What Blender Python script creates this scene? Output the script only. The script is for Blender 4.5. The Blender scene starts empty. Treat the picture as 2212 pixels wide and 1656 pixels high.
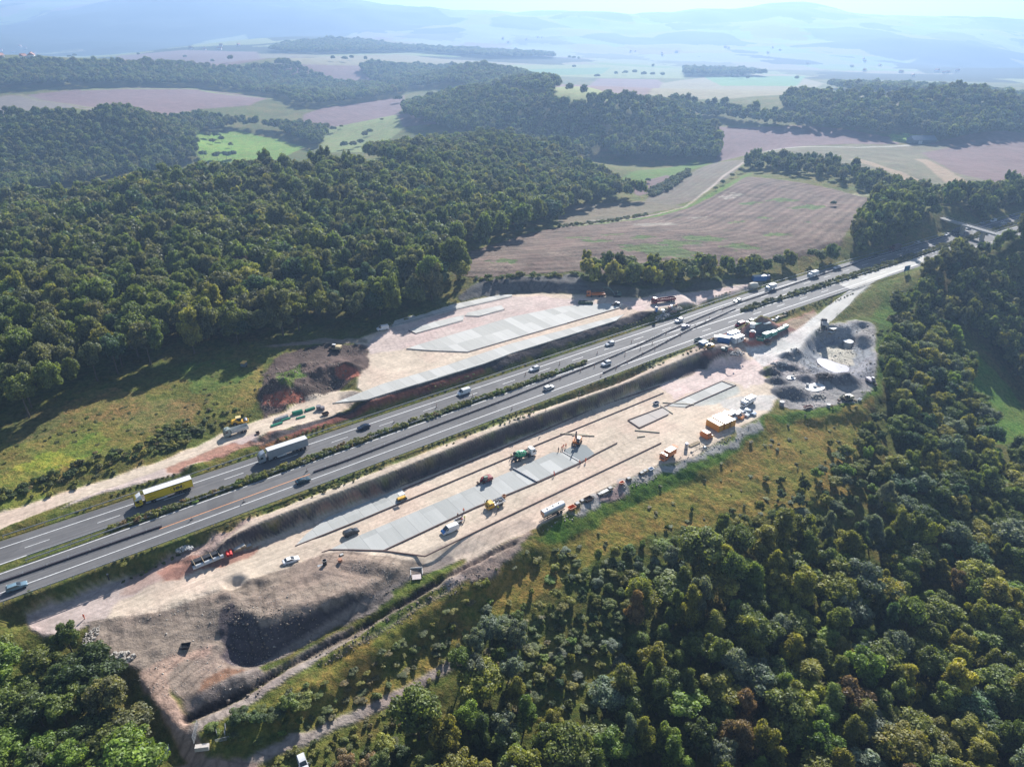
import bpy, bmesh, math, random
import numpy as np
from mathutils import Vector, Matrix, noise as mnoise

# ------------------------------------------------------------------ camera, sky, sun, exposure
scene = bpy.context.scene
CAM_H = 131.0
PITCH = math.radians(27.8)
FPX = 1534.0                      # focal length in the units of a 2212 x 1656 picture
cam_data = bpy.data.cameras.new('camera')
cam_data.sensor_width = 36.0
cam_data.lens = FPX / 2212.0 * 36.0
cam_data.clip_start = 1.0
cam_data.clip_end = 60000.0
cam = bpy.data.objects.new('camera', cam_data)
scene.collection.objects.link(cam)
cam.location = (0, 0, CAM_H)
cam.rotation_euler = (math.pi / 2 - PITCH, 0, 0)
scene.camera = cam

SUN_EL = math.radians(30.5)
SUN_AZ = math.radians(15.5)       # clockwise from straight ahead
world = bpy.data.worlds.new('World')
scene.world = world
world.use_nodes = True
wn = world.node_tree
bg = wn.nodes['Background']
sky = wn.nodes.new('ShaderNodeTexSky')
sky.sky_type = 'NISHITA'
sky.sun_disc = False
sky.sun_elevation = SUN_EL
sky.sun_rotation = SUN_AZ
sky.altitude = 300
sky.air_density = 1.0
sky.dust_density = 0.8
wn.links.new(sky.outputs[0], bg.inputs[0])
bg.inputs[1].default_value = 0.062

sun_data = bpy.data.lights.new('sun', 'SUN')
sun_data.energy = 5.0
sun_data.angle = math.radians(0.55)
sun_data.color = (1.0, 0.965, 0.92)
sun = bpy.data.objects.new('sun', sun_data)
scene.collection.objects.link(sun)
sd = Vector((math.sin(SUN_AZ) * math.cos(SUN_EL), math.cos(SUN_AZ) * math.cos(SUN_EL), math.sin(SUN_EL)))
sun.rotation_euler = sd.to_track_quat('Z', 'Y').to_euler()
sun.location = (200, 700, 500)

scene.view_settings.view_transform = 'Standard'
scene.view_settings.look = 'None'
scene.view_settings.exposure = 0.95
scene.view_settings.gamma = 1.0
scene.render.film_transparent = False
scene.cycles.max_bounces = 5
scene.cycles.diffuse_bounces = 2
scene.cycles.glossy_bounces = 2
scene.cycles.transmission_bounces = 3
scene.cycles.transparent_max_bounces = 4
scene.cycles.volume_bounces = 0
scene.cycles.use_denoising = True

rnd = random.Random(7)
nrs = np.random.RandomState(11)
C = scene.collection

# ------------------------------------------------------------------ picture <-> ground helpers
SP, CPh = math.sin(PITCH), math.cos(PITCH)
def ray(px, py):
    x = (np.asarray(px, float) - 1106.0) / FPX
    yd = (np.asarray(py, float) - 828.0) / FPX
    return x, CPh - yd * SP, -(SP + yd * CPh)
def at_z(px, py, z=0.0):
    x, f, u = ray(px, py)
    t = (z - CAM_H) / u
    return x * t, f * t
def at_Y(px, py, Y):
    x, f, u = ray(px, py)
    t = Y / f
    return x * t, Y, CAM_H + u * t
def project(X, Y, Z):
    d = Y * CPh - (Z - CAM_H) * SP
    u = Y * SP + (Z - CAM_H) * CPh
    return 1106 + FPX * X / d, 828 - FPX * u / d, d

# ------------------------------------------------------------------ value noise
_perm = np.random.RandomState(3).rand(512, 512)
def vnoise(x, y, s):
    x = x / s; y = y / s
    xi = np.floor(x).astype(int); yi = np.floor(y).astype(int)
    fx = x - xi; fy = y - yi
    fx = fx * fx * (3 - 2 * fx); fy = fy * fy * (3 - 2 * fy)
    a = _perm[xi % 512, yi % 512]; b = _perm[(xi + 1) % 512, yi % 512]
    c = _perm[xi % 512, (yi + 1) % 512]; d = _perm[(xi + 1) % 512, (yi + 1) % 512]
    return (a * (1 - fx) + b * fx) * (1 - fy) + (c * (1 - fx) + d * fx) * fy
def fbm(x, y, s, o=4):
    r = 0; a = 0.5; t = 0
    for k in range(o):
        r = r + a * vnoise(x + 37.1 * k, y - 91.7 * k, s); t += a
        a *= 0.5; s *= 0.5
    return r / t - 0.5

# ------------------------------------------------------------------ broad terrain
CZ = [  # px, py, z : points read off the photograph with their height above the motorway
 (-60,1230,0),(0,1190,0),(300,1110,0),(600,1000,0),(1000,870,0),(1400,730,0),(1700,630,0),(2000,540,0),(2212,478,0),
 (1000,1100,-5.5),(700,1190,-5.5),(1400,930,-5.5),(1600,830,-6),(-80,1420,-6),
 (300,1380,-9),(150,1500,-9),(0,1400,-7),(0,1650,-11),(250,1650,-12),(450,1600,-13),(700,1560,-15),(950,1440,-16),(1200,1300,-14),
 (1106,1656,-24),(1500,1656,-30),(2212,1656,-34),(1600,1400,-25),(1900,1300,-30),(2260,1300,-36),(2250,1000,-36),
 (1950,900,-16),(2150,850,-33),(2230,650,-22),(2120,590,-4),(2000,620,-3),(1900,700,-6),(1890,850,-8),(1700,950,-10),
 (1500,1080,-11),(1700,1150,-18),(1950,1100,-24),(1300,1180,-11),
 (-60,960,3),(0,950,3),(300,850,4),(560,760,4),(0,800,5),(0,650,2),(300,600,5),(600,560,6),(900,560,6),(970,620,6),
 (-80,520,-12),(0,520,-8),(300,500,0),(600,460,7),(800,440,7),(1000,490,2),(1200,485,-8),
 (0,452,-18),(-80,452,-20),(250,430,-8),(430,397,4),(600,380,9),(750,376,9),(960,388,4),
 (0,400,-48),(300,372,-52),(500,335,-52),(620,312,-52),(750,332,-42),(850,318,-40),
 (0,290,-16),(150,285,-14),(0,255,-4),(300,262,-8),(410,300,-42),(430,345,-52),(-80,300,-30),
 (100,215,-20),(350,215,-20),(350,192,-22),(550,215,-28),(0,225,-22),(600,250,-40),
 (0,165,-24),(300,160,-22),(600,168,-28),(0,137,8),(300,132,14),(600,140,0),
 (760,240,-42),(860,215,-36),(690,270,-46),(780,290,-44),
 (1330,352,-42),(1540,350,-36),(1200,335,-44),(1000,216,-2),(1250,238,6),(1400,232,6),(1550,300,-26),(890,240,-36),
 (1200,195,-48),(1400,195,-44),(1300,443,-20),(1210,470,-13),(1400,432,-22),(1130,312,-8),(1000,322,-10),(870,345,-26),
 (985,600,9),(1250,575,9),(1100,540,6),(1400,500,2),(1700,500,3),(1600,400,-8),(1800,540,6),(1850,450,0),(1450,400,-22),(1350,415,-26),
 (1700,350,-10),(2000,340,-12),(2240,330,-12),(2000,420,-2),(2240,425,2),(1650,328,-14),
 (1700,290,-15),(1900,305,-15),(1500,265,-20),(1500,320,-30),(2080,445,7),(1850,500,7),(2240,540,7),(2080,575,3),
 (1930,300,-15),(2212,290,-15),(1900,228,12),(2150,235,12),(2000,215,8),(1700,232,0),
 (1500,182,-44),(1700,186,-48),(2000,182,-50),(2240,190,-40),(1300,152,-58),(1000,158,-36),(950,182,-24),(1000,152,4),
 (780,170,-36),(1200,125,-64),
]
CY = [  # px, py, distance ahead
 (700,112,3000),(700,90,3450),(850,104,3400),(1000,122,3000),(1150,122,3300),(500,112,3100),(400,118,2900),
 (100,122,3800),(400,106,4500),(0,118,3800),(-80,118,3800),(700,80,4600),(1000,98,4500),(1300,110,4300),
 (1700,140,3600),(2000,150,3500),(2240,150,3500),(1400,120,4000),
 (2080,118,4300),(2080,150,3800),(1960,140,3900),(2200,150,4000),
 (-80,58,6000),(0,52,6200),(100,33,6400),(175,17,6500),(260,4,6600),(400,-8,6800),(600,-6,6900),(770,2,7000),(850,12,7200),(930,20,7400),(1106,26,7800),
 (300,85,5200),(200,60,5700),(500,60,5500),(700,45,5700),(900,60,5600),
 (1243,18,8200),(1356,24,8300),(1456,18,8000),(1531,22,7600),(1601,13,7200),(1680,11,7000),(1745,14,7000),(1791,29,7200),(1871,38,7600),
 (1984,43,8200),(2100,43,8500),(2260,43,8500),(1243,60,5800),(1500,55,5800),(1750,60,5600),(1900,75,5400),(2100,75,5600),(2240,80,5600),
 (1600,90,4900),(1850,110,4400),(0,10,9500),(300,8,9800),(1106,60,12000),(2200,70,12000),(1650,70,12000),(0,60,12500),(600,60,12500),
]
WXY = [(0,40,-22),(-200,50,-8),(200,50,-32),(-60,10,-20),(300,80,-36),(-320,120,-4),(0,-200,-25),(400,-100,-40),(-400,-100,-5)]
pts = []
for px, py, z in CZ:
    x, y = at_z(px, py, z); pts.append((float(x), float(y), z))
for px, py, Y in CY:
    x, y, z = at_Y(px, py, Y); pts.append((float(x), float(y), float(z)))
for x, y, z in WXY: pts.append((x, y, z))
pts = np.array(pts)
OX, OY = 0.0, -260.0                       # pole of the terrain's polar parametrisation
def pol(x, y):
    dx = x - OX; dy = y - OY
    return np.arctan2(dx, dy), np.log(np.hypot(dx, dy))
pt, pr = pol(pts[:, 0], pts[:, 1])
def _k(d2): return 0.5 * d2 * np.log(d2 + 1e-12)
n = len(pts)
A = np.zeros((n + 3, n + 3))
A[:n, :n] = _k((pt[:, None] - pt[None]) ** 2 + (pr[:, None] - pr[None]) ** 2) + np.eye(n) * 2e-4
A[:n, n] = 1; A[:n, n + 1] = pt; A[:n, n + 2] = pr
A[n, :n] = 1; A[n + 1, :n] = pt; A[n + 2, :n] = pr
# heights are fitted relative to distance so that far and near points weigh the same in the picture
sc_ = np.exp(pr) / 400.0
b = np.zeros(n + 3); b[:n] = (pts[:, 2]) / sc_
W = np.linalg.solve(A, b)
TN, RN = 260, 420
TH0, TH1, LR0, LR1 = -1.15, 1.15, math.log(120.0), math.log(15500.0)
tg = np.linspace(TH0, TH1, TN); rg = np.linspace(LR0, LR1, RN)
BASE = np.zeros((TN, RN))
for i in range(TN):
    d2 = (tg[i] - pt[None, :]) ** 2 + (rg[:, None] - pr[None, :]) ** 2
    BASE[i] = (_k(d2) @ W[:n] + W[n] + W[n + 1] * tg[i] + W[n + 2] * rg) * (np.exp(rg) / 400.0)
def bilin(G, u, v):
    u = np.clip(u, 0, G.shape[0] - 1.001); v = np.clip(v, 0, G.shape[1] - 1.001)
    ui = u.astype(int); vi = v.astype(int); fu = u - ui; fv = v - vi
    return (G[ui, vi] * (1 - fu) + G[ui + 1, vi] * fu) * (1 - fv) + (G[ui, vi + 1] * (1 - fu) + G[ui + 1, vi + 1] * fu) * fv
def base_h(x, y):
    t, r = pol(np.asarray(x, float), np.asarray(y, float))
    return bilin(BASE, (t - TH0) / (TH1 - TH0) * (TN - 1), (r - LR0) / (LR1 - LR0) * (RN - 1))

# ------------------------------------------------------------------ near site: platforms, cuttings, pits on a 1 m raster
GX0, GX1, GY0, GY1, GS = -440, 560, 60, 660, 1.0
gx = np.arange(GX0, GX1 + GS, GS); gy = np.arange(GY0, GY1 + GS, GS)
GXX, GYY = np.meshgrid(gx, gy, indexing='ij')
HN = base_h(GXX, GYY)
def inside(poly, X, Y):
    poly = np.asarray(poly, float)
    r = np.zeros(X.shape, bool)
    x0, y0 = poly[-1]
    for x1, y1 in poly:
        c = ((y0 > Y) != (y1 > Y))
        if abs(y1 - y0) > 1e-9:
            r ^= c & (X < (x1 - x0) * (Y - y0) / (y1 - y0) + x0)
        x0, y0 = x1, y1
    return r
def distpoly(poly, X, Y, closed=True):
    poly = np.asarray(poly, float)
    d = np.full(X.shape, 1e18)
    k = len(poly)
    for i in range(k if closed else k - 1):
        ax, ay = poly[i]; bx, by = poly[(i + 1) % k]
        vx, vy = bx - ax, by - ay
        L = vx * vx + vy * vy + 1e-12
        t = np.clip(((X - ax) * vx + (Y - ay) * vy) / L, 0, 1)
        d = np.minimum(d, (X - ax - t * vx) ** 2 + (Y - ay - t * vy) ** 2)
    return np.sqrt(d)
def PW(ps, z=0.0):
    return [tuple(float(v) for v in at_z(px, py, z)) for px, py in ps]
def sub(poly, pad):
    p = np.asarray(poly)
    i0 = int(np.clip((p[:, 0].min() - pad - GX0) / GS, 0, len(gx) - 2)); i1 = int(np.clip((p[:, 0].max() + pad - GX0) / GS + 2, 1, len(gx)))
    j0 = int(np.clip((p[:, 1].min() - pad - GY0) / GS, 0, len(gy) - 2)); j1 = int(np.clip((p[:, 1].max() + pad - GY0) / GS + 2, 1, len(gy)))
    return (slice(i0, i1), slice(j0, j1))
def flatten(ps, z, w, zin=None, rough=0.0, jit=0.0, add=False):
    """level ground inside a polygon to z, falling back to the surroundings over w metres outside it"""
    poly = PW(ps, z); s = sub(poly, w + 2)
    X, Y = GXX[s], GYY[s]
    if jit: X = X + fbm(X, Y, 6.0) * jit * 2; Y = Y + fbm(X + 99, Y, 6.0) * jit * 2
    i = inside(poly, X, Y); d = distpoly(poly, X, Y)
    wt = np.where(i, 1.0, np.clip(1 - d / w, 0, 1))
    if add: HN[s] += wt * z
    else:
        HN[s] = HN[s] * (1 - wt) + (z + rough * fbm(X, Y, 5.0) * 2) * wt
def surface(ps, pts_, w, rough=0.4):
    """ground inside a polygon follows a few spot heights"""
    za = sum(q[2] for q in pts_) / len(pts_); poly = PW(ps, za); s = sub(poly, w + 2)
    X, Y = GXX[s], GYY[s]; nu = 0; de = 0
    for px, py, z in pts_:
        x, y = at_z(px, py, z); k = 1 / (((X - x) ** 2 + (Y - y) ** 2) + 6.0) ** 1.4; nu = nu + k * z; de = de + k
    wt = np.where(inside(poly, X, Y), 1.0, np.clip(1 - distpoly(poly, X, Y) / w, 0, 1))
    HN[s] = HN[s] * (1 - wt) + (nu / de + rough * fbm(X, Y, 5.0) * 2) * wt
def heap(px, py, z, rx, ry, ht, rot=0.6, rough=0.25, flat=1.0):
    x, y = at_z(px, py, z); x = float(x); y = float(y)
    s = sub([(x - rx, y - rx), (x + rx, y + rx), (x - ry, y - ry), (x + ry, y + ry)], max(rx, ry) + 3)
    X, Y = GXX[s] - x, GYY[s] - y
    c, q = math.cos(rot), math.sin(rot)
    u = (X * c + Y * q) / rx; v = (-X * q + Y * c) / ry
    r = np.hypot(u, v) + fbm(GXX[s], GYY[s], 5.0) * rough
    HN[s] += np.clip(1 - r, 0, 1 / flat) * ht * np.clip(1.15 - 0 * r, 0, 1.2)
def trench(ps, z, w, depth):
    line = [tuple(float(v) for v in at_z(q[0], q[1], q[2] if len(q) > 2 else z)) for q in ps]; s = sub(line, w + 4)
    d = distpoly(line, GXX[s] + fbm(GXX[s], GYY[s], 4.0) * 0.8, GYY[s], False)
    HN[s] -= np.clip(1.4 - d / w, 0, 1) * depth
def ridge(ps, z, w, ht, lump=0.0):
    line = PW(ps, z); s = sub(line, w + 4)
    d = distpoly(line, GXX[s], GYY[s], False)
    HN[s] += np.clip(1 - d / w, 0, 1) * (ht + lump * fbm(GXX[s], GYY[s], 3.0) * 2)

UTOP = [(-120,1205),(0,1171),(287,1075),(553,987),(700,936),(928,862),(1106,803),(1278,746),(1441,691),(1633,629),(1659,612),(1834,567),(2009,517),(2112,487),(2212,460),(2300,437)]
UBOT = [(-120,1262),(0,1221),(110,1183),(250,1134),(425,1073),(553,1028),(705,974),(840,928),(963,884),(1106,833),(1273,779),(1441,722),(1590,670),(1659,649),(1839,592),(2004,538),(2084,512),(2130,498),(2212,473),(2300,450)]
LTOP = [(-120,1280),(0,1238),(110,1196),(250,1151),(425,1085),(553,1041),(765,965),(963,891),(1106,841),(1273,786),(1441,729),(1590,677),(1659,657),(1839,604),(2004,548),(2084,522),(2130,508),(2212,483),(2300,459)]
LBOT = [(-120,1344),(0,1301),(165,1242),(425,1146),(553,1098),(803,1003),(963,945),(1106,892),(1268,830),(1506,741),(1591,708),(1659,685),(1839,626),(1884,612),(1921,594),(1994,569),(2100,545),(2212,512),(2300,486)]
CORR = [(px, py - 7 - 3 * (px < 1000)) for px, py in UTOP] + [(px, py + 6 + 3 * (px < 1000)) for px, py in LBOT[::-1]]
flatten([(1500,420),(1700,330),(1700,330)], 0, 0.1) if False else None
# cutting at the far right end, forest side
flatten(CORR, 0.0, 14.0)
UPLAT = [(803,863),(770,838),(778,777),(798,761),(758,738),(793,724),(818,714),(843,704),(978,659),(1078,637),(1156,634),(1281,637),(1381,644),(1468,631),(1606,616),(1655,609),(1631,623),(1531,648),(1481,656),(1425,676),(1381,673),(1331,692),(1106,763),(903,829)]
UTRK = [(-60,1128),(0,1108),(75,1083),(140,1061),(225,1036),(325,1003),(425,963),(475,936),(553,908),(615,890),(655,862),(720,838),(790,850),(718,898),(628,923),(553,950),(475,978),(425,1001),(375,1023),(250,1053),(125,1093),(0,1143),(-60,1165)]
flatten(UTRK, 0.6, 10.0)
flatten(UPLAT[:1] + UPLAT[1:14] + [(1480,645)] + UPLAT[18:], 4.0, 7.0)
flatten([(1480,640),(1468,631),(1606,616),(1655,609),(1631,623),(1531,648)], 1.5, 5.0)
BERM = [(430,1188),(553,1116),(828,1011),(1106,905),(1331,828),(1500,752),(1521,756),(1356,828),(1106,917),(828,1028),(553,1134),(470,1178)]
flatten(BERM, -0.4, 6.0)
LPLAT = [(62,1359),(50,1324),(140,1290),(275,1242),(420,1230),(553,1172),(661,1124),(728,1100),(866,1049),(1106,953),(1231,903),(1356,850),(1418,830),(1481,813),(1531,790),(1575,768),(1612,752),(1657,746),(1690,760),(1648,792),(1647,801),(1666,826),(1684,845),(1682,863),(1660,892),(1594,926),(1500,990),(1431,1003),(1331,1046),(1281,1068),(1218,1111),(1151,1143),(1106,1164),(1048,1196),(978,1228),(928,1221),(828,1201),(753,1191),(698,1196),(645,1216),(553,1247),(325,1325),(250,1335),(185,1347),(162,1367),(135,1377)]
flatten(LPLAT, -5.5, 8.0)
EXITR = [(1612,752),(1657,746),(1719,714),(1759,684),(1839,627),(1884,614),(1854,637),(1834,659),(1789,697),(1766,716),(1716,757),(1684,772),(1648,792)]
YARD = [(1500,752),(1560,718),(1660,690),(1759,668),(1759,684),(1719,714),(1657,744),(1600,752),(1540,765)]
flatten(YARD, -0.8, 5.0, rough=0.3)
# excavated ground at the lower left
surface([(185,1350),(250,1337),(325,1327),(480,1284),(497,1300),(490,1350),(478,1420),(520,1440),(600,1425),(560,1470),(430,1540),(395,1545),(340,1520),(300,1450),(250,1420),(200,1390)],
 [(190,1360,-5.2),(260,1345,-5.0),(325,1335,-5.0),(400,1312,-5.0),(470,1292,-5.2),(260,1400,-5.8),(330,1390,-5.9),(400,1350,-5.8),(450,1340,-6.4),(440,1400,-7.1),(490,1420,-8.4),(540,1440,-9.3),(420,1450,-7.6),(350,1450,-6.8),(380,1520,-8.2),(430,1530,-8.8),(590,1430,-9.8)], 4.0)
surface([(497,1290),(560,1260),(645,1222),(700,1200),(760,1198),(835,1208),(885,1226),(876,1250),(830,1270),(740,1288),(640,1318),(565,1345),(520,1318)],
 [(500,1292,-3.9),(560,1262,-4.8),(645,1224,-5.0),(700,1203,-5.3),(760,1200,-5.4),(835,1210,-5.5),(880,1230,-5.6),(870,1250,-5.7),(800,1275,-4.8),(740,1286,-4.2),(640,1316,-3.6),(565,1342,-3.1),(525,1318,-3.2)], 8.0)
LTRK = [(62,1359),(50,1324),(140,1290),(275,1242),(350,1252),(420,1225),(553,1172),(645,1160),(690,1190),(645,1216),(553,1247),(325,1325),(250,1335),(185,1347),(162,1367),(135,1377)]
flatten(LTRK, -4.6, 2.5)
flatten([(540,1190),(553,1172),(645,1150),(700,1192),(645,1216),(560,1240)], -5.3, 4.0)
surface([(260,1256),(300,1238),(420,1182),(553,1116),(553,1134),(470,1180),(420,1205),(320,1250)], [(540,1124,-.5),(490,1150,-1.3),(420,1190,-2.8),(350,1225,-3.8),(280,1252,-4.6)], 4.0, 0)
flatten(CORR, 0.0, 1.2); flatten(BERM[1:], -0.4, 1.0)
heap(525, 1278, -5.6, 7, 4, 1.6, 0.5); heap(800, 1222, -5.6, 12, 4, 1.8, -0.2); heap(690, 1240, -5.6, 6, 3, 0.8)
trench([(508,1265),(530,1283),(552,1272)], -5.6, 2.5, 2.0)
# trench with spoil heaps beside it
surface([(400,1560),(560,1445),(640,1408),(740,1352),(860,1284),(940,1228),(1060,1190),(1130,1165),(1150,1180),(1070,1235),(960,1300),(840,1370),(700,1460),(560,1530),(450,1600)],
 [(420,1560,-9.3),(560,1475,-9.6),(640,1425,-9.8),(740,1370,-9.4),(860,1302,-8.2),(960,1245,-7.2),(1100,1180,-6.2),(1070,1230,-7.3),(960,1290,-8.3),(840,1362,-9.6),(700,1452,-10.3),(560,1528,-10.4),(460,1590,-10)], 5.0, .15)
trench([(405,1555,-9.3),(553,1480,-9.6),(640,1428,-9.9),(760,1365,-9.4),(830,1325,-8.7),(950,1255,-7.4),(1000,1228,-7.0),(1060,1197,-6.5),(1110,1174,-6.2)], -11, .85, 1.7)
TR2 = [(425,1500),(470,1475),(520,1460)]
heap(470, 1484, -8.4, 7, 2.6, 1.5, 0.4, 0.6); heap(520, 1460, -9, 4, 2.4, 1.1, 0.4, 0.6); heap(440, 1508, -8.6, 3.4, 2.4, 1.2, 0.2, 0.6)
ridge([(700,1445),(760,1412),(800,1385),(850,1352),(930,1310),(1000,1270),(1060,1240)], -12, 1.8, 1.0, 1.2)
# spoil heaps behind the upper platform
for a in [(620,830,4,13,7,5.0,0.4),(675,812,4,14,7,5.5,0.3),(700,790,4,12,8,5.0,0.2),(600,870,2,9,5,3.2,0.4),(640,795,5,12,6,3.8,0.5),(590,845,3,8,5,3.5,0.5),(655,835,4,8,5,4.0,0.1)]:
    heap(*a[:5], a[5] * .52, rot=a[6], rough=0.75)
heap(747, 798, 3.8, 8.5, 4.0, 4.0, 0.05, 0.2); heap(612, 858, 1.5, 10, 5.5, 3.0, 0.15, 0.12, 1.6)
# basin and gravel heaps
BAS = [(1660,790),(1700,755),(1770,718),(1800,698),(1850,690),(1890,700),(1893,760),(1893,830),(1850,868),(1750,885),(1690,880),(1684,845),(1666,820)]
surface(BAS, [(1690,765,-4.6),(1730,742,-3.8),(1770,722,-3.0),(1800,700,-2.6),(1850,692,-3.5),(1890,705,-4.5),(1893,770,-5.8),(1893,830,-6.6),(1820,870,-7),(1740,882,-7),(1690,870,-6.4),(1655,820,-5.6),(1650,795,-5.2),(1740,790,-5.8),(1700,820,-6),(1810,760,-6),(1850,760,-6)], 6.0)
surface(EXITR, [(1884,614,-.1),(1839,630,-.3),(1854,640,-.6),(1800,662,-1.0),(1815,672,-1.2),(1770,690,-1.6),(1785,698,-2.0),(1730,712,-2.3),(1760,718,-2.7),(1690,735,-3.1),(1716,752,-3.6),(1657,748,-3.9),(1684,770,-4.3),(1615,755,-4.8),(1648,790,-5.1)], 5.0, 0)
ridge([(1722,775),(1748,742),(1790,722),(1840,722),(1880,742),(1890,780),(1872,808),(1830,822),(1790,818),(1755,803),(1722,775)], -6.5, 5.5, 0.9)
flatten([(1757,768),(1775,747),(1800,740),(1835,746),(1862,757),(1858,790),(1840,806),(1815,812),(1785,806),(1762,792)], -8.3, 5.0)
trench([(1828,742),(1845,725),(1862,712)], -6.5, 2.6, 2.2)
for a in [(1696,771,-4.6,4.2,3.2,2.6),(1713,766,-4.4,4.4,3,2.3),(1666,808,-5.6,5.5,3.4,2.6),(1680,826,-6,6,3,2.2),(1708,850,-6.3,9,5.2,3.6),(1779,821,-6.4,4.6,3.4,2.4),(1826,829,-6.6,7.2,5.2,4.0),(1740,821,-6.2,5,3,2.0),(1705,797,-5.6,8,1.8,1.6),(1690,790,-5.4,5,1.6,1.4)]:
    heap(a[0], a[1], a[2], a[3], a[4], a[5] * .95, rot=-0.35, rough=0.12)
heap(1619, 716, -0.8, 8, 5, 3.6, 0.5, 0.12); heap(1640, 711, -0.8, 7, 5, 3.4, 0.5, 0.12); heap(1655, 708, -0.8, 8, 5, 3.6, 0.5, 0.12); heap(1545, 762, -2, 12, 4, 2.2, 0.6, 0.4)
heap(420, 1010, 0.6, 5, 3, 1.5, 0.5); heap(575, 946, 0.6, 8, 3, 1.6, 0.6)
# finishing relief: grass and earth are never dead level, the made surfaces are
SMO = np.zeros(GXX.shape)
for pl, z in ((CORR, 0), (UTRK, .6), (UPLAT, 4), (BERM, -.4), (LPLAT, -5.5), (EXITR, -2)):
    w_ = PW(pl, z); s_ = sub(w_, 2); SMO[s_] = np.maximum(SMO[s_], inside(w_, GXX[s_], GYY[s_]))
HN += (1 - SMO) * (fbm(GXX, GYY, 7.0, 3) * 0.7 + np.abs(fbm(GXX + 50, GYY, 3.2, 2)) * 1.3 + np.abs(fbm(GXX, GYY + 70, 1.6, 1)) * .35 + fbm(GXX, GYY, 40.0, 2) * 1.6)
GREL = HN - base_h(GXX, GYY)
_ex = np.minimum(np.minimum(GXX - GX0, GX1 - GXX), np.minimum(GYY - GY0 + 30, GY1 - GYY))
GREL *= np.clip(_ex / 30.0, 0, 1)
def H(x, y):
    x = np.asarray(x, float); y = np.asarray(y, float)
    r = base_h(x, y)
    u = (x - GX0) / GS; v = (y - GY0) / GS
    m = (u > 0) & (v > 0) & (u < len(gx) - 1) & (v < len(gy) - 1)
    far = (1 - m) * fbm(x, y, 60.0, 2) * 3.0
    dd = np.hypot(x, y); fr = np.clip((dd - 3300) / 3000, 0, 1) * np.clip((11000 - dd) / 3000, 0, 1)
    return r + np.where(m, bilin(GREL, u, v), 0.0) + far * 0.6 + fr * (fbm(x, y, 1300, 3) * 210 + fbm(x + 900, y, 350, 2) * 60)
def h1(x, y): return float(H(np.array([x]), np.array([y]))[0])
_ys = 62 * 1.0022 ** np.arange(2430)
def hit(px, py, ymax=1e9, ymin=0):
    """where the sight line of a picture point meets the ground"""
    x, f, u = ray(px, py)
    X = x * _ys / f; Z = CAM_H + u * _ys / f
    g = H(X, _ys)
    k = np.nonzero((Z < g) & (_ys >= ymin))[0]
    k = k[0] if len(k) else len(_ys) - 1
    Y = _ys[k]
    if k > 0:
        a = (Z - g)[k - 1]; c = (g - Z)[k]
        if a > 0 and c > 0: Y = _ys[k - 1] + (_ys[k] - _ys[k - 1]) * a / (a + c)
    Y = min(Y, ymax)
    return float(x * Y / f), float(Y)
def HP(ps, ymax=1e9, ymin=0): return [hit(a, b_, ymax, ymin) for a, b_ in ps]
# ------------------------------------------------------------------ object helpers
def link(o, parent=None):
    C.objects.link(o)
    if parent is not None: o.parent = parent
    return o
def tag(o, label=None, cat=None, group=None, kind=None):
    if label: o['label'] = label
    if cat: o['category'] = cat
    if group: o['group'] = group
    if kind: o['kind'] = kind
    return o
def mesh_np(name, V, F, mat, smooth=False):
    me = bpy.data.meshes.new(name)
    V = np.asarray(V, np.float32); F = np.asarray(F, np.int32)
    me.vertices.add(len(V)); me.vertices.foreach_set('co', V.ravel())
    k = F.shape[1]
    me.loops.add(F.size); me.loops.foreach_set('vertex_index', F.ravel())
    me.polygons.add(len(F)); me.polygons.foreach_set('loop_start', np.arange(0, F.size, k, dtype=np.int32))
    me.polygons.foreach_set('loop_total', np.full(len(F), k, np.int32))
    me.update(calc_edges=True)
    if smooth: me.polygons.foreach_set('use_smooth', np.ones(len(F), bool))
    if mat: me.materials.append(mat)
    return me
def attr(me, name, typ, data, dom='POINT'):
    a = me.attributes.new(name, typ, dom)
    if typ == 'FLOAT': a.data.foreach_set('value', np.asarray(data, np.float32).ravel())
    else: a.data.foreach_set('color', np.asarray(data, np.float32).ravel())

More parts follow.
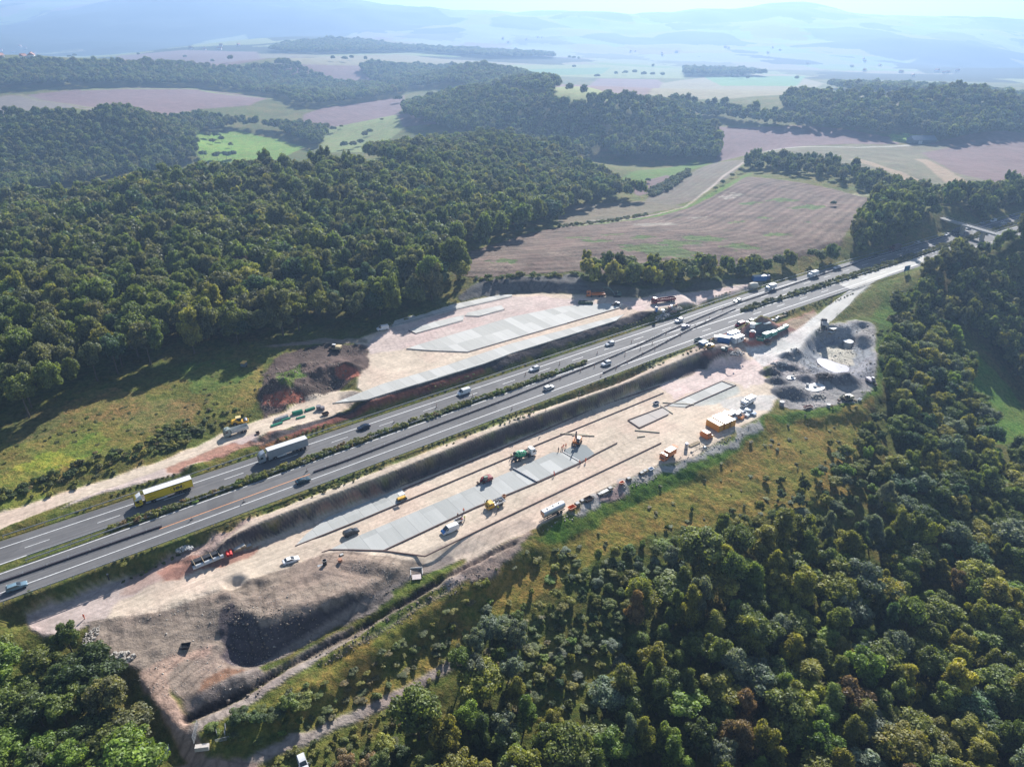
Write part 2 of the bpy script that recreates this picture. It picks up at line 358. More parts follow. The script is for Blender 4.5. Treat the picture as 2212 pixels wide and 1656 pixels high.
class NT:
    """small node-tree writer"""
    def __init__(s, name):
        s.m = bpy.data.materials.new(name); s.m.use_nodes = True
        s.t = s.m.node_tree; s.b = s.t.nodes['Principled BSDF']; s.out = s.t.nodes['Material Output']
    def n(s, typ, **kw):
        nd = s.t.nodes.new(typ)
        for k, v in kw.items(): setattr(nd, k, v)
        return nd
    def l(s, a, b_): s.t.links.new(a, b_)
    def noise(s, scale, vec=None, detail=3, rough=.55):
        nd = s.n('ShaderNodeTexNoise'); nd.inputs['Scale'].default_value = scale
        nd.inputs['Detail'].default_value = detail; nd.inputs['Roughness'].default_value = rough
        if vec is not None: s.l(vec, nd.inputs['Vector'])
        return nd.outputs[0]
    def math(s, op, a, b_=None, c=None, clamp=False):
        nd = s.n('ShaderNodeMath', operation=op); nd.use_clamp = clamp
        for i, v in enumerate((a, b_, c)):
            if v is None: continue
            if isinstance(v, (int, float)): nd.inputs[i].default_value = v
            else: s.l(v, nd.inputs[i])
        return nd.outputs[0]
    def maprange(s, v, a, b_, c, d):
        nd = s.n('ShaderNodeMapRange'); s.l(v, nd.inputs[0])
        for i, q in enumerate((a, b_, c, d)): nd.inputs[i + 1].default_value = q
        return nd.outputs[0]
    def mix(s, f, a, b_, mode='MIX'):
        nd = s.n('ShaderNodeMix', data_type='RGBA', blend_type=mode)
        for i, v in ((0, f), (6, a), (7, b_)):
            if isinstance(v, (int, float)): nd.inputs[i].default_value = v
            elif isinstance(v, (tuple, list)): nd.inputs[i].default_value = (*v[:3], 1)
            else: s.l(v, nd.inputs[i])
        return nd.outputs[2]
    def attr(s, name, typ='GEOMETRY'):
        nd = s.n('ShaderNodeAttribute'); nd.attribute_name = name; nd.attribute_type = typ
        return nd
    def pos(s): return s.n('ShaderNodeNewGeometry').outputs['Position']
    def scale(s, col, fac):
        nd = s.n('ShaderNodeVectorMath', operation='SCALE'); s.l(col, nd.inputs[0]); 
        if isinstance(fac, (int, float)): nd.inputs['Scale'].default_value = fac
        else: s.l(fac, nd.inputs['Scale'])
        return nd.outputs[0]
    def bump(s, h, strength, dist):
        nd = s.n('ShaderNodeBump'); nd.inputs['Strength'].default_value = strength; nd.inputs['Distance'].default_value = dist
        s.l(h, nd.inputs['Height']); s.l(nd.outputs[0], s.b.inputs['Normal'])

def plain(name, col, rough=0.6, metal=0.0, var=0.12, scale=1.5, spec=0.4):
    """paint, metal, plastic: one base colour broken up by faint dirt"""
    m = NT(name)
    tc = m.n('ShaderNodeTexCoord').outputs['Object']
    f = m.noise(scale, tc, 4)
    k = m.maprange(f, .3, .7, 1 - var, 1 + var * .6)
    rgb = m.n('ShaderNodeRGB'); rgb.outputs[0].default_value = (*col, 1)
    m.l(m.scale(rgb.outputs[0], k), m.b.inputs['Base Color'])
    m.b.inputs['Roughness'].default_value = rough; m.b.inputs['Metallic'].default_value = metal
    m.b.inputs['Specular IOR Level'].default_value = spec
    m.m.diffuse_color = (*col, 1)
    return m.m

# ------------------------------------------------------------------ the ground sheet
NTH, = (1280,)
th = np.linspace(-0.99, 0.99, NTH)
rr = [300.0]
while rr[-1] < 15000: rr.append(rr[-1] + max(0.6, (rr[-1] - 270) * (0.0030 if rr[-1] < 1100 else 0.0052)))
rr = np.array(rr)
TT, RR = np.meshgrid(th, rr, indexing='ij')
VX = OX + np.sin(TT) * RR; VY = OY + np.cos(TT) * RR
VZ = H(VX, VY)
vx, vy = VX.ravel(), VY.ravel()
dist = np.hypot(vx, vy)
cellsz = np.maximum(RR.ravel() * (th[1] - th[0]), np.maximum(.6, (RR.ravel() - 270) * .003)) * 1.15
N = len(vx)
col = np.zeros((N, 4)); col[:, 3] = 1
veg = np.ones(N); fur = np.zeros(N); famp = np.zeros(N)
P_ = {  # real-world base colours
 'grass': (.105, .108, .04), 'dry': (.185, .160, .066), 'lush': (.085, .13, .03), 'meadow': (.16, .23, .06), 'pale': (.21, .235, .11),
 'soil': (.22, .165, .135), 'soil2': (.20, .17, .14), 'plough': (.185, .125, .12), 'stub': (.22, .195, .125), 'forest': (.025, .032, .015),
 'gravel': (.55, .455, .355), 'gravel2': (.52, .425, .38), 'red': (.34, .19, .15), 'redd': (.36, .13, .085), 'dirt': (.27, .215, .17),
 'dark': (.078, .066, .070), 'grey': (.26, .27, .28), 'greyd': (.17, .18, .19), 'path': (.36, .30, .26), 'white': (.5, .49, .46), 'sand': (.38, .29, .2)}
base = np.array(P_['grass'])[None] * (1 + 0.5 * fbm(vx, vy, 60, 3)[:, None])
dryk = np.clip(fbm(vx + 500, vy, 35, 4) * 4 + .35, 0, 1)[:, None]
col[:, :3] = base * (1 - dryk) + np.array(P_['dry']) * (.8) * dryk
JX = fbm(vx, vy + 300, 5.0, 3); JY = fbm(vx + 700, vy, 5.0, 3)
JX2 = fbm(vx, vy + 300, 45.0, 2); JY2 = fbm(vx + 700, vy, 45.0, 2)
def paint(ps, c, v=0.0, ymax=1e9, jit=1.0, k=1.0, f=None, fa=0.0, ymin=0, raw=None, mott=.12):
    poly = np.array(raw if raw is not None else HP(ps, ymax, ymin))
    pad = 6 + jit * 3
    m = (vx > poly[:, 0].min() - pad) & (vx < poly[:, 0].max() + pad) & (vy > poly[:, 1].min() - pad) & (vy < poly[:, 1].max() + pad)
    idx = np.nonzero(m)[0]
    far = np.clip(dist[idx] / 400, 1, 6)
    X = vx[idx] + JX[idx] * jit * 3; Y = vy[idx] + JY[idx] * jit * 3
    if len(idx) == 0: return
    sd_ = distpoly(poly, X, Y); ins = inside(poly, X, Y)
    al = np.clip(.5 + np.where(ins, sd_, -sd_) / cellsz[idx], 0, 1)
    q = al > 0; i = idx[q]; al = al[q]
    if len(i) == 0: return
    cc = np.array(P_[c] if isinstance(c, str) else c) * k
    col[i, :3] = col[i, :3] * (1 - al[:, None]) + al[:, None] * cc * (1 + mott * 2 * fbm(vx[i] + 31, vy[i], 14.0, 3)[:, None])
    veg[i] = veg[i] * (1 - al) + v * al; famp[i] = famp[i] * (1 - al) + fa * al
    if f is not None:
        fp = np.array(HP(f, ymax))
        fur[i] = distpoly(fp, vx[i], vy[i], False)
def stroke(ps, c, w, v=0.0, ymax=1e9, jit=.5, k=1.0, ymin=0):
    line = np.array(HP(ps, ymax, ymin))
    m = (vx > line[:, 0].min() - w) & (vx < line[:, 0].max() + w) & (vy > line[:, 1].min() - w) & (vy < line[:, 1].max() + w)
    idx = np.nonzero(m)[0]
    d = distpoly(line, vx[idx] + JX[idx] * jit * 2, vy[idx] + JY[idx] * jit * 2, False)
    al = np.clip((w * (.5 + .25 * JX2[idx] * 2) - d) / cellsz[idx] + .5, 0, 1)
    q = al > 0; i = idx[q]; al = al[q]
    col[i, :3] = col[i, :3] * (1 - al[:, None]) + np.array(P_[c]) * k * al[:, None]; veg[i] = veg[i] * (1 - al) + v * al; famp[i] *= 1 - al
# far valleys and hills: patchwork of fields and woods too far to be told apart
rng = np.random.RandomState(5)
fm = dist > 2600
cell = np.floor((vx + 160 * JX2) / 330) * 7.13 + np.floor((vy + 200 * JY2) / 520) * 3.71
hsh = np.abs(np.sin(cell * 12.9898) * 43758.5) % 1
pal = np.array([P_['stub'], P_['pale'], P_['plough'], P_['grass'], P_['meadow'], P_['stub'], P_['pale']]) * .9
col[fm, :3] = pal[(hsh[fm] * 6.999).astype(int)]; veg[fm] = .3
wood = fm & (fbm(vx, vy, 650, 4) > 0.045)
col[wood, :3] = P_['forest']; veg[wood] = 1
paint([(-90,62),(0,55),(100,32),(175,16),(260,0),(430,-20),(600,-20),(770,-5),(850,8),(930,18),(1010,42),(900,62),(760,72),(660,84),(600,92),(560,88),(500,96),(440,108),(300,97),(150,102),(60,98),(-90,92)], 'forest', 1, 9000, jit=12, ymin=3600)
paint([(360,106),(440,90),(530,74),(600,92),(560,104),(420,112)], 'pale', .3, 7000, jit=8, ymin=3400)
paint([(1060,40),(1130,36),(1180,46),(1240,60),(1160,66),(1060,58)], 'forest', 1, 9000, jit=12, ymin=3600)
paint([(1230,22),(1350,26),(1460,20),(1530,24),(1600,12),(1700,10),(1790,28),(1880,38),(1800,44),(1700,34),(1560,36),(1400,34)], 'forest', 1, 9500, jit=12, ymin=4600)
paint([(1735,62),(1830,58),(1930,72),(2000,96),(1990,122),(1950,132),(1880,118),(1840,96),(1760,82)], 'forest', 1, 9000, jit=12, ymin=3200)
paint([(1955,140),(1990,116),(2050,104),(2110,106),(2160,120),(2212,140),(2290,150),(2290,168),(2000,164)], 'forest', 1, 6000, jit=8, ymin=2900)
paint([(1250,80),(1330,72),(1420,84),(1500,80),(1480,94),(1340,96)], 'forest', 1, 9000, jit=12, ymin=3200)
# mid-distance fields, far to near
paint([(250,122),(400,108),(555,112),(575,128),(500,142),(400,148),(250,140)], 'plough', .1, 4200)
paint([(600,128),(700,122),(860,118),(960,128),(1180,140),(1130,170),(960,150),(800,165),(690,145),(590,150)], 'stub', .2, 3400)
paint([(560,150),(690,140),(800,142),(790,165),(870,183),(790,190),(700,172),(640,165)], 'plough', .1, 2600)
paint([(780,183),(860,182),(820,194),(770,192)], 'meadow', 1, 2200)
paint([(1090,140),(1300,140),(1500,150),(1480,170),(1200,165)], 'pale', .5, 3200)
paint([(1140,150),(1320,146),(1300,160),(1150,162)], (.13,.22,.11), .5, 3200)
paint([(1195,186),(1290,170),(1420,172),(1450,186),(1400,206),(1310,224),(1210,206)], 'plough', .1, 2600, k=1.05)
paint([(1197,190),(1250,187),(1325,222),(1240,224),(1200,208)], (.25,.27,.12), .4, 2600)
paint([(1430,180),(1560,162),(1700,160),(1780,180),(1700,205),(1560,215),(1400,205)], 'stub', .2, 2800, k=1.1)
paint([(1520,164),(1740,164),(1720,186),(1560,186)], (.13,.24,.12), .6, 2600)
paint([(1740,230),(1860,250),(1960,230),(1880,205)], 'stub', .2, 2300)
paint([(40,208),(180,193),(330,188),(430,192),(520,204),(582,213),(540,228),(430,236),(330,250),(250,244),(150,230)], 'plough', 0, 1900, f=[(60,235),(250,250),(560,216)], fa=.12, k=1.05)
paint([(-60,214),(20,206),(70,207),(150,226),(215,242),(-60,246)], 'soil2', 0, 1900)
stroke([(40,204),(150,225),(240,243)], 'stub', 9, .3, 1900)
stroke([(180,194),(430,193),(590,214)], 'pale', 14, .5, 1900)
paint([(655,248),(700,232),(874,206),(874,226),(850,252),(700,282),(652,280)], 'plough', 0, 1900, f=[(655,250),(700,281)], fa=.35)
paint([(700,279),(860,247),(890,262),(850,295),(800,330),(690,330)], 'pale', .6, 1500)
paint([(855,246),(930,240),(950,268),(870,275)], 'plough', .1, 1400)
paint([(420,285),(520,283),(600,300),(660,318),(600,345),(430,345)], 'meadow', 1, 1400, k=1.15)
paint([(1465,250),(1700,272),(1935,298),(1945,312),(1650,328),(1600,338),(1540,352),(1555,320),(1490,262)], 'plough', 0, 1500, f=[(1465,252),(1935,300)], fa=.12, k=.95)
paint([(1600,345),(1650,326),(1700,321),(1990,311),(2290,303),(2290,410),(2100,420),(1990,408),(1900,378),(1760,350),(1680,352)], (.155,.14,.10), .35, 1300, mott=.25)
paint([(2080,312),(2290,290),(2290,400),(2160,398),(2060,372),(1990,330)], 'plough', .1, 1300, k=.9, f=[(1990,330),(2160,398)], fa=.1)
paint([(1990,312),(2300,286),(2300,296),(2080,316)], 'plough', 0, 1400)
stroke([(1850,345),(1930,370),(1990,400)], 'sand', 12, .1, 1200, k=.75)
stroke([(1990,345),(2040,375),(2080,405)], 'sand', 14, .1, 1200, k=.75)
paint([(1920,292),(1960,288),(2000,296),(1995,306),(1930,306)], 'meadow', 1, 1400, k=1.5)
paint([(1340,388),(1370,370),(1500,345),(1545,352),(1500,365),(1400,395)], 'lush', 1, 1200, k=1.2)
paint([(1358,402),(1440,378),(1460,384),(1380,424)], 'plough', .1, 1100, k=.85, f=[(1358,402),(1440,378)], fa=.4)
paint([(1400,425),(1480,380),(1545,352),(1610,346),(1580,380),(1500,432),(1430,450),(1390,440)], (.155,.13,.105), .25, 1100, f=[(1400,425),(1545,352)], fa=.4)
paint([(1202,468),(1225,442),(1380,434),(1480,446),(1390,464),(1212,487)], (.16,.135,.095), .2, 900)
BIGF = [(965,568),(1010,545),(1090,520),(1200,492),(1400,464),(1480,452),(1560,412),(1600,382),(1700,390),(1800,408),(1880,428),(1905,440),(1830,500),(1812,545),(1700,562),(1500,578),(1300,592),(1240,586),(1040,601),(985,596)]
paint(BIGF, (.150,.110,.092), .15, 1000, f=[(985,600),(1040,603),(1250,588),(1500,579),(1700,563),(1790,530),(1850,470),(1900,430)], fa=1.0, mott=.4)
for px, py, r in [(1390,512,20),(1460,523,26),(1402,535,34),(1500,512,22),(1535,516,18),(1560,498,20),(1085,563,10),(1450,545,24),(1250,512,10),(1290,520,12),(1620,440,22),(1690,430,24),(1650,470,16),(1750,448,20),(1590,480,18),(1680,505,16),(1740,480,18),(1330,505,16),(1600,532,22),(1470,470,14)]:
    x, y = hit(px, py); m = ((vx - x + JX * 14) / r) ** 2 + ((vy - y + JY * 14) / (r * .6)) ** 2 < .22 + JX2
    col[m, :3] = np.array((.10,.13,.06)); veg[m] = .6
for px, py, r in [(1420,484,26),(1510,470,22),(1580,425,26),(1880,420,24),(1300,478,14)]:
    x, y = hit(px, py); m = ((vx - x + JX * 14) / r) ** 2 + ((vy - y + JY * 14) / (r * .7)) ** 2 < .35 + JX2
    col[m, :3] = np.array((.25,.22,.19)); 
stroke([(1240,488),(1330,478),(1420,466),(1500,440),(1560,408),(1620,375)], 'lush', 7, .8, 1100, k=1.3)
stroke([(1205,492),(1300,481),(1420,463),(1480,447),(1530,410),(1570,375),(1620,342),(1660,326)], 'path', 2.6, 0, 1200, k=1.2)
stroke([(1660,326),(1700,320),(1850,319),(1990,311),(2020,305)], 'white', 4.5, 0, 1300)
# verges, banks and meadow round the works
paint([(-90,1100),(0,1085),(300,985),(470,905),(560,880),(570,810),(560,770),(470,790),(300,850),(150,905),(0,965),(-90,990)], (.165,.14,.055), 1, mott=.35)
for px, py, r, cc in [(95,1000,9,(.26,.25,.06)),(120,995,8,(.27,.25,.06)),(185,965,9,(.16,.18,.05)),(40,1060,14,(.2,.19,.06)),(480,810,16,(.12,.14,.05)),(60,920,14,(.13,.12,.06)),(350,900,16,(.2,.15,.08)),(220,880,16,(.19,.14,.07))]:
    x, y = hit(px, py); m = np.hypot(vx - x + JX * 10, vy - y + JY * 10) < r * (.8 + JX2); col[m, :3] = cc
paint([(700,1440),(900,1330),(1100,1220),(1230,1130),(1340,1075),(1500,1010),(1660,900),(1740,885),(1880,820),(1890,900),(1880,1050),(1750,1100),(1560,1130),(1420,1150),(1300,1200),(1150,1300),(1000,1400),(850,1500),(760,1520)], (.22,.165,.06), 1, mott=.3)
paint([(1150,1165),(1230,1115),(1330,1060),(1430,1010),(1510,985),(1600,930),(1660,895),(1640,935),(1560,1000),(1440,1060),(1330,1110),(1200,1175)], 'lush', 1, mott=.3, k=1.1)
paint([(1660,893),(1780,880),(1880,820),(1900,700),(1880,690),(1905,650),(1960,620),(1995,600),(1985,650),(1915,720),(1905,850),(1800,895),(1680,915)], 'lush', 1, mott=.3)
paint([(1890,600),(1994,572),(1985,612),(1905,650),(1860,670),(1800,690),(1835,665),(1858,640)], 'grass', 1, k=1.25)
paint([(2085,765),(2112,765),(2150,800),(2190,850),(2220,900),(2212,960),(2150,960),(2120,880)], 'lush', 1, k=1.25)
paint([(420,1560),(600,1500),(760,1420),(900,1330),(1000,1280),(1080,1330),(960,1420),(840,1500),(700,1560),(560,1600),(440,1610)], (.20,.16,.06), 1, mott=.35)
paint([(1100,1390),(1250,1370),(1360,1350),(1350,1440),(1300,1520),(1180,1560),(1100,1500)], (.15,.15,.05), 1, mott=.4)
# verges along the motorway
paint([(0,1145),(125,1096),(250,1056),(375,1026),(478,980),(553,955),(628,926),(803,866),(923,832),(1048,790),(1331,695),(1425,680),(1481,658),(1631,624),(1659,612),(1834,560),(2009,508),(2250,446),(2250,462),(2009,517),(1834,567),(1659,612),(1633,629),(1441,691),(1278,746),(1106,803),(928,862),(700,936),(553,987),(287,1075),(0,1171)], (.15,.14,.05), 1, mott=.3)
paint([(0,1301),(165,1242),(425,1146),(553,1098),(803,1003),(963,945),(1106,892),(1268,830),(1506,741),(1500,752),(1331,828),(1106,905),(828,1011),(553,1116),(420,1182),(330,1230),(190,1262),(60,1318),(0,1330)], (.13,.12,.055), 1, mott=.35)
# cut faces of bare soil
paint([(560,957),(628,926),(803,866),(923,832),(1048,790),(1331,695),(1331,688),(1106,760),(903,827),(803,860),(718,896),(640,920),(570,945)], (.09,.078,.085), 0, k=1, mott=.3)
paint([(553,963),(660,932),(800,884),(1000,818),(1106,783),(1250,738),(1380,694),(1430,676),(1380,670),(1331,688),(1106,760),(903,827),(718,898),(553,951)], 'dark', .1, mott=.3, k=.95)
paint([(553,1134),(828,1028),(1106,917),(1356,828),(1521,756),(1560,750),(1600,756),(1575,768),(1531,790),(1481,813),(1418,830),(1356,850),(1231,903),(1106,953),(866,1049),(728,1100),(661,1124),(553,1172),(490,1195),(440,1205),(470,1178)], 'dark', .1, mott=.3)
paint([(610,1150),(661,1124),(760,1082),(830,1050),(830,1062),(760,1094),(690,1120),(600,1165),(520,1195),(470,1205)], 'red', .1, jit=2)
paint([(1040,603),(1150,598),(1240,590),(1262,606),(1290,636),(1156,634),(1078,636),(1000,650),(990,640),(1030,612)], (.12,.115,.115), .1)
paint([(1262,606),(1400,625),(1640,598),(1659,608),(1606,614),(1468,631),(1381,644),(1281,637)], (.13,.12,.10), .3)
# made ground: gravel beds
paint(UTRK, 'gravel', 0, jit=.5)
paint([(150,1085),(330,1020),(430,985),(470,968),(560,930),(560,950),(475,985),(375,1028),(250,1060),(130,1098)], 'gravel2', 0, jit=.6, k=.95)
paint([(360,1010),(470,965),(560,945),(625,925),(600,935),(560,958),(420,1000),(380,1022)], 'red', .2, jit=1.5, k=1.1)
paint(UPLAT, 'gravel', 0, jit=.4)
paint([(845,700),(980,660),(1078,640),(1160,640),(1281,648),(1300,660),(1240,672),(1106,690),(960,730),(880,752),(800,765),(790,745)], 'gravel2', 0, jit=1)
paint([(1340,655),(1468,632),(1640,612),(1630,622),(1481,656),(1380,672)], 'gravel2', 0, jit=1, k=1.05)
stroke([(563,965),(720,905),(900,842),(1040,797)], 'redd', 1.0, 0, jit=.1, k=.8)
stroke([(563,972),(720,911),(900,847),(1045,800)], 'redd', 1.0, 0, jit=.1, k=.8)
paint([(560,750),(700,728),(790,733),(796,741),(700,742),(620,748)], 'path', .2, jit=1, k=.8)
paint([(560,870),(565,815),(600,772),(700,742),(790,745),(800,775),(785,800),(752,828),(690,852),(650,868),(610,890),(565,905)], (.098,.072,.062), 0, jit=1.4, mott=.6)
paint([(722,792),(740,786),(770,798),(776,812),(752,822),(724,812)], 'redd', 0, jit=.5)
paint([(570,856),(600,846),(650,848),(660,868),(600,878),(568,876)], 'redd', 0, jit=.4)
paint([(600,805),(650,790),(655,815),(625,830),(600,820)], (.10,.15,.045), 1, jit=1.5)
paint([(1480,760),(1500,750),(1560,718),(1660,690),(1759,668),(1764,684),(1719,716),(1657,746),(1600,757),(1540,768)], 'red', 0, k=.85, mott=.35)
paint([(1490,752),(1530,735),(1600,722),(1640,728),(1620,748),(1540,760)], (.36,.30,.25), 0)
paint([(1610,745),(1622,735),(1660,738),(1650,748)], 'redd', 0, k=1.0)
paint([(1604,716),(1640,700),(1680,705),(1665,722),(1625,728)], 'greyd', 0, k=.8)
paint([(1690,700),(1740,680),(1765,672),(1759,684),(1719,712)], 'sand', 0)
paint([(185,1300),(553,1220),(700,1170),(930,1200),(935,1262),(600,1350),(300,1430),(190,1390)], 'dirt', 0, jit=1)
paint(LPLAT, 'gravel', 0, jit=.4)
paint([(62,1359),(50,1324),(140,1290),(275,1242),(330,1262),(250,1300),(230,1336),(162,1367),(135,1377)], 'gravel2', 0, jit=1, k=.9)
paint([(275,1242),(420,1185),(553,1116),(553,1134),(470,1180),(420,1215),(330,1262),(250,1290)], (.42,.31,.26), 0, jit=1)
paint([(340,1230),(420,1200),(470,1205),(560,1178),(550,1200),(430,1240),(350,1262)], 'red', .1, jit=1.5, k=1.0)
paint(BERM[1:], 'gravel', 0, jit=.2, k=.92)
paint([(1418,830),(1481,813),(1531,790),(1579,770),(1690,760),(1648,792),(1647,801),(1670,830),(1600,835),(1590,826),(1560,824),(1460,862),(1440,850)], 'gravel2', 0, jit=2, k=1.15)
paint([(1443,876),(1466,866),(1559,824),(1588,832),(1600,845),(1560,870),(1481,880)], (.42,.42,.38), 0, jit=1)
paint([(1660,690),(1759,668)], 'red') if False else None
paint([(1560,870),(1620,850),(1680,845),(1684,858),(1664,884),(1600,905)], (.48,.45,.41), 0, jit=2)
# earthworks
paint([(185,1347),(250,1335),(325,1325),(480,1282),(553,1247),(645,1216),(700,1196),(760,1195),(835,1205),(925,1224),(900,1250),(860,1275),(830,1300),(740,1345),(640,1405),(560,1440),(500,1490),(430,1550),(400,1545),(370,1500),(330,1450),(270,1440),(215,1400),(195,1370)], 'dirt', 0, jit=1.2, mott=.3)
paint([(470,1315),(500,1300),(540,1340),(560,1352),(640,1332),(740,1300),(860,1262),(868,1280),(780,1325),(730,1352),(640,1408),(560,1440),(500,1438),(475,1425)], 'dark', 0, jit=1, mott=.4, k=1.05)  # dark colour also paints in the plateau's cast shadow and the slope's shade
paint([(415,1528),(430,1480),(500,1445),(545,1450),(520,1470),(450,1510),(430,1545)], (.22,.13,.085), 0, jit=1.5, mott=.4)
paint([(300,1452),(350,1425),(420,1405),(455,1395),(450,1412),(400,1425),(365,1455),(365,1500),(400,1545),(430,1600),(455,1660),(400,1660),(380,1600),(345,1540),(310,1490)], (.40,.28,.215), 0, jit=.7)
paint([(410,1560),(560,1483),(700,1400),(830,1325),(930,1262),(1000,1225),(1080,1200),(1130,1165),(1150,1150),(1140,1165),(1060,1225),(960,1285),(850,1350),(760,1405),(640,1465),(560,1505),(430,1575)], (.24,.19,.15), .15, jit=1, mott=.4)
stroke([(430,1525),(520,1470),(600,1425),(700,1368),(800,1308),(880,1262),(970,1210)], 'path', 4.2, 0, jit=.3, k=.72)
stroke([(420,1572),(560,1497),(650,1442),(770,1380),(840,1340),(960,1270),(1010,1238),(1070,1207),(1120,1182)], 'path', 3.0, 0, jit=.4, k=.95)
stroke([(450,1535),(600,1444),(700,1388),(800,1328),(880,1282),(980,1222)], 'path', .9, 0, jit=.1, k=.45)
stroke([(440,1522),(590,1432),(690,1375),(790,1315),(870,1268),(960,1215)], 'path', .9, 0, jit=.1, k=.45)
stroke([(405,1555),(553,1480),(640,1428),(760,1365),(830,1325),(950,1255),(1000,1225),(1060,1195),(1110,1172)], 'dark', 1.7, 0, jit=.1, k=.42)  # trench shade put into the colour as a near-black line along its bed
paint([(560,1442),(640,1407),(740,1354),(860,1286),(940,1232),(985,1222),(960,1238),(870,1296),(750,1364),(650,1418),(570,1458)], 'grass', 1, jit=1.2, k=1.0)
paint([(520,1475),(640,1415),(760,1350),(765,1356),(650,1424),(530,1484)], 'path', .1, jit=.4, k=.6)
stroke([(580,1500),(700,1425),(860,1330),(960,1270)], 'grass', 2.2, 1, jit=.7, k=1.3)
stroke([(860,1280),(930,1240),(1000,1210)], 'grass', 2.6, 1, jit=1.0, k=1.3)
paint([(978,1228),(1048,1196),(1106,1164),(1151,1145),(1160,1160),(1120,1190),(1060,1240),(1020,1260)], (.25,.20,.17), .1, jit=1.5, mott=.4)
paint([(1218,1111),(1281,1068),(1331,1046),(1431,1003),(1500,990),(1560,955),(1594,926),(1640,905),(1640,925),(1560,980),(1480,1010),(1420,1030),(1340,1075),(1260,1105)], (.33,.31,.30), .1, jit=2, mott=.4)
paint([(1290,1065),(1340,1045),(1350,1075),(1310,1088)], (.3,.22,.2), 0, jit=2)
paint(BAS, (.31,.295,.28), 0, jit=1, mott=.35)
paint([(1722,770),(1760,730),(1800,720),(1830,735),(1880,745),(1893,780),(1885,815),(1830,825),(1780,815),(1745,800)], (.25,.26,.275), 0, jit=1)
paint([(1770,765),(1790,748),(1830,748),(1850,765),(1845,790),(1800,785)], (.44,.41,.34), 0, jit=1.5)
paint([(1808,720),(1835,698),(1865,702),(1845,725),(1828,738)], 'grey', 0, jit=.5)
for px, py, zq, r, cc in [(1696,771,-4.6,4.6,.9),(1713,766,-4.4,4.6,.9),(1666,808,-5.6,6,.9),(1680,826,-6,6,.9),(1708,850,-6.3,9,.95),(1779,821,-6.4,5,.9),(1826,829,-6.6,7.5,1),(1740,821,-6.2,5,1),(1705,797,-5.6,5,1)]:
    x, y = at_z(px, py, zq); m = ((vx - x) / r) ** 2 + ((vy - y) / (r * .65)) ** 2 < .8; col[m, :3] = np.array((.16,.155,.16)) * cc
paint([(500,1656),(700,1560),(850,1490),(960,1430),(1000,1418),(1000,1440),(930,1470),(860,1520),(700,1590),(560,1656),(520,1700)], (.31,.26,.225), 0, jit=.7, mott=.2)
paint([(370,1660),(440,1630),(520,1640),(560,1656),(520,1720),(380,1720)], (.30,.22,.18), 0, jit=1)
paint(EXITR, (.55,.53,.49), 0, jit=.3)
# ------------------------------------------------------------------ ground material
g = NT('ground_surface')
ps = g.pos()
ca = g.attr('col').outputs['Color']; va = g.attr('veg').outputs['Fac']
fp = g.attr('fur').outputs['Fac']; fa_ = g.attr('famp').outputs['Fac']
n1 = g.noise(.9, ps, 5, .7); n2 = g.noise(.16, ps, 5, .6); n3 = g.noise(3.2, ps, 3, .6)
k1 = g.maprange(n1, .3, .7, .80, 1.20); k2 = g.maprange(n2, .3, .7, .86, 1.14)
c1 = g.scale(ca, g.math('MULTIPLY', k1, k2))
# grass: yellow and green tufts
tuft = g.maprange(g.noise(.55, ps, 6, .8), .40, .6, 0, 1); pat = g.maprange(g.noise(.09, ps, 5, .7), .42, .58, 0, 1)
gcol = g.mix(tuft, g.mix(1.0, c1, (.55, .74, .46), 'MULTIPLY'), g.mix(1.0, c1, (1.35, 1.28, 1.0), 'MULTIPLY')); gcol = g.mix(pat, g.mix(1.0, gcol, (.88, 1.05, .8), 'MULTIPLY'), g.mix(1.0, gcol, (1.15, 1.0, .95), 'MULTIPLY'))
rt = g.n('ShaderNodeMapping'); rt.inputs['Rotation'].default_value = (0, 0, -.63); g.l(ps, rt.inputs[0])
rs = g.n('ShaderNodeMapping'); rs.inputs['Scale'].default_value = (.04, 1.35, 1); g.l(rt.outputs[0], rs.inputs[0])
trk = g.noise(1.0, rs.outputs[0], 5, .7); pk = g.maprange(g.noise(.045, ps, 4, .6), .45, .62, 0, 1)
soil = g.scale(c1, g.maprange(trk, .35, .65, .84, 1.10)); soil = g.mix(g.math('MULTIPLY', pk, .55), soil, g.mix(1.0, soil, (1.04, .93, .95), 'MULTIPLY'))
def ruts(ang, freq, sc_, seed):
    q = g.n('ShaderNodeMapping'); q.inputs['Rotation'].default_value = (0, 0, ang); q.inputs['Location'].default_value = (seed, seed * 2, 0); g.l(ps, q.inputs[0])
    wv = g.n('ShaderNodeTexWave'); wv.inputs['Scale'].default_value = freq; wv.inputs['Distortion'].default_value = 9; wv.inputs['Detail'].default_value = 3; wv.inputs['Detail Scale'].default_value = .35; g.l(q.outputs[0], wv.inputs[0])
    mk = g.maprange(g.noise(sc_, q.outputs[0], 3, .5), .5, .62, 0, 1)
    return g.math('MULTIPLY', g.math('POWER', wv.outputs[0], 6), mk)
rt1 = ruts(-.5, .11, .05, 13.0); rt2 = ruts(-1.5, .13, .06, 71.0); rt3 = ruts(.35, .12, .055, 37.0)
rts = g.math('MINIMUM', g.math('ADD', rt1, g.math('ADD', rt2, rt3)), 1.0)
rgh = g.attr('rough').outputs['Fac']
soil = g.scale(soil, g.maprange(g.math('MULTIPLY', rts, g.maprange(rgh, 0, 1, .38, .95)), 0, 1, 1.03, .68))
c2 = g.mix(va, soil, gcol)
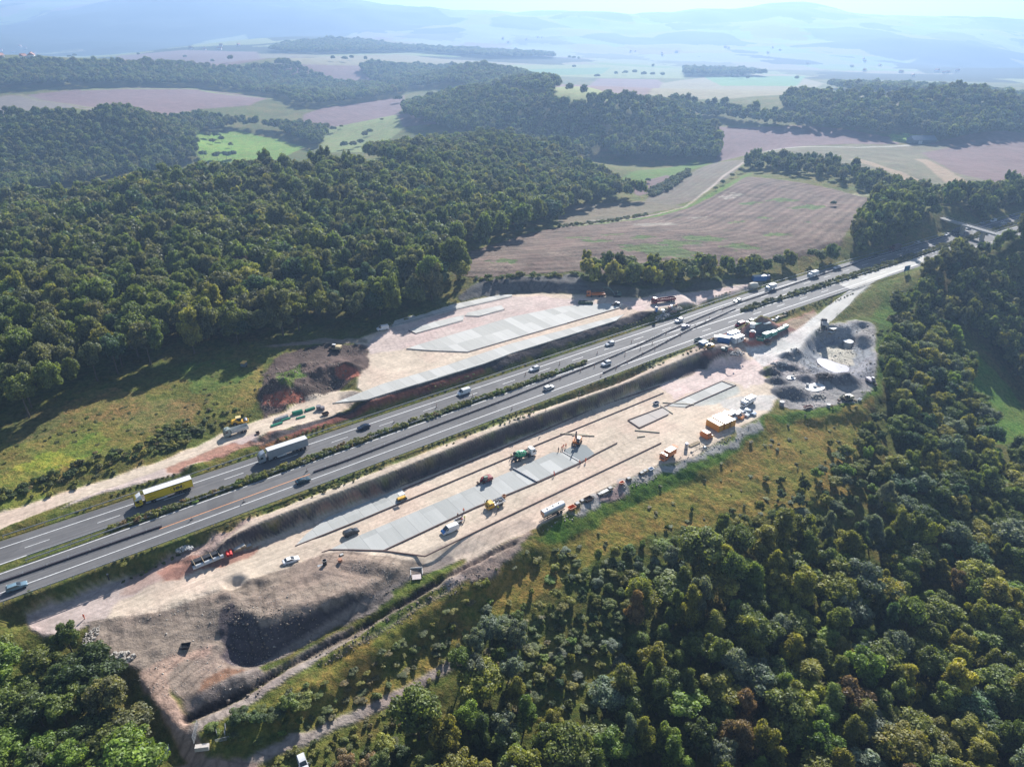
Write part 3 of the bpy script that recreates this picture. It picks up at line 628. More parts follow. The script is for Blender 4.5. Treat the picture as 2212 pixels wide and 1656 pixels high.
# furrows and tractor lines
w1 = g.math('SINE', g.math('ADD', g.math('MULTIPLY', fp, .92), g.math('MULTIPLY', n2, 1.6)))
w2 = g.math('POWER', g.math('ABSOLUTE', g.math('SINE', g.math('ADD', g.math('MULTIPLY', fp, .16), g.math('MULTIPLY', n2, 1.2)))), 12)
w3 = g.maprange(g.math('ADD', w1, g.math('MULTIPLY', w2, 1.3)), -1, 3, 1.25, .55)
c3 = g.mix(fa_, c2, g.scale(c2, w3))
g.l(c3, g.b.inputs['Base Color'])
g.b.inputs['Roughness'].default_value = .95; g.b.inputs['Specular IOR Level'].default_value = .12
rg_ = g.attr('rough').outputs['Fac']
bh = g.math('ADD', g.math('MULTIPLY', n1, g.math('ADD', g.math('MULTIPLY', va, .8), g.math('ADD', .1, g.math('MULTIPLY', rg_, .38)))) , g.math('MULTIPLY', n3, g.math('ADD', g.math('MULTIPLY', va, .25), .05)))
g.bump(bh, .8, 1.0)
nr = len(rr)
ii = np.arange(NTH - 1)[:, None] * nr + np.arange(nr - 1)[None]
F = np.stack([ii, ii + nr, ii + nr + 1, ii + 1], -1).reshape(-1, 4)[:, ::-1]
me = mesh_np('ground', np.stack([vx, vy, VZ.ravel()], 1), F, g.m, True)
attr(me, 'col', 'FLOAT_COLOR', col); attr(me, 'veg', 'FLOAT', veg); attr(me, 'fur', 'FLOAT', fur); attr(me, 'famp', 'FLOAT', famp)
attr(me, 'rough', 'FLOAT', (1 - bilin(SMO.astype(float), (vx - GX0) / GS, (vy - GY0) / GS)) * (dist < 560))
ground = link(bpy.data.objects.new('ground', me)); ground['kind'] = 'structure'

# ------------------------------------------------------------------ carriageways and markings
def resample(line, step=6.0):
    out = []
    for (x0, y0), (x1, y1) in zip(line[:-1], line[1:]):
        k = max(1, int(math.hypot(x1 - x0, y1 - y0) / step))
        for i in range(k): out.append((x0 + (x1 - x0) * i / k, y0 + (y1 - y0) * i / k))
    out.append(line[-1]); return np.array(out)
def smooth(l, k=9):
    l = np.asarray(l); o = l.copy()
    for i in range(len(l)):
        a = min(k, i, len(l) - 1 - i)
        o[i] = l[i - a:i + a + 1].mean(0)
    return o
def arc(l):
    return np.concatenate([[0], np.cumsum(np.hypot(*np.diff(l, axis=0).T))])
def even(l, n_):
    s = arc(l); q = np.linspace(0, s[-1], n_)
    return np.stack([np.interp(q, s, l[:, 0]), np.interp(q, s, l[:, 1])], 1)
def edge(ps, n_=260):
    return even(smooth(resample(PW(ps, 0)), 10), n_)
EU0, EU1, EL0, EL1 = edge(UTOP), edge(UBOT), edge(LTOP), edge(LBOT)
def strip(name, A_, B_, z, mat, uv=True):
    A_ = np.asarray(A_); B_ = np.asarray(B_); k = len(A_)
    zz = np.full(k, z) if np.isscalar(z) else z
    V = np.concatenate([np.c_[A_, zz], np.c_[B_, zz]])
    F = np.array([[i, i + k, i + k + 1, i + 1] for i in range(k - 1)])
    me = mesh_np(name, V, F, mat)
    s = arc(A_)
    attr(me, 'along', 'FLOAT', np.r_[s, s]); attr(me, 'across', 'FLOAT', np.r_[np.zeros(k), np.hypot(*(A_ - B_).T)])
    return me
def asphalt(name, c0, c1, joint=False):
    m = NT(name); p = m.pos(); al = m.attr('along').outputs['Fac']; ac = m.attr('across').outputs['Fac']
    v = m.n('ShaderNodeCombineXYZ'); m.l(m.math('MULTIPLY', al, .02), v.inputs[0]); m.l(ac, v.inputs[1])
    lane = m.noise(1.3, v.outputs[0], 4, .65); fine = m.noise(.35, p, 5, .65)
    f = m.math('ADD', m.math('MULTIPLY', lane, .75), m.math('MULTIPLY', fine, .25))
    c = m.mix(m.maprange(f, .35, .65, 0, 1), c0, c1)
    patch = m.maprange(m.noise(.03, p, 2), .55, .56, 0, 1)
    c = m.mix(m.math('MULTIPLY', patch, .35), c, tuple(q * .8 for q in c0))
    m.l(c, m.b.inputs['Base Color']); m.b.inputs['Roughness'].default_value = .8; m.b.inputs['Specular IOR Level'].default_value = .3
    m.bump(m.noise(9, p, 2), .25, .05)
    return m.m
M_ASP = asphalt('worn_asphalt', (.090, .088, .090), (.170, .165, .163))
M_ASP2 = asphalt('worn_asphalt_pale', (.10, .10, .105), (.16, .158, .155))
M_EXIT = asphalt('dusty_asphalt', (.36, .345, .31), (.48, .46, .42))
M_LINE = plain('road_paint_white', (.74, .74, .72), .6, var=.2)
M_LINEY = plain('road_paint_orange', (.85, .36, .13), .6, var=.2)
road_u = link(bpy.data.objects.new('road', strip('road', EU0, EU1, .05, M_ASP))); road_u['kind'] = 'structure'
road_l = link(bpy.data.objects.new('road', strip('road', EL0, EL1, .05, M_ASP))); road_l['kind'] = 'structure'
# asphalt of the median crossover and the dusty exit lane
def sheet(name, ps, z, mat, zf=None, raw=None, thick=0.0, attrs=False):
    poly = raw if raw is not None else PW(ps, z)
    from mathutils.geometry import tessellate_polygon
    tri = tessellate_polygon([[Vector((x, y, 0)) for x, y in poly]])
    k = len(poly); zz = z if zf is None else None
    V = [(x, y, z if zf is None else zf(x, y)) for x, y in poly]
    F = [tuple(t) for t in tri]
    me = bpy.data.meshes.new(name)
    if thick:
        V += [(x, y, v[2] - thick) for (x, y), v in zip(poly, V[:k])]
        F += [(i, (i + 1) % k, (i + 1) % k + k, i + k) for i in range(k)]
    me.from_pydata(V, [], F); bm = bmesh.new(); bm.from_mesh(me)
    bmesh.ops.recalc_face_normals(bm, faces=bm.faces); bm.to_mesh(me); bm.free()
    up = sum(p.normal.z * p.area for p in me.polygons)
    if up < 0: me.flip_normals()
    me.materials.append(mat); return me
def structure(name, me):
    o = link(bpy.data.objects.new(name, me)); o['kind'] = 'structure'; return o
def seg(L, a, b_, n_=None):
    k = len(L); i0, i1 = int(a * (k - 1)), int(b_ * (k - 1)); return L[i0:i1 + 1]
def pidx(L, px, py):
    x, y = at_z(px, py, 0); return int(np.argmin((L[:, 0] - x) ** 2 + (L[:, 1] - y) ** 2))
i0, i1 = pidx(EU1, 1262, 782), pidx(EU1, 1592, 668)
j0, j1 = pidx(EL0, 1262, 790), pidx(EL0, 1592, 676)
kk = 40
structure('road', strip('road', even(EU1[i0:i1 + 1], kk), even(EL0[j0:j1 + 1], kk), .046, M_ASP))
def offs(L, d):
    t = np.gradient(L, axis=0); t /= np.hypot(*t.T)[:, None]
    return L + np.c_[-t[:, 1], t[:, 0]] * d
def line_between(A_, B_, t, w, z, mat, name='road_marking', dash=None, a=0.0, b_=1.0):
    L = A_ * (1 - t) + B_ * t
    L = seg(L, a, b_)
    if dash is None:
        return structure(name, strip(name, offs(L, w / 2), offs(L, -w / 2), z, mat))
    s = arc(L); V = []; F = []; q = 0.0
    while q + dash[0] < s[-1]:
        P = []
        for e in (q, q + dash[0] / 2, q + dash[0]): P.append((np.interp(e, s, L[:, 0]), np.interp(e, s, L[:, 1])))
        P = np.array(P); O1, O2 = offs(P, w / 2), offs(P, -w / 2); b0 = len(V)
        V += [(*p, z) for p in O1] + [(*p, z) for p in O2]
        F += [(b0, b0 + 3, b0 + 4, b0 + 1), (b0 + 1, b0 + 4, b0 + 5, b0 + 2)]
        q += dash[0] + dash[1]
    return structure(name, mesh_np(name, np.array(V), np.array(F), mat))
line_between(EU0, EU1, .30, .26, .056, M_LINE)
line_between(EU0, EU1, .625, .2, .056, M_LINE, dash=(6, 12))
line_between(EU0, EU1, .965, .26, .056, M_LINE)
line_between(EL0, EL1, .045, .26, .056, M_LINE)
line_between(EL0, EL1, .70, .26, .056, M_LINE)
line_between(EL0, EL1, .37, .2, .056, M_LINE, dash=(6, 12), a=.44)
line_between(EL0, EL1, .47, .22, .057, M_LINEY, a=pidx(EL0, 345, 1117) / 259., b_=pidx(EL0, 668, 1003) / 259.)
structure('road', sheet('road', [(1812,614),(1900,584),(1996,552),(1994,569),(1921,594),(1884,612),(1839,627)], .054, M_EXIT)) if False else None
# exit lane from the site
EX0 = PW([(1759,684),(1790,660),(1839,627),(1870,617)], -1.2); EX1 = PW([(1789,697),(1834,659),(1854,637),(1886,613)], -1.2)
hx = lambda x, y: h1(x, y) + .06
A_ = even(np.array(EX0), 30); B_ = even(np.array(EX1), 30)
nx = 5; V = []; 
for i in range(30):
    for j in range(nx):
        p = A_[i] * (1 - j / (nx - 1)) + B_[i] * j / (nx - 1); V.append((p[0], p[1], max(hx(*p), h1(*p) + .06)))
F = [(i * nx + j, (i + 1) * nx + j, (i + 1) * nx + j + 1, i * nx + j + 1) for i in range(29) for j in range(nx - 1)]
me = mesh_np('road', np.array(V), np.array(F), M_EXIT); attr(me, 'along', 'FLOAT', np.repeat(np.arange(30) * 3., nx)); attr(me, 'across', 'FLOAT', np.tile(np.arange(nx) * 3., 30))
structure('road', me)
PX_ = [(1812,614),(1900,584),(1996,552),(1994,568),(1921,593),(1884,611),(1841,626)]
mx_ = sheet('road', PX_, .0535, M_EXIT); attr(mx_, 'along', 'FLOAT', [v.co.x for v in mx_.vertices]); attr(mx_, 'across', 'FLOAT', [v.co.y for v in mx_.vertices]); structure('road', mx_)

# ------------------------------------------------------------------ concrete slabs
def concrete(name, c0, c1, joints=5.0, ang=.63, contrast=.12):
    m = NT(name); p = m.pos()
    rot = m.n('ShaderNodeMapping'); rot.inputs['Rotation'].default_value = (0, 0, -ang); m.l(p, rot.inputs[0])
    sx = m.n('ShaderNodeSeparateXYZ'); m.l(rot.outputs[0], sx.inputs[0])
    cell = m.math('FLOOR', m.math('DIVIDE', sx.outputs[0], joints)); cellb = m.math('FLOOR', m.math('DIVIDE', sx.outputs[1], joints * 2.4))
    wn_ = m.n('ShaderNodeTexWhiteNoise', noise_dimensions='2D'); cv = m.n('ShaderNodeCombineXYZ'); m.l(cell, cv.inputs[0]); m.l(cellb, cv.inputs[1]); m.l(cv.outputs[0], wn_.inputs['Vector'])
    fr = m.math('FRACT', m.math('DIVIDE', sx.outputs[0], joints)); jl = m.math('GREATER_THAN', fr, .975)
    st = m.n('ShaderNodeMapping'); st.inputs['Scale'].default_value = (1, .12, 1); m.l(rot.outputs[0], st.inputs[0])
    f = m.math('ADD', m.math('MULTIPLY', wn_.outputs[0], .45), m.math('MULTIPLY', m.noise(.5, st.outputs[0], 5, .7), .55))
    c = m.mix(m.maprange(f, .2, .75, 0, 1), c0, c1)
    c = m.mix(m.math('MULTIPLY', jl, .45), c, (.12, .12, .115))
    m.l(c, m.b.inputs['Base Color']); m.b.inputs['Roughness'].default_value = .85; m.b.inputs['Specular IOR Level'].default_value = .25
    m.bump(m.noise(2.5, p, 4), .15, .1)
    return m.m
M_CON = concrete('fresh_concrete', (.33, .335, .315), (.48, .48, .455))
M_CON2 = concrete('pale_concrete', (.37, .365, .335), (.52, .51, .475), 4.5)
M_WET = concrete('wet_concrete', (.16, .18, .18), (.27, .29, .29), 40)
SL = -5.5; SU = 4.0
def slab(ps, z, mat, th_=.32, up=.3): return structure('pavement', sheet('pavement', ps, z + up, mat, thick=th_ + .1))
slab([(638,1178),(661,1153),(708,1116),(740,1104),(866,1054),(882,1077),(763,1128)], SL, M_CON)
slab([(713,1186),(743,1171),(783,1153),(1106,1016),(1112,1014),(1159,1040),(1106,1062),(1028,1093),(828,1187),(753,1185)], SL, M_CON, up=.22)
slab([(1113,1013),(1194,976),(1216,978),(1251,998),(1160,1039)], SL, M_CON, up=.34)
slab([(1218,972),(1246,958),(1266,961),(1284,979),(1271,988),(1252,997)], SL, M_WET, up=.2)
slab([(1443,876),(1466,866),(1559,824),(1586,833),(1482,879)], -5.5, M_CON2, up=.14)
slab([(1360,908),(1441,877),(1446,893),(1381,922)], -5.5, concrete('dusty_slab', (.42,.37,.33), (.47,.43,.39), 20), up=.09)
slab([(845,706),(853,692),(978,657),(1078,637),(1106,636),(1106,640),(980,669)], SU, M_CON2)
slab([(882,713),(898,720),(1000,692),(1003,680),(940,694)], SU, M_CON2)
slab([(1004,682),(1035,683),(1090,668),(1083,659),(1010,675)], SU, M_CON2)
slab([(878,753),(900,745),(1106,684),(1218,661),(1306,655),(1345,656),(1341,664),(1106,732),(1010,760),(930,757)], SU, M_CON2)
slab([(718,871),(793,863),(903,829),(1048,784),(1106,762),(1331,692),(1348,679),(1106,741),(963,789),(828,828),(760,855)], SU, M_CON2, up=.16)
# ------------------------------------------------------------------ foliage
def foliage_mat():
    m = NT('foliage'); m.t.nodes.remove(m.b)
    tint = m.attr('tint', 'INSTANCER').outputs['Color']
    lf = m.attr('leaf').outputs['Fac']
    ob = m.n('ShaderNodeTexCoord').outputs['Object']
    f = m.noise(2.2, ob, 2)
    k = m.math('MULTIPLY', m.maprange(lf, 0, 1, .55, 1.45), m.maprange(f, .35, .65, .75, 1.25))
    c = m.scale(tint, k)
    c = m.mix(m.maprange(f, .5, .7, 0, .35), c, m.mix(1.0, c, (1.5, 1.15, .6), 'MULTIPLY'))
    d = m.n('ShaderNodeBsdfDiffuse'); t = m.n('ShaderNodeBsdfTranslucent'); mx = m.n('ShaderNodeMixShader')
    gl = m.n('ShaderNodeBsdfGlossy'); gl.inputs['Roughness'].default_value = .55; mg = m.n('ShaderNodeMixShader')
    m.l(c, d.inputs[0]); m.l(m.mix(1.0, c, (1.25, 1.3, .7), 'MULTIPLY'), t.inputs[0])
    mx.inputs[0].default_value = .45; m.l(d.outputs[0], mx.inputs[1]); m.l(t.outputs[0], mx.inputs[2])
    gl.inputs[0].default_value = (.6, .65, .7, 1); mg.inputs[0].default_value = .035
    m.l(mx.outputs[0], mg.inputs[1]); m.l(gl.outputs[0], mg.inputs[2]); m.l(mg.outputs[0], m.out.inputs[0])
    return m.m
M_FOL = foliage_mat()
M_BARK = plain('bark', (.11, .085, .06), .9, var=.3)
def sph(nv, seed):
    r = np.random.RandomState(seed); v = r.normal(size=(nv, 3)); return v / np.linalg.norm(v, axis=1)[:, None], r
def crown_mesh(name, seed, nleaf, size, kind='round'):
    """foliage as many small leaf sprays over the lobes of a crown about 2 wide and 2 high, centred on 0"""
    r = np.random.RandomState(seed)
    lobes = []
    if kind == 'round':
        for i in range(30 if size < .15 else 16):
            a = r.rand() * 6.283; e = math.asin(r.uniform(-.45, 1)); q = r.uniform(.5, .82)
            lobes.append((math.cos(a) * math.cos(e) * q, math.sin(a) * math.cos(e) * q, math.sin(e) * q * 1.05, r.uniform(.15, .36) * (1.25 if size > .15 else 1)))
        lobes.append((0, 0, .1, .62))
    elif kind == 'tall':
        for i in range(18):
            z = r.uniform(-.85, .85); w = .55 * math.sqrt(max(.05, 1 - (z * .95) ** 2)); a = r.rand() * 6.283
            lobes.append((math.cos(a) * w, math.sin(a) * w, z, r.uniform(.22, .36)))
        lobes.append((0, 0, -.2, .5)); lobes.append((0, 0, .4, .4))
    elif kind == 'feather':
        for i in range(26):
            z = r.uniform(-.9, .95); w = (.85 * (1 - z) / 1.9 + .1) * r.uniform(.6, 1); a = r.rand() * 6.283
            lobes.append((math.cos(a) * w, math.sin(a) * w, z, r.uniform(.14, .24)))
        lobes.append((0, 0, -.45, .45)); lobes.append((0, 0, .1, .3))
    elif kind == 'multi':
        for i in range(22):
            a = r.rand() * 6.283; q = r.uniform(.1, .75); z = r.uniform(-.6, .75) * (1 - q * .35)
            lobes.append((math.cos(a) * q, math.sin(a) * q, z, r.uniform(.16, .3)))
        lobes.append((0, 0, -.1, .5))
    else:  # bush
        for i in range(14):
            a = r.rand() * 6.283; q = r.uniform(.2, .7)
            lobes.append((math.cos(a) * q, math.sin(a) * q, r.uniform(-.5, .55) * (1 - .5 * q), r.uniform(.2, .38)))
        lobes.append((0, 0, -.1, .55))
    lobes = np.array(lobes)
    w = lobes[:, 3] ** 2; w /= w.sum()
    li = r.choice(len(lobes), nleaf, p=w)
    nrm = r.normal(size=(nleaf, 3)); nrm[:, 2] += .25; nrm /= np.linalg.norm(nrm, axis=1)[:, None]
    rad = lobes[li, 3] * r.uniform(.72, 1.08, nleaf)
    c = lobes[li, :3] + nrm * rad[:, None]
    if kind == 'feather': droop = np.array([0, 0, -.25])
    else: droop = np.zeros(3)
    nn = nrm + r.normal(size=(nleaf, 3)) * (.65 if size < .08 or kind == 'feather' else .35) + np.array([0, 0, .3]); nn /= np.linalg.norm(nn, axis=1)[:, None]
    t = np.cross(nn, r.normal(size=(nleaf, 3))); t /= np.linalg.norm(t, axis=1)[:, None] + 1e-9
    if kind == 'feather': t = nrm * .8 + droop + t * .3; t -= nn * (t * nn).sum(1)[:, None]; t /= np.linalg.norm(t, axis=1)[:, None] + 1e-9
    s = np.cross(nn, t)
    L = size * r.uniform(.6, 1.3, nleaf) * (1.8 if kind == 'feather' else 1.15); Wd = size * r.uniform(.5, .9, nleaf) * (.5 if kind == 'feather' else 1)
    tip = c + t * L[:, None] - nn * (L * .25)[:, None]
    V = np.stack([c - t * (L * .8)[:, None], c + s * Wd[:, None], tip, c - s * Wd[:, None]], 1).reshape(-1, 3)
    F = np.arange(nleaf * 4).reshape(-1, 4)
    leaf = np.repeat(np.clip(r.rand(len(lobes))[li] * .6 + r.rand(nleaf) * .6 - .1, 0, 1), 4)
    # inner mass of every lobe so that a crown is dense
    bm = bmesh.new(); bmesh.ops.create_icosphere(bm, subdivisions=1, radius=1.0)
    iv = np.array([v.co[:] for v in bm.verts]); itri = np.array([[v.index for v in f.verts] for f in bm.faces]); bm.free()
    CV, CF = [], []
    for k, lb in enumerate(lobes):
        CV.append(iv * lb[3] * .68 * r.uniform(.85, 1.1, (len(iv), 1)) + lb[:3]); CF.append(itri + k * len(iv) + len(V))
    CV = np.concatenate(CV); CF = np.concatenate(CF)
    CF4 = np.c_[CF, CF[:, -1:]]
    me = bpy.data.meshes.new(name)
    VV = np.concatenate([V, CV]).astype(np.float32)
    me.vertices.add(len(VV)); me.vertices.foreach_set('co', VV.ravel())
    idx = np.concatenate([F.ravel(), CF.ravel()]).astype(np.int32)
    ls = np.concatenate([np.arange(nleaf) * 4, nleaf * 4 + np.arange(len(CF)) * 3]).astype(np.int32)
    lt = np.concatenate([np.full(nleaf, 4), np.full(len(CF), 3)]).astype(np.int32)
    me.loops.add(len(idx)); me.loops.foreach_set('vertex_index', idx)
    me.polygons.add(len(ls)); me.polygons.foreach_set('loop_start', ls); me.polygons.foreach_set('loop_total', lt)
    me.update(calc_edges=True)
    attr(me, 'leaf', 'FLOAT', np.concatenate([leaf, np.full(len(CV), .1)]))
    me.materials.append(M_FOL)
    return me
KINDS = ['round', 'tall', 'feather', 'multi', 'bush']
CROWN = {}   # (kind, lod) -> list of meshes
for kd, cnt in (('round', 3), ('tall', 2), ('feather', 2), ('multi', 2), ('bush', 3)):
    for lod, (nl, sz) in enumerate(((3600, .062), (1000, .11), (260, .2))):
        CROWN[kd, lod] = [crown_mesh('crown', 100 * KINDS.index(kd) + 10 * lod + i, int(nl * (.6 if kd == 'bush' else 1)), sz * (1.3 if kd == 'bush' else 1), kd) for i in range(cnt if lod < 2 else min(cnt, 2))]
def trunk_mesh(seed, limbs=True):
    """unit-height trunk, 1 = height of the crown centre; x,y scaled with it"""
    r = random.Random(seed); V = []; F = []
    def tube(pts_, rad):
        b0 = len(V)
        for (p, q) in zip(pts_, rad):
            for k in range(6):
                a = k * math.pi / 3; V.append((p[0] + math.cos(a) * q, p[1] + math.sin(a) * q, p[2]))
        for i in range(len(pts_) - 1):
            for k in range(6):
                F.append((b0 + i * 6 + k, b0 + i * 6 + (k + 1) % 6, b0 + (i + 1) * 6 + (k + 1) % 6, b0 + (i + 1) * 6 + k))
    tube([(0, 0, -.12), (0, 0, 0), (.01, .0, .4), (.02, -.01, .8), (0, 0, 1.25)], [.05, .04, .03, .024, .008])
    if limbs:
        for i in range(5):
            a = i * 1.3 + r.random(); z = .55 + .1 * i
            tube([(0, 0, z), (math.cos(a) * .14, math.sin(a) * .14, z + .14), (math.cos(a) * .26, math.sin(a) * .26, z + .32)], [.016, .012, .004])
    me = bpy.data.meshes.new('trunk'); me.from_pydata(V, [], F); me.materials.append(M_BARK); return me
TRUNKS = [trunk_mesh(i) for i in range(3)]

TINT = {'green': (.165, .200, .045), 'deep': (.090, .125, .034), 'dull': (.165, .170, .066), 'olive': (.250, .245, .048), 'yellow': (.32, .31, .045),
        'lime': (.20, .28, .048), 'silver': (.20, .23, .15), 'russet': (.27, .18, .080), 'purple': (.15, .09, .09), 'orange': (.42, .26, .07), 'blue': (.09, .145, .062), 'straw': (.24, .20, .085), 'turf': (.145, .16, .052)}
# a plant: x, y, z, crown radius, height, kind index, tint name, zone
PL = []
def scatter(ps, ymax, sp, hgt, rad, mix, kinds, zone, ymin=0, dens=1.0, raw=None):
    poly = np.array(raw if raw is not None else HP(ps, ymax, ymin))
    x0, y0 = poly.min(0); x1, y1 = poly.max(0)
    nx, ny = int((x1 - x0) / sp) + 1, int((y1 - y0) / (sp * .87)) + 1
    I, J = np.meshgrid(np.arange(nx), np.arange(ny), indexing='ij')
    X = x0 + (I + .5 * (J % 2)) * sp + nrs.uniform(-.38, .38, I.shape) * sp
    Y = y0 + J * sp * .87 + nrs.uniform(-.38, .38, I.shape) * sp
    m = inside(poly, X, Y)
    if dens < 1: m &= nrs.rand(*m.shape) < dens * (1.3 + 3 * fbm(X, Y, sp * 4, 2))
    X, Y = X[m], Y[m]
    if not len(X): return
    px, py, d = project(X, Y, H(X, Y))
    ok = (px > -260) & (px < 2470) & (py < 2150)
    X, Y = X[ok], Y[ok]; Z = H(X, Y)
    names = [k for k, v in mix for _ in range(v)]
    reg = fbm(X + 900, Y, sp * 5, 2)
    for x, y, z, g_ in zip(X, Y, Z, reg):
        h = rnd.uniform(*hgt) * (1 + .25 * g_); r_ = rnd.uniform(*rad) * (1 + .3 * g_)
        if rnd.random() < .12: h *= 1.18; r_ *= 1.15
        PL.append([x, y, z, r_, h, rnd.choice(kinds), names[int(min(.999, max(0, rnd.random() * .7 + (g_ + .5) * .3)) * len(names))], zone])
leafy = [('deep', 3), ('green', 8), ('blue', 1), ('dull', 5), ('olive', 3), ('russet', 1)]
leafy2 = [('deep', 4), ('blue', 1), ('green', 7), ('dull', 5), ('olive', 1)]
mixed = [('deep', 4), ('blue', 1), ('green', 7), ('silver', 2), ('olive', 5), ('lime', 2), ('yellow', 1), ('russet', 1)]
FA = [(-160,985),(0,925),(140,876),(250,830),(330,802),(430,778),(520,752),(560,738),(700,722),(780,708),(850,688),(980,652),(1030,616),(1005,598),(985,562),(1050,540),(1100,522),(1208,490),(1212,470),(1195,456),(1130,432),(1050,408),(960,396),(750,384),(600,388),(430,404),(250,436),(0,458),(-160,470)]
scatter(FA, 690, 9.2, (14, 21), (4.6, 7.2), leafy, ['round', 'round', 'round', 'multi', 'tall'], 'wood behind the upper platform')
scatter([(-160,440),(0,432),(200,400),(330,384),(430,352),(428,300),(440,290),(520,277),(600,286),(625,300),(690,322),(708,300),(700,285),(650,268),(655,238),(560,242),(540,246),(430,256),(330,264),(200,262),(0,262),(-160,262)], 1260, 10, (15, 20), (5, 6.8), leafy2, ['round', 'round', 'multi'], 'far')
scatter([(-200,196),(0,194),(180,190),(330,188),(430,190),(520,201),(590,212),(650,234),(700,232),(870,207),(885,190),(800,192),(740,187),(680,168),(650,155),(640,142),(400,150),(200,145),(0,145),(-200,145)], 2450, 14, (17, 23), (7, 9.5), leafy2, ['round'], 'far')
scatter([(798,352),(830,338),(950,322),(1130,318),(1200,342),(1290,388),(1392,433),(1300,444),(1212,468),(1130,432),(1050,408),(960,396),(850,372)], 960, 9.5, (15, 20), (4.8, 6.6), leafy, ['round', 'round', 'multi'], 'far')
scatter([(878,262),(872,240),(885,214),(950,212),(1100,218),(1180,226),(1250,240),(1400,234),(1470,258),(1545,302),(1562,330),(1546,351),(1450,353),(1330,353),(1290,332),(1200,330),(1100,304),(1000,298),(950,285),(920,275)], 1440, 10.5, (17, 23), (5.5, 7.6), leafy2, ['round', 'round', 'multi'], 'far')
scatter([(1400,228),(1450,226),(1560,242),(1700,264),(1900,296),(1935,303),(1700,282),(1560,262),(1480,252)], 1350, 10.5, (16, 21), (5.5, 7.2), leafy2, ['round', 'round', 'multi'], 'far')
scatter([(1680,232),(1720,216),(1800,219),(1900,228),(2000,218),(2150,228),(2330,234),(2330,284),(2212,298),(2050,314),(2000,303),(1960,290),(1930,286),(1900,290),(1800,272),(1700,255)], 1500, 11, (17, 23), (5.5, 7.6), leafy2, ['round', 'round', 'multi'], 'far')
scatter([(1785,190),(1900,192),(2050,200),(2300,228),(2100,216),(1850,206)], 2100, 14, (17, 22), (7, 9), leafy2, ['round'], 'far')
scatter([(780,152),(800,143),(950,152),(1100,160),(1200,188),(1210,206),(1150,212),(1000,192),(880,192),(800,178)], 2500, 14, (17, 22), (7, 9), leafy2, ['round'], 'far')
scatter([(580,112),(620,99),(700,92),(800,94),(850,104),(1000,113),(1190,122),(1200,128),(1050,127),(900,114),(800,116),(700,118),(600,115)], 3600, 17, (19, 24), (9, 11.5), leafy2, ['round'], 'far')
scatter([(1475,154),(1600,157),(1660,166),(1480,167)], 3000, 15, (18, 24), (8, 11), leafy2, ['round'], 'far')
for px, py in [(530,178),(560,182),(600,162),(620,170),(460,138),(500,135),(400,128),(160,118),(150,122),(720,133),(745,134),(760,131),(790,135),(300,122),(1230,120),(1240,121),(1250,121),(1330,165),(1350,163),(1370,163),(1390,167),(1410,166),(1430,168),(1290,170),(1410,150),(1580,172),(1615,175),(1600,170),(860,222),(705,196),(1230,204),(1260,214),(1280,222),(1720,176),(1240,150)]:
    x, y = hit(px, py, 3200); PL.append([x, y, h1(x, y), rnd.uniform(6, 11), rnd.uniform(14, 20), 'round', 'deep', 'far'])
# belts, hedges and single trees in the fields
scatter([(1607,378),(1640,366),(1700,378),(1760,386),(1830,402),(1900,425),(1960,442),(2010,452),(2015,430),(1900,398),(1840,378),(1750,356),(1650,352),(1615,352)], 900, 9, (10, 15), (4, 5.5), leafy2, ['round', 'tall'], 'tree belt between the fields', dens=.85)
scatter([(1812,556),(1828,540),(1868,475),(1902,444),(1960,442),(2020,458),(2040,475),(2005,503),(1900,535),(1830,557)], 800, 8.5, (13, 19), (4.5, 6), leafy2, ['round', 'tall'], 'wood above the motorway')
scatter([(2028,478),(2110,480),(2330,436),(2330,402),(2212,410),(2100,428),(2030,436)], 900, 9, (13, 18), (4.5, 6), leafy2, ['round', 'tall'], 'wood above the motorway')
scatter([(1247,610),(1255,584),(1330,588),(1420,590),(1560,584),(1560,600),(1500,616),(1400,620),(1330,622)], 700, 6.5, (8, 13), (3.6, 5.4), [('olive', 6), ('green', 4), ('yellow', 1), ('dull', 3), ('deep', 1)], ['round', 'tall', 'bush'], 'hedgerow above the upper platform')
scatter([(1560,584),(1660,576),(1800,558),(1830,560),(1680,592),(1600,602),(1560,600)], 700, 6.5, (6, 11), (3, 4.8), [('olive', 3), ('green', 4), ('deep', 3)], ['bush', 'round'], 'hedgerow above the upper platform')
scatter([(990,600),(1040,602),(1150,590),(1250,588),(1250,596),(1150,598),(1040,612),(1000,614)], 600, 3.6, (1.5, 3), (1.5, 2.4), [('olive', 3), ('green', 4), ('lime', 1)], ['bush'], 'verge', dens=.9)
scatter([(1398,425),(1400,412),(1440,390),(1490,368),(1492,380),(1450,408),(1420,424)], 1000, 5, (3, 5), (2.4, 3.4), [('silver', 4), ('dull', 3)], ['bush'], 'strip of scrub between the fields')
scatter([(1205,489),(1300,478),(1400,462),(1400,465),(1300,482),(1205,493)], 800, 4, (1.2, 2.4), (1.4, 2), leafy, ['bush'], 'verge')
for px, py, r_, h in [(1560,400,3,5),(1580,385,3,5),(1600,375,4,6),(1545,412,2.5,4),(1625,365,6,10),(1400,395,3,5),(500,320,4,9),(480,308,6,10),(470,300,7,11),(450,300,7,11),(460,312,6,9),(420,345,6,10),(440,342,7,11),(470,345,7,11),(490,345,7,12),(505,342,6,11),(705,280,7,11),(720,286,6,10),(738,278,4,6),(790,300,6,12),(800,292,6,10),(780,315,6,10),(765,320,7,10),(745,322,7,11),(825,262,4,5),(1275,432,5,7),(1800,445,3,4),(1640,372,6,11)]:
    x, y = hit(px, py, 1300); PL.append([x, y, h1(x, y), r_, h, 'round', rnd.choice(['deep', 'green', 'dull', 'blue']), 'single field trees'])
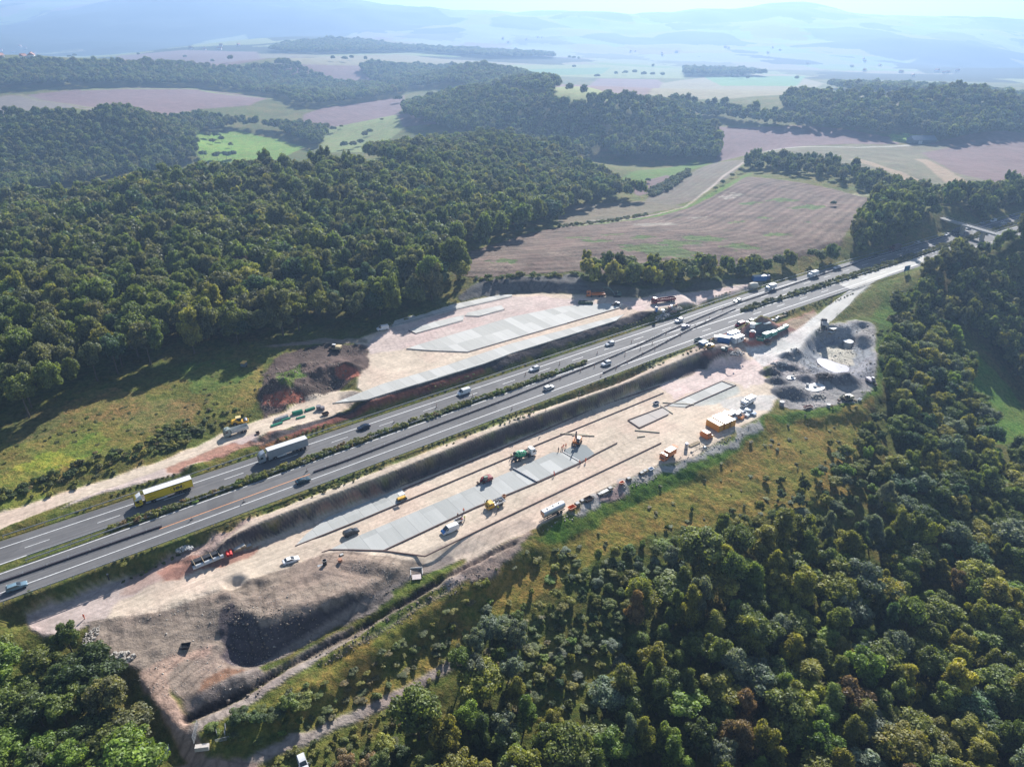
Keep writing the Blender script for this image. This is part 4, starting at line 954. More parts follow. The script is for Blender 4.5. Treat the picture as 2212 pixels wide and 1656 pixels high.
x, y = hit(1005, 598, 700); PL.append([x, y, h1(x, y), 2.6, 8, 'tall', 'russet', 'verge'])
for px, py in [(360,640),(395,650),(380,670),(340,655)]:
    x, y = hit(px, py + 52); PL.append([x, y, h1(x, y), 6, 17, 'round', 'lime', 'wood behind the upper platform'])
x, y = hit(560, 640); PL.append([x, y, h1(x, y), 6, 18, 'round', 'yellow', 'wood behind the upper platform'])
for px in (455, 480, 500, 515, 535): 
    x, y = hit(px, 720 + rnd.uniform(-8, 8)); PL.append([x, y, h1(x, y), 2.6, 15, 'tall', 'olive', 'wood behind the upper platform'])
x, y = hit(528, 612); PL.append([x, y, h1(x, y), 6, 16, 'multi', 'purple', 'wood behind the upper platform'])
# woods of the lower right
FR1 = [(2005,584),(2060,566),(2150,545),(2290,505),(2420,480),(2420,900),(2245,905),(2208,850),(2165,790),(2128,755),(2090,745),(2050,732),(2000,730),(1960,720),(1915,725),(1905,690),(1935,655),(1990,625)]
scatter(FR1, 600, 7.6, (10, 15), (3.8, 5.4), leafy + [('silver', 2)], ['round', 'tall', 'multi'], 'wood right of the slip road')
FR2 = [(1915,725),(1960,720),(2045,745),(2080,800),(2110,885),(2145,985),(2212,1005),(2420,1015),(2420,1260),(1950,1180),(1900,1060),(1905,940),(1912,850)]
scatter(FR2, 500, 7.0, (8, 13), (3.6, 6.0), mixed, ['round', 'multi', 'tall'], 'wood at the right edge')
FR3 = [(1900,1060),(1950,1180),(2420,1260),(2600,1700),(2600,2150),(1000,2150),(900,1760),(880,1650),(885,1600),(960,1560),(1040,1500),(1110,1530),(1180,1570),(1290,1545),(1340,1490),(1365,1420),(1370,1300),(1450,1240),(1560,1210),(1700,1180),(1850,1150)]
scatter(FR3, 400, 7.0, (8, 15), (3.6, 6.8), mixed + [('olive', 4), ('lime', 1)], ['feather', 'multi', 'round', 'tall', 'feather'], 'wood at the lower right')
scatter([(1600,1130),(1700,1080),(1800,1000),(1870,900),(1905,860),(1905,1060),(1850,1150),(1700,1180),(1560,1210),(1450,1240),(1400,1200),(1500,1150)], 400, 5.0, (3, 7), (1.8, 3.2), mixed, ['bush', 'multi', 'round'], 'scrub above the lower right wood', dens=.62)
scatter([(1000,1290),(1100,1230),(1200,1180),(1300,1200),(1200,1260),(1150,1330),(1080,1400),(1010,1380)], 400, 3.8, (1.0, 3.0), (1.2, 2.3), mixed + [('lime', 2)], ['bush'], 'scrub above the lower right wood', dens=.55)
scatter([(1150,1330),(1200,1260),(1300,1200),(1400,1170),(1450,1240),(1370,1300),(1350,1340),(1250,1350),(1160,1390),(1080,1400),(1100,1350)], 400, 3.9, (1.8, 4.5), (1.4, 2.6), mixed + [('lime', 2)], ['bush', 'multi'], 'scrub above the lower right wood', dens=.8)
scatter([(1000,1290),(1100,1220),(1250,1150),(1400,1100),(1600,1050),(1800,950),(1880,850),(1890,700),(1960,640),(1980,620),(1960,700),(1905,860),(1700,1080),(1500,1150),(1300,1200),(1150,1330),(1020,1400),(960,1370)], 420, 6.5, (1.2, 3.2), (1.0, 1.9), [('deep', 2), ('green', 4), ('olive', 4), ('dull', 2)], ['bush'], 'bushes in the rough grass', dens=.28)
scatter([(975,1450),(1010,1420),(1060,1385),(1120,1400),(1140,1460),(1130,1520),(1040,1500),(980,1490)], 400, 5.5, (8, 12), (3, 4.2), [('green', 3), ('silver', 3), ('deep', 2)], ['multi', 'round'], 'wood at the lower right')
scatter([(870,1520),(920,1490),(980,1500),(960,1560),(890,1600),(850,1610),(700,1660),(640,1720),(900,1760),(880,1650)], 400, 4.5, (3, 6), (2, 3.4), [('green', 3), ('olive', 4), ('russet', 1), ('deep', 2)], ['bush', 'multi'], 'scrub above the lower right wood', dens=.85)
scatter([(450,1575),(560,1530),(640,1490),(700,1480),(690,1520),(620,1560),(560,1585),(470,1620)], 400, 4.4, (2, 4), (1.8, 3), [('green', 4), ('deep', 3), ('silver', 1), ('russet', 1)], ['bush'], 'bushes beside the lower track', dens=.9)
# wood at the lower left
scatter([(-200,1360),(20,1372),(60,1392),(110,1410),(165,1405),(205,1440),(255,1500),(295,1560),(318,1640),(330,1800),(330,2150),(-500,2150)], 260, 6.6, (8, 13), (3.8, 6.4), [('green', 5), ('lime', 3), ('deep', 3), ('dull', 2)], ['round', 'multi', 'round'], 'wood at the lower left')
# planted central reserve and verges
def hedge_line(L0, L1, t, a, b_, sp, hgt, rad, mix, dens=.8, zone='central reserve'):
    names = [k for k, v in mix for _ in range(v)]
    L = seg(L0 * (1 - t) + L1 * t, a, b_); s = arc(L); q = 0
    while q < s[-1]:
        x = np.interp(q, s, L[:, 0]); y = np.interp(q, s, L[:, 1])
        if vnoise(np.array([q]), np.array([t * 90]), 14.0)[0] < dens:
            PL.append([x + rnd.uniform(-.5, .5), y + rnd.uniform(-.5, .5), h1(x, y), rnd.uniform(*rad), rnd.uniform(*hgt), 'bush', rnd.choice(names), zone])
        q += sp * rnd.uniform(.7, 1.3)
ia, ib = pidx(EU1, 1262, 782) / 259., pidx(EU1, 1600, 665) / 259.
med = [('green', 3), ('olive', 5), ('lime', 1), ('dull', 2), ('russet', 1)]
for t in (.25, .45, .65): hedge_line(EU1, EL0, t, .06, ia, 1.3, (.9, 1.9), (.8, 1.6), med, .74)
for t in (.2, .5, .8): hedge_line(EU1, EL0, t, ib, .99, 2.0, (.8, 2.4), (.7, 1.8), [('dull', 3), ('olive', 2), ('silver', 1)], .8)

tuf = [('turf', 9), ('straw', 3), ('olive', 4), ('green', 2), ('dull', 1)]
scatter([(0,1080),(300,980),(470,900),(560,870),(600,770),(560,745),(430,790),(300,850),(150,905),(0,960)], 400, 3.4, (.25, .6), (.4, 1.1), tuf, ['bush'], 'verge', dens=.16)
scatter([(0,1100),(130,1068),(330,995),(430,955),(560,895),(470,870),(300,960),(0,1060)], 400, 2.6, (.4, 1.3), (.5, 1.4), tuf + [('green', 3)], ['bush'], 'verge', dens=.3)
scatter([(1000,1290),(1100,1200),(1250,1130),(1400,1060),(1520,1000),(1680,900),(1890,830),(1900,1050),(1700,1100),(1500,1150),(1300,1200),(1150,1330),(1020,1400),(960,1370)], 420, 3.2, (.25, .7), (.4, 1.1), tuf, ['bush'], 'verge', dens=.12)
scatter([(430,1600),(560,1530),(760,1440),(900,1350),(1000,1290),(1100,1330),(1330,1350),(1350,1440),(1300,1540),(1100,1540),(1040,1440),(900,1480),(700,1560),(560,1610)], 400, 2.6, (.35, 1.3), (.8, 1.8), tuf + [('green', 6), ('lime', 2)], ['bush'], 'verge', dens=.75)
scatter([(560,1660),(700,1590),(860,1520),(960,1470),(960,1560),(880,1640),(800,1700),(560,1700)], 400, 2.4, (.5, 1.6), (.6, 1.4), tuf + [('lime', 3)], ['bush'], 'verge', dens=.8)
scatter([(1100,1400),(1250,1345),(1360,1340),(1360,1420),(1330,1500),(1180,1570),(1110,1530)], 400, 3.6, (1.2, 3.4), (1.1, 2.4), mixed, ['bush', 'multi'], 'scrub above the lower right wood', dens=.75)
scatter([(-40,1098),(0,1085),(140,1045),(300,990),(400,962),(440,935),(430,925),(330,948),(150,1008),(0,1060),(-40,1075)], 400, 2.3, (.8, 2.0), (.9, 1.7), [('green', 4), ('deep', 3), ('olive', 3), ('dull', 2)], ['bush'], 'verge', dens=.85)
scatter([(310,965),(335,925),(400,912),(440,930),(420,955),(360,970)], 400, 2.4, (.8, 1.8), (1.0, 2.0), [('green', 4), ('turf', 3), ('olive', 4)], ['bush'], 'verge', dens=.9)
scatter([(30,1300),(165,1255),(330,1212),(420,1178),(430,1160),(300,1205),(150,1255),(30,1290)], 400, 2.6, (.4, 1.3), (.6, 1.4), tuf + [('silver', 2), ('green', 3)], ['bush'], 'verge', dens=.7)
for t_ in (.2, .45, .7): hedge_line(EL1, offs(EL1, -6), t_, .05, .62, 2.2, (.3, .9), (.4, .9), tuf, .5, 'verge')
for t_ in (.4, .8): hedge_line(EU0, offs(EU0, 5), t_, .05, .72, 2.2, (.3, .8), (.4, .8), tuf, .5, 'verge')
PLn = len(PL); print('plants', PLn)
PA = np.array([[p[0], p[1], p[2], p[3], p[4]] for p in PL])
ppx, ppy, pd = project(PA[:, 0], PA[:, 1], PA[:, 2] + PA[:, 4] * .6)
vis = (ppx > -20) & (ppx < 2232) & (ppy > -20) & (ppy < 1676)
scr = np.where(vis, PA[:, 3] * 2 * FPX / pd, 0)
isbush = np.array([p[5] == 'bush' for p in PL])
smallp = (PA[:, 3] < 1.5)
lod = np.where((pd < 360) & ~smallp, 0, np.where(pd < 1150, 1, 2))
zone = np.array([p[7] for p in PL])
indiv = np.zeros(PLn, bool)
tr = np.nonzero(~isbush)[0]; bs = np.nonzero(isbush)[0]
indiv[tr[np.argsort(-scr[tr])[:285]]] = True
for i in tr[zone[tr] == 'single field trees'][:15]: indiv[i] = True
indiv[bs[np.argsort(-scr[bs])[:300]]] = True
# low ground cover far too dense to count
def crown_xf(p):
    """crown half-height and centre height of a plant"""
    x, y, z, r, h, kd = p[:6]
    if kd == 'bush': return h * .56, h * .45
    if kd in ('tall', 'feather'): return h * .43, h * .58
    return h * .36, h * .64
def vert(y_, x_): 
    return ['lower', 'middle', 'upper'][0 if y_ > 1150 else 1 if y_ > 650 else 2]
WORD = {'turf': 'grass-green', 'straw': 'straw-coloured', 'green': 'mid-green', 'deep': 'dark green', 'dull': 'dull grey-green', 'olive': 'olive green', 'yellow': 'yellow', 'lime': 'bright lime green', 'silver': 'silvery pale', 'russet': 'brownish russet',
        'purple': 'purple-brown', 'orange': 'orange', 'blue': 'blue-green'}
SHAPE = {'round': 'broadleaf tree', 'tall': 'narrow tree', 'feather': 'larch-like tree', 'multi': 'ragged tree', 'bush': 'bush'}
used = {}
protoobj = {}
def cell_words(px, py):
    hx_ = ['far left', 'left', 'left of centre', 'centre', 'right of centre', 'right', 'far right'][int(min(6, max(0, px / 316)))]
    hy_ = ['top', 'upper', 'upper middle', 'middle', 'lower middle', 'lower', 'bottom'][int(min(6, max(0, py / 237)))]
    return hy_ + ' ' + hx_
for i in np.nonzero(indiv)[0]:
    p = PL[i]; kd = p[5]; x, y, z, r_, h = p[:5]
    nm = 'bush' if kd == 'bush' else 'tree'
    e = link(bpy.data.objects.new(nm, None)); e.location = (x, y, z); e.rotation_euler = (0, 0, rnd.random() * 6.28); e.empty_display_size = 1
    rz, cz = crown_xf(p)
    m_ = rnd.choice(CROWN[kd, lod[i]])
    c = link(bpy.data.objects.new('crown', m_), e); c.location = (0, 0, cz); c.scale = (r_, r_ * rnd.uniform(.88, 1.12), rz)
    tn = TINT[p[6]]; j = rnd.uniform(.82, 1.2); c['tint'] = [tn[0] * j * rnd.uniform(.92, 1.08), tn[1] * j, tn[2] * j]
    if kd != 'bush':
        t_ = link(bpy.data.objects.new('trunk', TRUNKS[i % 3]), e); w_ = max(3.0, h * .55) * (.8 if h < 9 else 1); t_.scale = (w_, w_, cz)
    key = (kd, lod[i], m_.name)
    protoobj.setdefault(key, c)
    size = 'small ' if scr[i] < 30 else 'large ' if scr[i] > 75 else ''
    where = {'central reserve': 'on the central reserve', 'verge': 'on the grass banks', 'single field trees': 'in the distant fields', 'wood behind the upper platform': 'in the left forest',
             'tree belt between the fields': 'in the field belt', 'wood above the motorway': 'above the motorway', 'hedgerow above the upper platform': 'in the hedgerow', 'strip of scrub between the fields': 'in the field strip',
             'wood right of the slip road': 'by the slip road', 'wood at the right edge': 'in the right wood', 'wood at the lower right': 'in the lower wood', 'scrub above the lower right wood': 'in the scrub belt',
             'bushes in the rough grass': 'in rough grass', 'bushes beside the lower track': 'by the lower track', 'wood at the lower left': 'in the corner wood'}[p[7]]
    e['label'] = f"{size}{WORD[p[6]]} {SHAPE[kd]} {where}, {cell_words(ppx[i], ppy[i])} of photo"
    e['category'] = nm; e['group'] = f"{nm}s {where}"
# everything else as ground-anchored foliage masses, placed by geometry nodes
def mass(name, label, cat, idx):
    byk = {}
    P3, IDX, ROT, SCL, TNT = [], [], [], [], []
    objs = []
    for i in idx:
        p = PL[i]; kd = p[5]
        cand = [k for k in protoobj if k[0] == kd and k[1] == lod[i]] or [k for k in protoobj if k[0] == kd] or list(protoobj)
        k = cand[rnd.randrange(len(cand))]
        if k not in byk: byk[k] = len(objs); objs.append(protoobj[k])
        rz, cz = crown_xf(p)
        P3.append((p[0], p[1], p[2] + cz)); IDX.append(byk[k]); ROT.append(rnd.random() * 6.28)
        SCL.append((p[3], p[3] * rnd.uniform(.88, 1.12), rz)); tn = TINT[p[6]]; j = rnd.uniform(.82, 1.2)
        TNT.append((tn[0] * j * rnd.uniform(.92, 1.08), tn[1] * j, tn[2] * j, 1))
    if not P3: return
    me = bpy.data.meshes.new(name); me.from_pydata(P3, [], [])
    a = me.attributes.new('idx', 'INT', 'POINT'); a.data.foreach_set('value', IDX)
    attr(me, 'rot', 'FLOAT', ROT)
    a = me.attributes.new('scl', 'FLOAT_VECTOR', 'POINT'); a.data.foreach_set('vector', np.array(SCL, np.float32).ravel())
    attr(me, 'tint', 'FLOAT_COLOR', TNT)
    o = link(bpy.data.objects.new(name, me)); tag(o, label, cat, None, 'stuff')
    ng = bpy.data.node_groups.new(name, 'GeometryNodeTree')
    ng.interface.new_socket('Geometry', in_out='INPUT', socket_type='NodeSocketGeometry'); ng.interface.new_socket('Geometry', in_out='OUTPUT', socket_type='NodeSocketGeometry')
    gi = ng.nodes.new('NodeGroupInput'); go = ng.nodes.new('NodeGroupOutput')
    jn = ng.nodes.new('GeometryNodeJoinGeometry')
    for ob in reversed(objs):
        oi = ng.nodes.new('GeometryNodeObjectInfo'); oi.transform_space = 'ORIGINAL'; oi.inputs['Object'].default_value = ob; oi.inputs['As Instance'].default_value = True
        ng.links.new(oi.outputs['Geometry'], jn.inputs[0])
    ip = ng.nodes.new('GeometryNodeInstanceOnPoints'); ip.inputs['Pick Instance'].default_value = True
    def at(nm, dt):
        q = ng.nodes.new('GeometryNodeInputNamedAttribute'); q.data_type = dt; q.inputs[0].default_value = nm; return q.outputs[0]
    ng.links.new(gi.outputs[0], ip.inputs['Points']); ng.links.new(jn.outputs[0], ip.inputs['Instance'])
    ng.links.new(at('idx', 'INT'), ip.inputs['Instance Index']); ng.links.new(at('scl', 'FLOAT_VECTOR'), ip.inputs['Scale'])
    cx = ng.nodes.new('ShaderNodeCombineXYZ'); ng.links.new(at('rot', 'FLOAT'), cx.inputs[2]); ng.links.new(cx.outputs[0], ip.inputs['Rotation'])
    ng.links.new(ip.outputs[0], go.inputs[0])
    md = o.modifiers.new('scatter', 'NODES'); md.node_group = ng
    return o
rest = ~indiv
mass('distant_forest', 'far woods covering the hills beyond the motorway', 'forest', np.nonzero(rest & ~isbush & ((zone == 'far') | (zone == 'single field trees')))[0])
mass('forest', 'dense wood filling the left hillside behind the works', 'forest', np.nonzero(rest & ~isbush & (zone == 'wood behind the upper platform'))[0])
mass('forest', 'rest of the dense wood on the right-hand slopes', 'forest', np.nonzero(rest & ~isbush & (zone != 'wood behind the upper platform') & (zone != 'far') & (zone != 'single field trees') & (ppx > 900))[0])
mass('forest', 'rest of the wood in the lower left corner', 'forest', np.nonzero(rest & ~isbush & (zone != 'wood behind the upper platform') & (zone != 'far') & (zone != 'single field trees') & (ppx <= 900))[0])
mass('scrub', 'low scrub on the verges, central reserve and banks', 'scrub', np.nonzero(rest & isbush)[0])
# ------------------------------------------------------------------ mesh building kit for things
class MB:
    def __init__(s): s.V = []; s.F = []
    def add(s, V, F):
        b0 = len(s.V); s.V += [tuple(v) for v in V]; s.F += [tuple(i + b0 for i in f) for f in F]; return s
    def box(s, x, y, z, sx, sy, sz, top=None, yaw=0.0, pitch=0.0):
        """box with its base centre at x,y,z ; top = (sx, sy) or (sx, sy, dx) of the upper face"""
        tx, ty, dx = (sx, sy, 0) if top is None else (top + (0,))[:3]
        P = [(-sx/2,-sy/2,0),(sx/2,-sy/2,0),(sx/2,sy/2,0),(-sx/2,sy/2,0),(-tx/2+dx,-ty/2,sz),(tx/2+dx,-ty/2,sz),(tx/2+dx,ty/2,sz),(-tx/2+dx,ty/2,sz)]
        if yaw or pitch:
            R = Matrix.Rotation(yaw, 3, 'Z') @ Matrix.Rotation(pitch, 3, 'Y'); P = [tuple(R @ Vector(p)) for p in P]
        return s.add([(p[0]+x, p[1]+y, p[2]+z) for p in P], [(3,2,1,0),(4,5,6,7),(0,1,5,4),(1,2,6,5),(2,3,7,6),(3,0,4,7)])
    def prism(s, prof, y0, y1, inset=0.0):
        """side profile in x,z swept across y; inset narrows points above the lowest third"""
        k = len(prof); zs = [p[1] for p in prof]; z0, z1 = min(zs), max(zs)
        f = lambda z: inset * max(0, (z - z0) / (z1 - z0 + 1e-9) - .4) / .6
        V = [(x, y0 + f(z), z) for x, z in prof] + [(x, y1 - f(z), z) for x, z in prof]
        return s.add(V, [tuple(range(k))[::-1], tuple(range(k, 2 * k))] + [(i, (i + 1) % k, (i + 1) % k + k, i + k) for i in range(k)])
    def cyl(s, p0, p1, r0, r1=None, n=12, caps=True):
        r1 = r0 if r1 is None else r1; a = Vector(p0); b_ = Vector(p1); d = (b_ - a).normalized()
        u = d.orthogonal().normalized(); w = d.cross(u); V = []
        for c, r in ((a, r0), (b_, r1)):
            for i in range(n):
                t = 2 * math.pi * i / n; V.append(tuple(c + (u * math.cos(t) + w * math.sin(t)) * r))
        F = [(i, (i + 1) % n, n + (i + 1) % n, n + i) for i in range(n)]
        if caps: F += [tuple(range(n))[::-1], tuple(range(n, 2 * n))]
        return s.add(V, F)
    def lathe(s, prof, axis='z', n=16, at=(0, 0, 0), tilt=0.0):
        """prof: (radius, height)"""
        V = []
        R = Matrix.Rotation(tilt, 3, 'Y')
        for r, h in prof:
            for i in range(n):
                t = 2 * math.pi * i / n; p = (math.cos(t) * r, math.sin(t) * r, h)
                if axis == 'x': p = (h, p[0], p[1])
                elif axis == 'y': p = (p[0], h, p[1])
                p = R @ Vector(p); V.append((p[0] + at[0], p[1] + at[1], p[2] + at[2]))
        k = len(prof)
        F = [(j * n + i, j * n + (i + 1) % n, (j + 1) * n + (i + 1) % n, (j + 1) * n + i) for j in range(k - 1) for i in range(n)]
        F += [tuple(range(n))[::-1], tuple((k - 1) * n + i for i in range(n))]
        return s.add(V, F)
    def beam(s, p0, p1, w, h=None):
        h = h or w; a = Vector(p0); b_ = Vector(p1); d = (b_ - a).normalized()
        up = Vector((0, 0, 1)) if abs(d.z) < .95 else Vector((1, 0, 0)); u = d.cross(up).normalized(); v = u.cross(d)
        V = []
        for c in (a, b_):
            for q, t in ((-1, -1), (1, -1), (1, 1), (-1, 1)): V.append(tuple(c + u * q * w / 2 + v * t * h / 2))
        return s.add(V, [(3,2,1,0),(4,5,6,7),(0,1,5,4),(1,2,6,5),(2,3,7,6),(3,0,4,7)])
    def build(s, name, mat, parent=None, bevel=0.0, smooth=False, seg_=2):
        me = bpy.data.meshes.new(name); me.from_pydata(s.V, [], s.F)
        bm = bmesh.new(); bm.from_mesh(me)
        bmesh.ops.recalc_face_normals(bm, faces=bm.faces)
        if bevel:
            ed = [e for e in bm.edges if len(e.link_faces) == 2 and e.calc_face_angle(0) > .5]
            bmesh.ops.bevel(bm, geom=ed, offset=bevel, segments=seg_, affect='EDGES', clamp_overlap=True)
        bm.to_mesh(me); bm.free()
        if smooth:
            for p in me.polygons: p.use_smooth = True
            me.set_sharp_from_angle(angle=.6) if hasattr(me, 'set_sharp_from_angle') else None
        me.materials.append(mat)
        return link(bpy.data.objects.new(name, me), parent)
def thing(name, label, cat, group=None):
    o = link(bpy.data.objects.new(name, None)); o.empty_display_size = 1; tag(o, label, cat, group); return o
def copy_tree(o, parent=None):
    c = o.copy(); C.objects.link(c); c.parent = parent
    for ch in list(o.children): copy_tree(ch, c)
    return c
def put(o, px, py, head=36.0, dz=0.0, z=None):
    if z is None: x, y = hit(px, py); zz = h1(x, y)
    else: x, y = at_z(px, py, z); x, y, zz = float(x), float(y), z
    o.location = (x, y, zz + dz); o.rotation_euler = (0, 0, math.radians(head)); return o
_mc = {}
def paint_mat(name, col, rough=.35, metal=0.0, var=.1, spec=.5):
    if name not in _mc: _mc[name] = plain(name, col, rough, metal, var, 1.2, spec)
    return _mc[name]
G_GLASS = paint_mat('window_glass', (.02, .028, .035), .08, spec=.9, var=.02)
G_TYRE = paint_mat('tyre_rubber', (.022, .022, .024), .85)
G_RIM = paint_mat('wheel_rim', (.38, .38, .39), .4, .6)
G_BLACK = paint_mat('black_plastic', (.03, .03, .033), .6)
G_STEEL = paint_mat('galvanised_steel', (.33, .34, .35), .6, .2, .2)
G_DARKST = paint_mat('rusty_steel', (.13, .085, .065), .8, .2, .35)
G_WHITE = paint_mat('white_paint', (.78, .78, .77), .3)
G_LIGHT = paint_mat('lamp_lens', (.75, .76, .74), .15)
G_RED = paint_mat('red_lens', (.35, .02, .02), .2)
G_ORNG = paint_mat('orange_paint', (.68, .19, .035), .45)
G_YELL = paint_mat('yellow_paint', (.75, .42, .03), .45)
G_BLUE = paint_mat('blue_paint', (.035, .16, .42), .45)
G_GREEN = paint_mat('green_paint', (.02, .30, .13), .4)
G_TEAL = paint_mat('green_plastic', (.03, .27, .16), .45)
G_DRED = paint_mat('dark_red_paint', (.23, .02, .025), .4)
G_CHAS = paint_mat('chassis_black', (.035, .035, .037), .7)
G_WOOD = paint_mat('weathered_timber', (.36, .28, .18), .85, var=.3)
G_CONC = paint_mat('cast_concrete', (.50, .49, .47), .85, var=.2)
G_DARK = paint_mat('dark_earth', (.10, .085, .08), .95, var=.4)

def wheel(parent, x, y, r=.33, w=.24, name='wheel'):
    e = MB(); e.lathe([(r * .55, -w / 2), (r * .93, -w / 2), (r, -w / 2 + .04), (r, w / 2 - .04), (r * .93, w / 2), (r * .55, w / 2)], 'y', 14)
    o = e.build(name, G_TYRE, parent); o.location = (x, y, r)
    m = MB(); m.lathe([(.05, -w / 2 - .01), (r * .56, -w / 2 + .02), (r * .56, w / 2 - .02), (.05, w / 2 + .01)], 'y', 10); m.build('rim', G_RIM, o)
    return o
CARS = {}
def car(kind, mat, cat='car'):
    """car, estate, suv or van pointing along +x"""
    S = {'sedan': dict(L=4.6, W=1.82, body=[(-2.3,.35),(-2.3,.78),(-2.2,.98),(-1.7,1.04),(.95,.98),(1.9,.86),(2.25,.72),(2.3,.4),(2.2,.28),(-2.2,.28)], cab=[(-1.75,1.02),(-1.15,1.40),(.05,1.43),(1.0,.98)], wx=1.38, r=.33),
         'estate': dict(L=4.7, W=1.84, body=[(-2.35,.35),(-2.35,.9),(-2.3,1.06),(.95,1.0),(1.95,.88),(2.3,.72),(2.35,.4),(2.25,.28),(-2.25,.28)], cab=[(-2.25,1.04),(-1.95,1.46),(.1,1.48),(1.0,1.0)], wx=1.4, r=.33),
         'suv': dict(L=4.7, W=1.92, body=[(-2.35,.42),(-2.35,1.05),(-2.28,1.2),(1.0,1.14),(1.95,1.05),(2.3,.85),(2.35,.5),(2.25,.36),(-2.25,.36)], cab=[(-2.22,1.18),(-1.95,1.68),(.1,1.72),(.98,1.14)], wx=1.42, r=.38),
         'van': dict(L=5.4, W=2.0, body=[(-2.7,.38),(-2.7,1.2),(-2.68,1.25),(1.75,1.22),(2.35,1.0),(2.65,.8),(2.7,.45),(2.6,.32),(-2.6,.32)], cab=[(-2.68,1.24),(-2.6,2.02),(.95,2.1),(1.85,1.22)], wx=1.65, r=.35)}[kind]
    W = S['W'] / 2; t = thing(cat.replace(' ', '_') if cat != 'car' else 'car', 'x', cat)
    MB().prism(S['body'], -W, W, .06).build('body', mat, t, .07, True)
    cabp = S['cab']
    g = MB(); g.prism(cabp, -W + .1, W - .1, .16)
    (g.build('windows', G_GLASS, t, .05, True))
    (xa, za), (xb, zb), (xc, zc), (xd, zd) = cabp
    rf = MB(); rf.prism([(xb - .02, zb - .04), (xb, zb + .03), (xc - .05, zc + .03), (xc + .08, zc - .05)], -W + .2, W - .2)
    if kind == 'van':   # closed load bay with windows only in front
        rf = MB(); rf.prism([(xa - .01, za), (xb - .01, zb + .02), (xc - .1, zc + .03), (xc - .1, za)], -W + .045, W - .045, .1)
    rf.build('roof', mat, t, .05, True)
    for s_ in (-1, 1):
        pl = MB(); pl.beam((xc, s_ * (W - .2), zc), (xd, s_ * (W - .12), zd), .06); 
        pl.beam((xb, s_ * (W - .2), zb), (xa, s_ * (W - .12), za), .08); pl.build('pillar', mat, t)
        l_ = MB(); l_.box(S['body'][5][0] - .08, s_ * (W - .3), .62, .16, .36, .16); l_.build('headlight', G_LIGHT, t, .02)
        r_ = MB(); r_.box(-S['L'] / 2 + .03, s_ * (W - .2), .74, .1, .24, .2); r_.build('tail_light', G_RED, t, .02)
        mr = MB(); mr.box(xd - .25, s_ * (W + .08), 1.0 if kind != 'van' else 1.25, .1, .2, .16); mr.build('mirror', mat, t, .02)
        for x in (-S['wx'], S['wx']): wheel(t, x, s_ * (W - .13), S['r'])
    return t
def letters(mb, txt, x0, y, z0, hgt, sgn=-1, th_=.05, sw=.26):
    """block capitals H and M laid on the plane y; sgn = reading direction along x"""
    w = hgt * .62; st = hgt * sw; q = x0
    for ch in txt:
        X = lambda a: q + sgn * a
        def bar(a0, z0_, a1, z1_): mb.beam((X(a0), y, z0 + z0_ * hgt), (X(a1), y, z0 + z1_ * hgt), th_, st) if abs(z1_ - z0_) < .01 else mb.add(*quad(X, a0, z0_, a1, z1_))
        def quad(X, a0, b0, a1, b1):
            V = [(X(a0 - st / 2), y - th_/2, z0 + b0 * hgt), (X(a0 + st / 2), y - th_/2, z0 + b0 * hgt), (X(a1 + st / 2), y - th_/2, z0 + b1 * hgt), (X(a1 - st / 2), y - th_/2, z0 + b1 * hgt)]
            V += [(v[0], y + th_/2, v[2]) for v in V]
            return V, [(0,1,2,3),(7,6,5,4),(0,4,5,1),(1,5,6,2),(2,6,7,3),(3,7,4,0)]
        if ch == 'H': bar(0, 0, 0, 1); bar(w, 0, w, 1); mb.beam((X(0), y, z0 + .5 * hgt), (X(w), y, z0 + .5 * hgt), th_, st * .9); q += sgn * (w + st * 1.35)
        elif ch == 'M': w2 = w * 1.45; bar(0, 0, 0, 1); bar(w2, 0, w2, 1); bar(0, 1, w2 / 2, .25); bar(w2, 1, w2 / 2, .25); q += sgn * (w2 + st * 1.35)
def cab(t, mat, x0, roofmat=None, W=1.22, Hh=3.3, deflector=True, hatch=True):
    """flat-fronted lorry cab, front at x0"""
    MB().prism([(x0, .55), (x0 + .02, 1.6), (x0 - .28, Hh - .35), (x0 - .6, Hh - .05), (x0 - 2.1, Hh), (x0 - 2.15, .95), (x0 - 1.9, .55)], -W, W, .07).build('cab', mat, t, .08, True)
    g = MB(); g.add([(x0 + .03, -W + .16, 1.62), (x0 + .03, W - .16, 1.62), (x0 - .25, W - .24, Hh - .55), (x0 - .25, -W + .24, Hh - .55)], [(0,1,2,3)])
    g.build('windscreen', G_GLASS, t)
    for s_ in (-1, 1):
        k = MB(); k.box(x0 - .85, s_ * (W - .005), 1.72, .95, .05, .72, top=(.75, .05, -.05)); k.build('side_window', G_GLASS, t)
        k = MB(); k.box(x0 + .0, s_ * (W - .25), .68, .1, .4, .2); k.build('headlight', G_LIGHT, t)
        k = MB(); k.box(x0 - .1, s_ * (W + .16), 1.75, .12, .22, .6); k.build('mirror', G_BLACK, t, .02)
    k = MB(); k.box(x0 + .03, 0, .95, .04, 1.7, .5); k.build('grille', G_BLACK, t)
    k = MB(); k.box(x0 + .02, 0, .32, .2, 2.3, .32); k.build('bumper', roofmat or mat, t, .04)
    if deflector:
        MB().prism([(x0 - .7, Hh), (x0 - 2.0, Hh + .62), (x0 - 2.1, Hh + .62), (x0 - 2.1, Hh - .02)], -W + .12, W - .12, .1).build('air_deflector', roofmat or mat, t, .05, True)
    if hatch: k = MB(); k.box(x0 - 1.05, 0, Hh + .0, .5, .5, .06); k.build('roof_hatch', G_BLACK, t, .02)
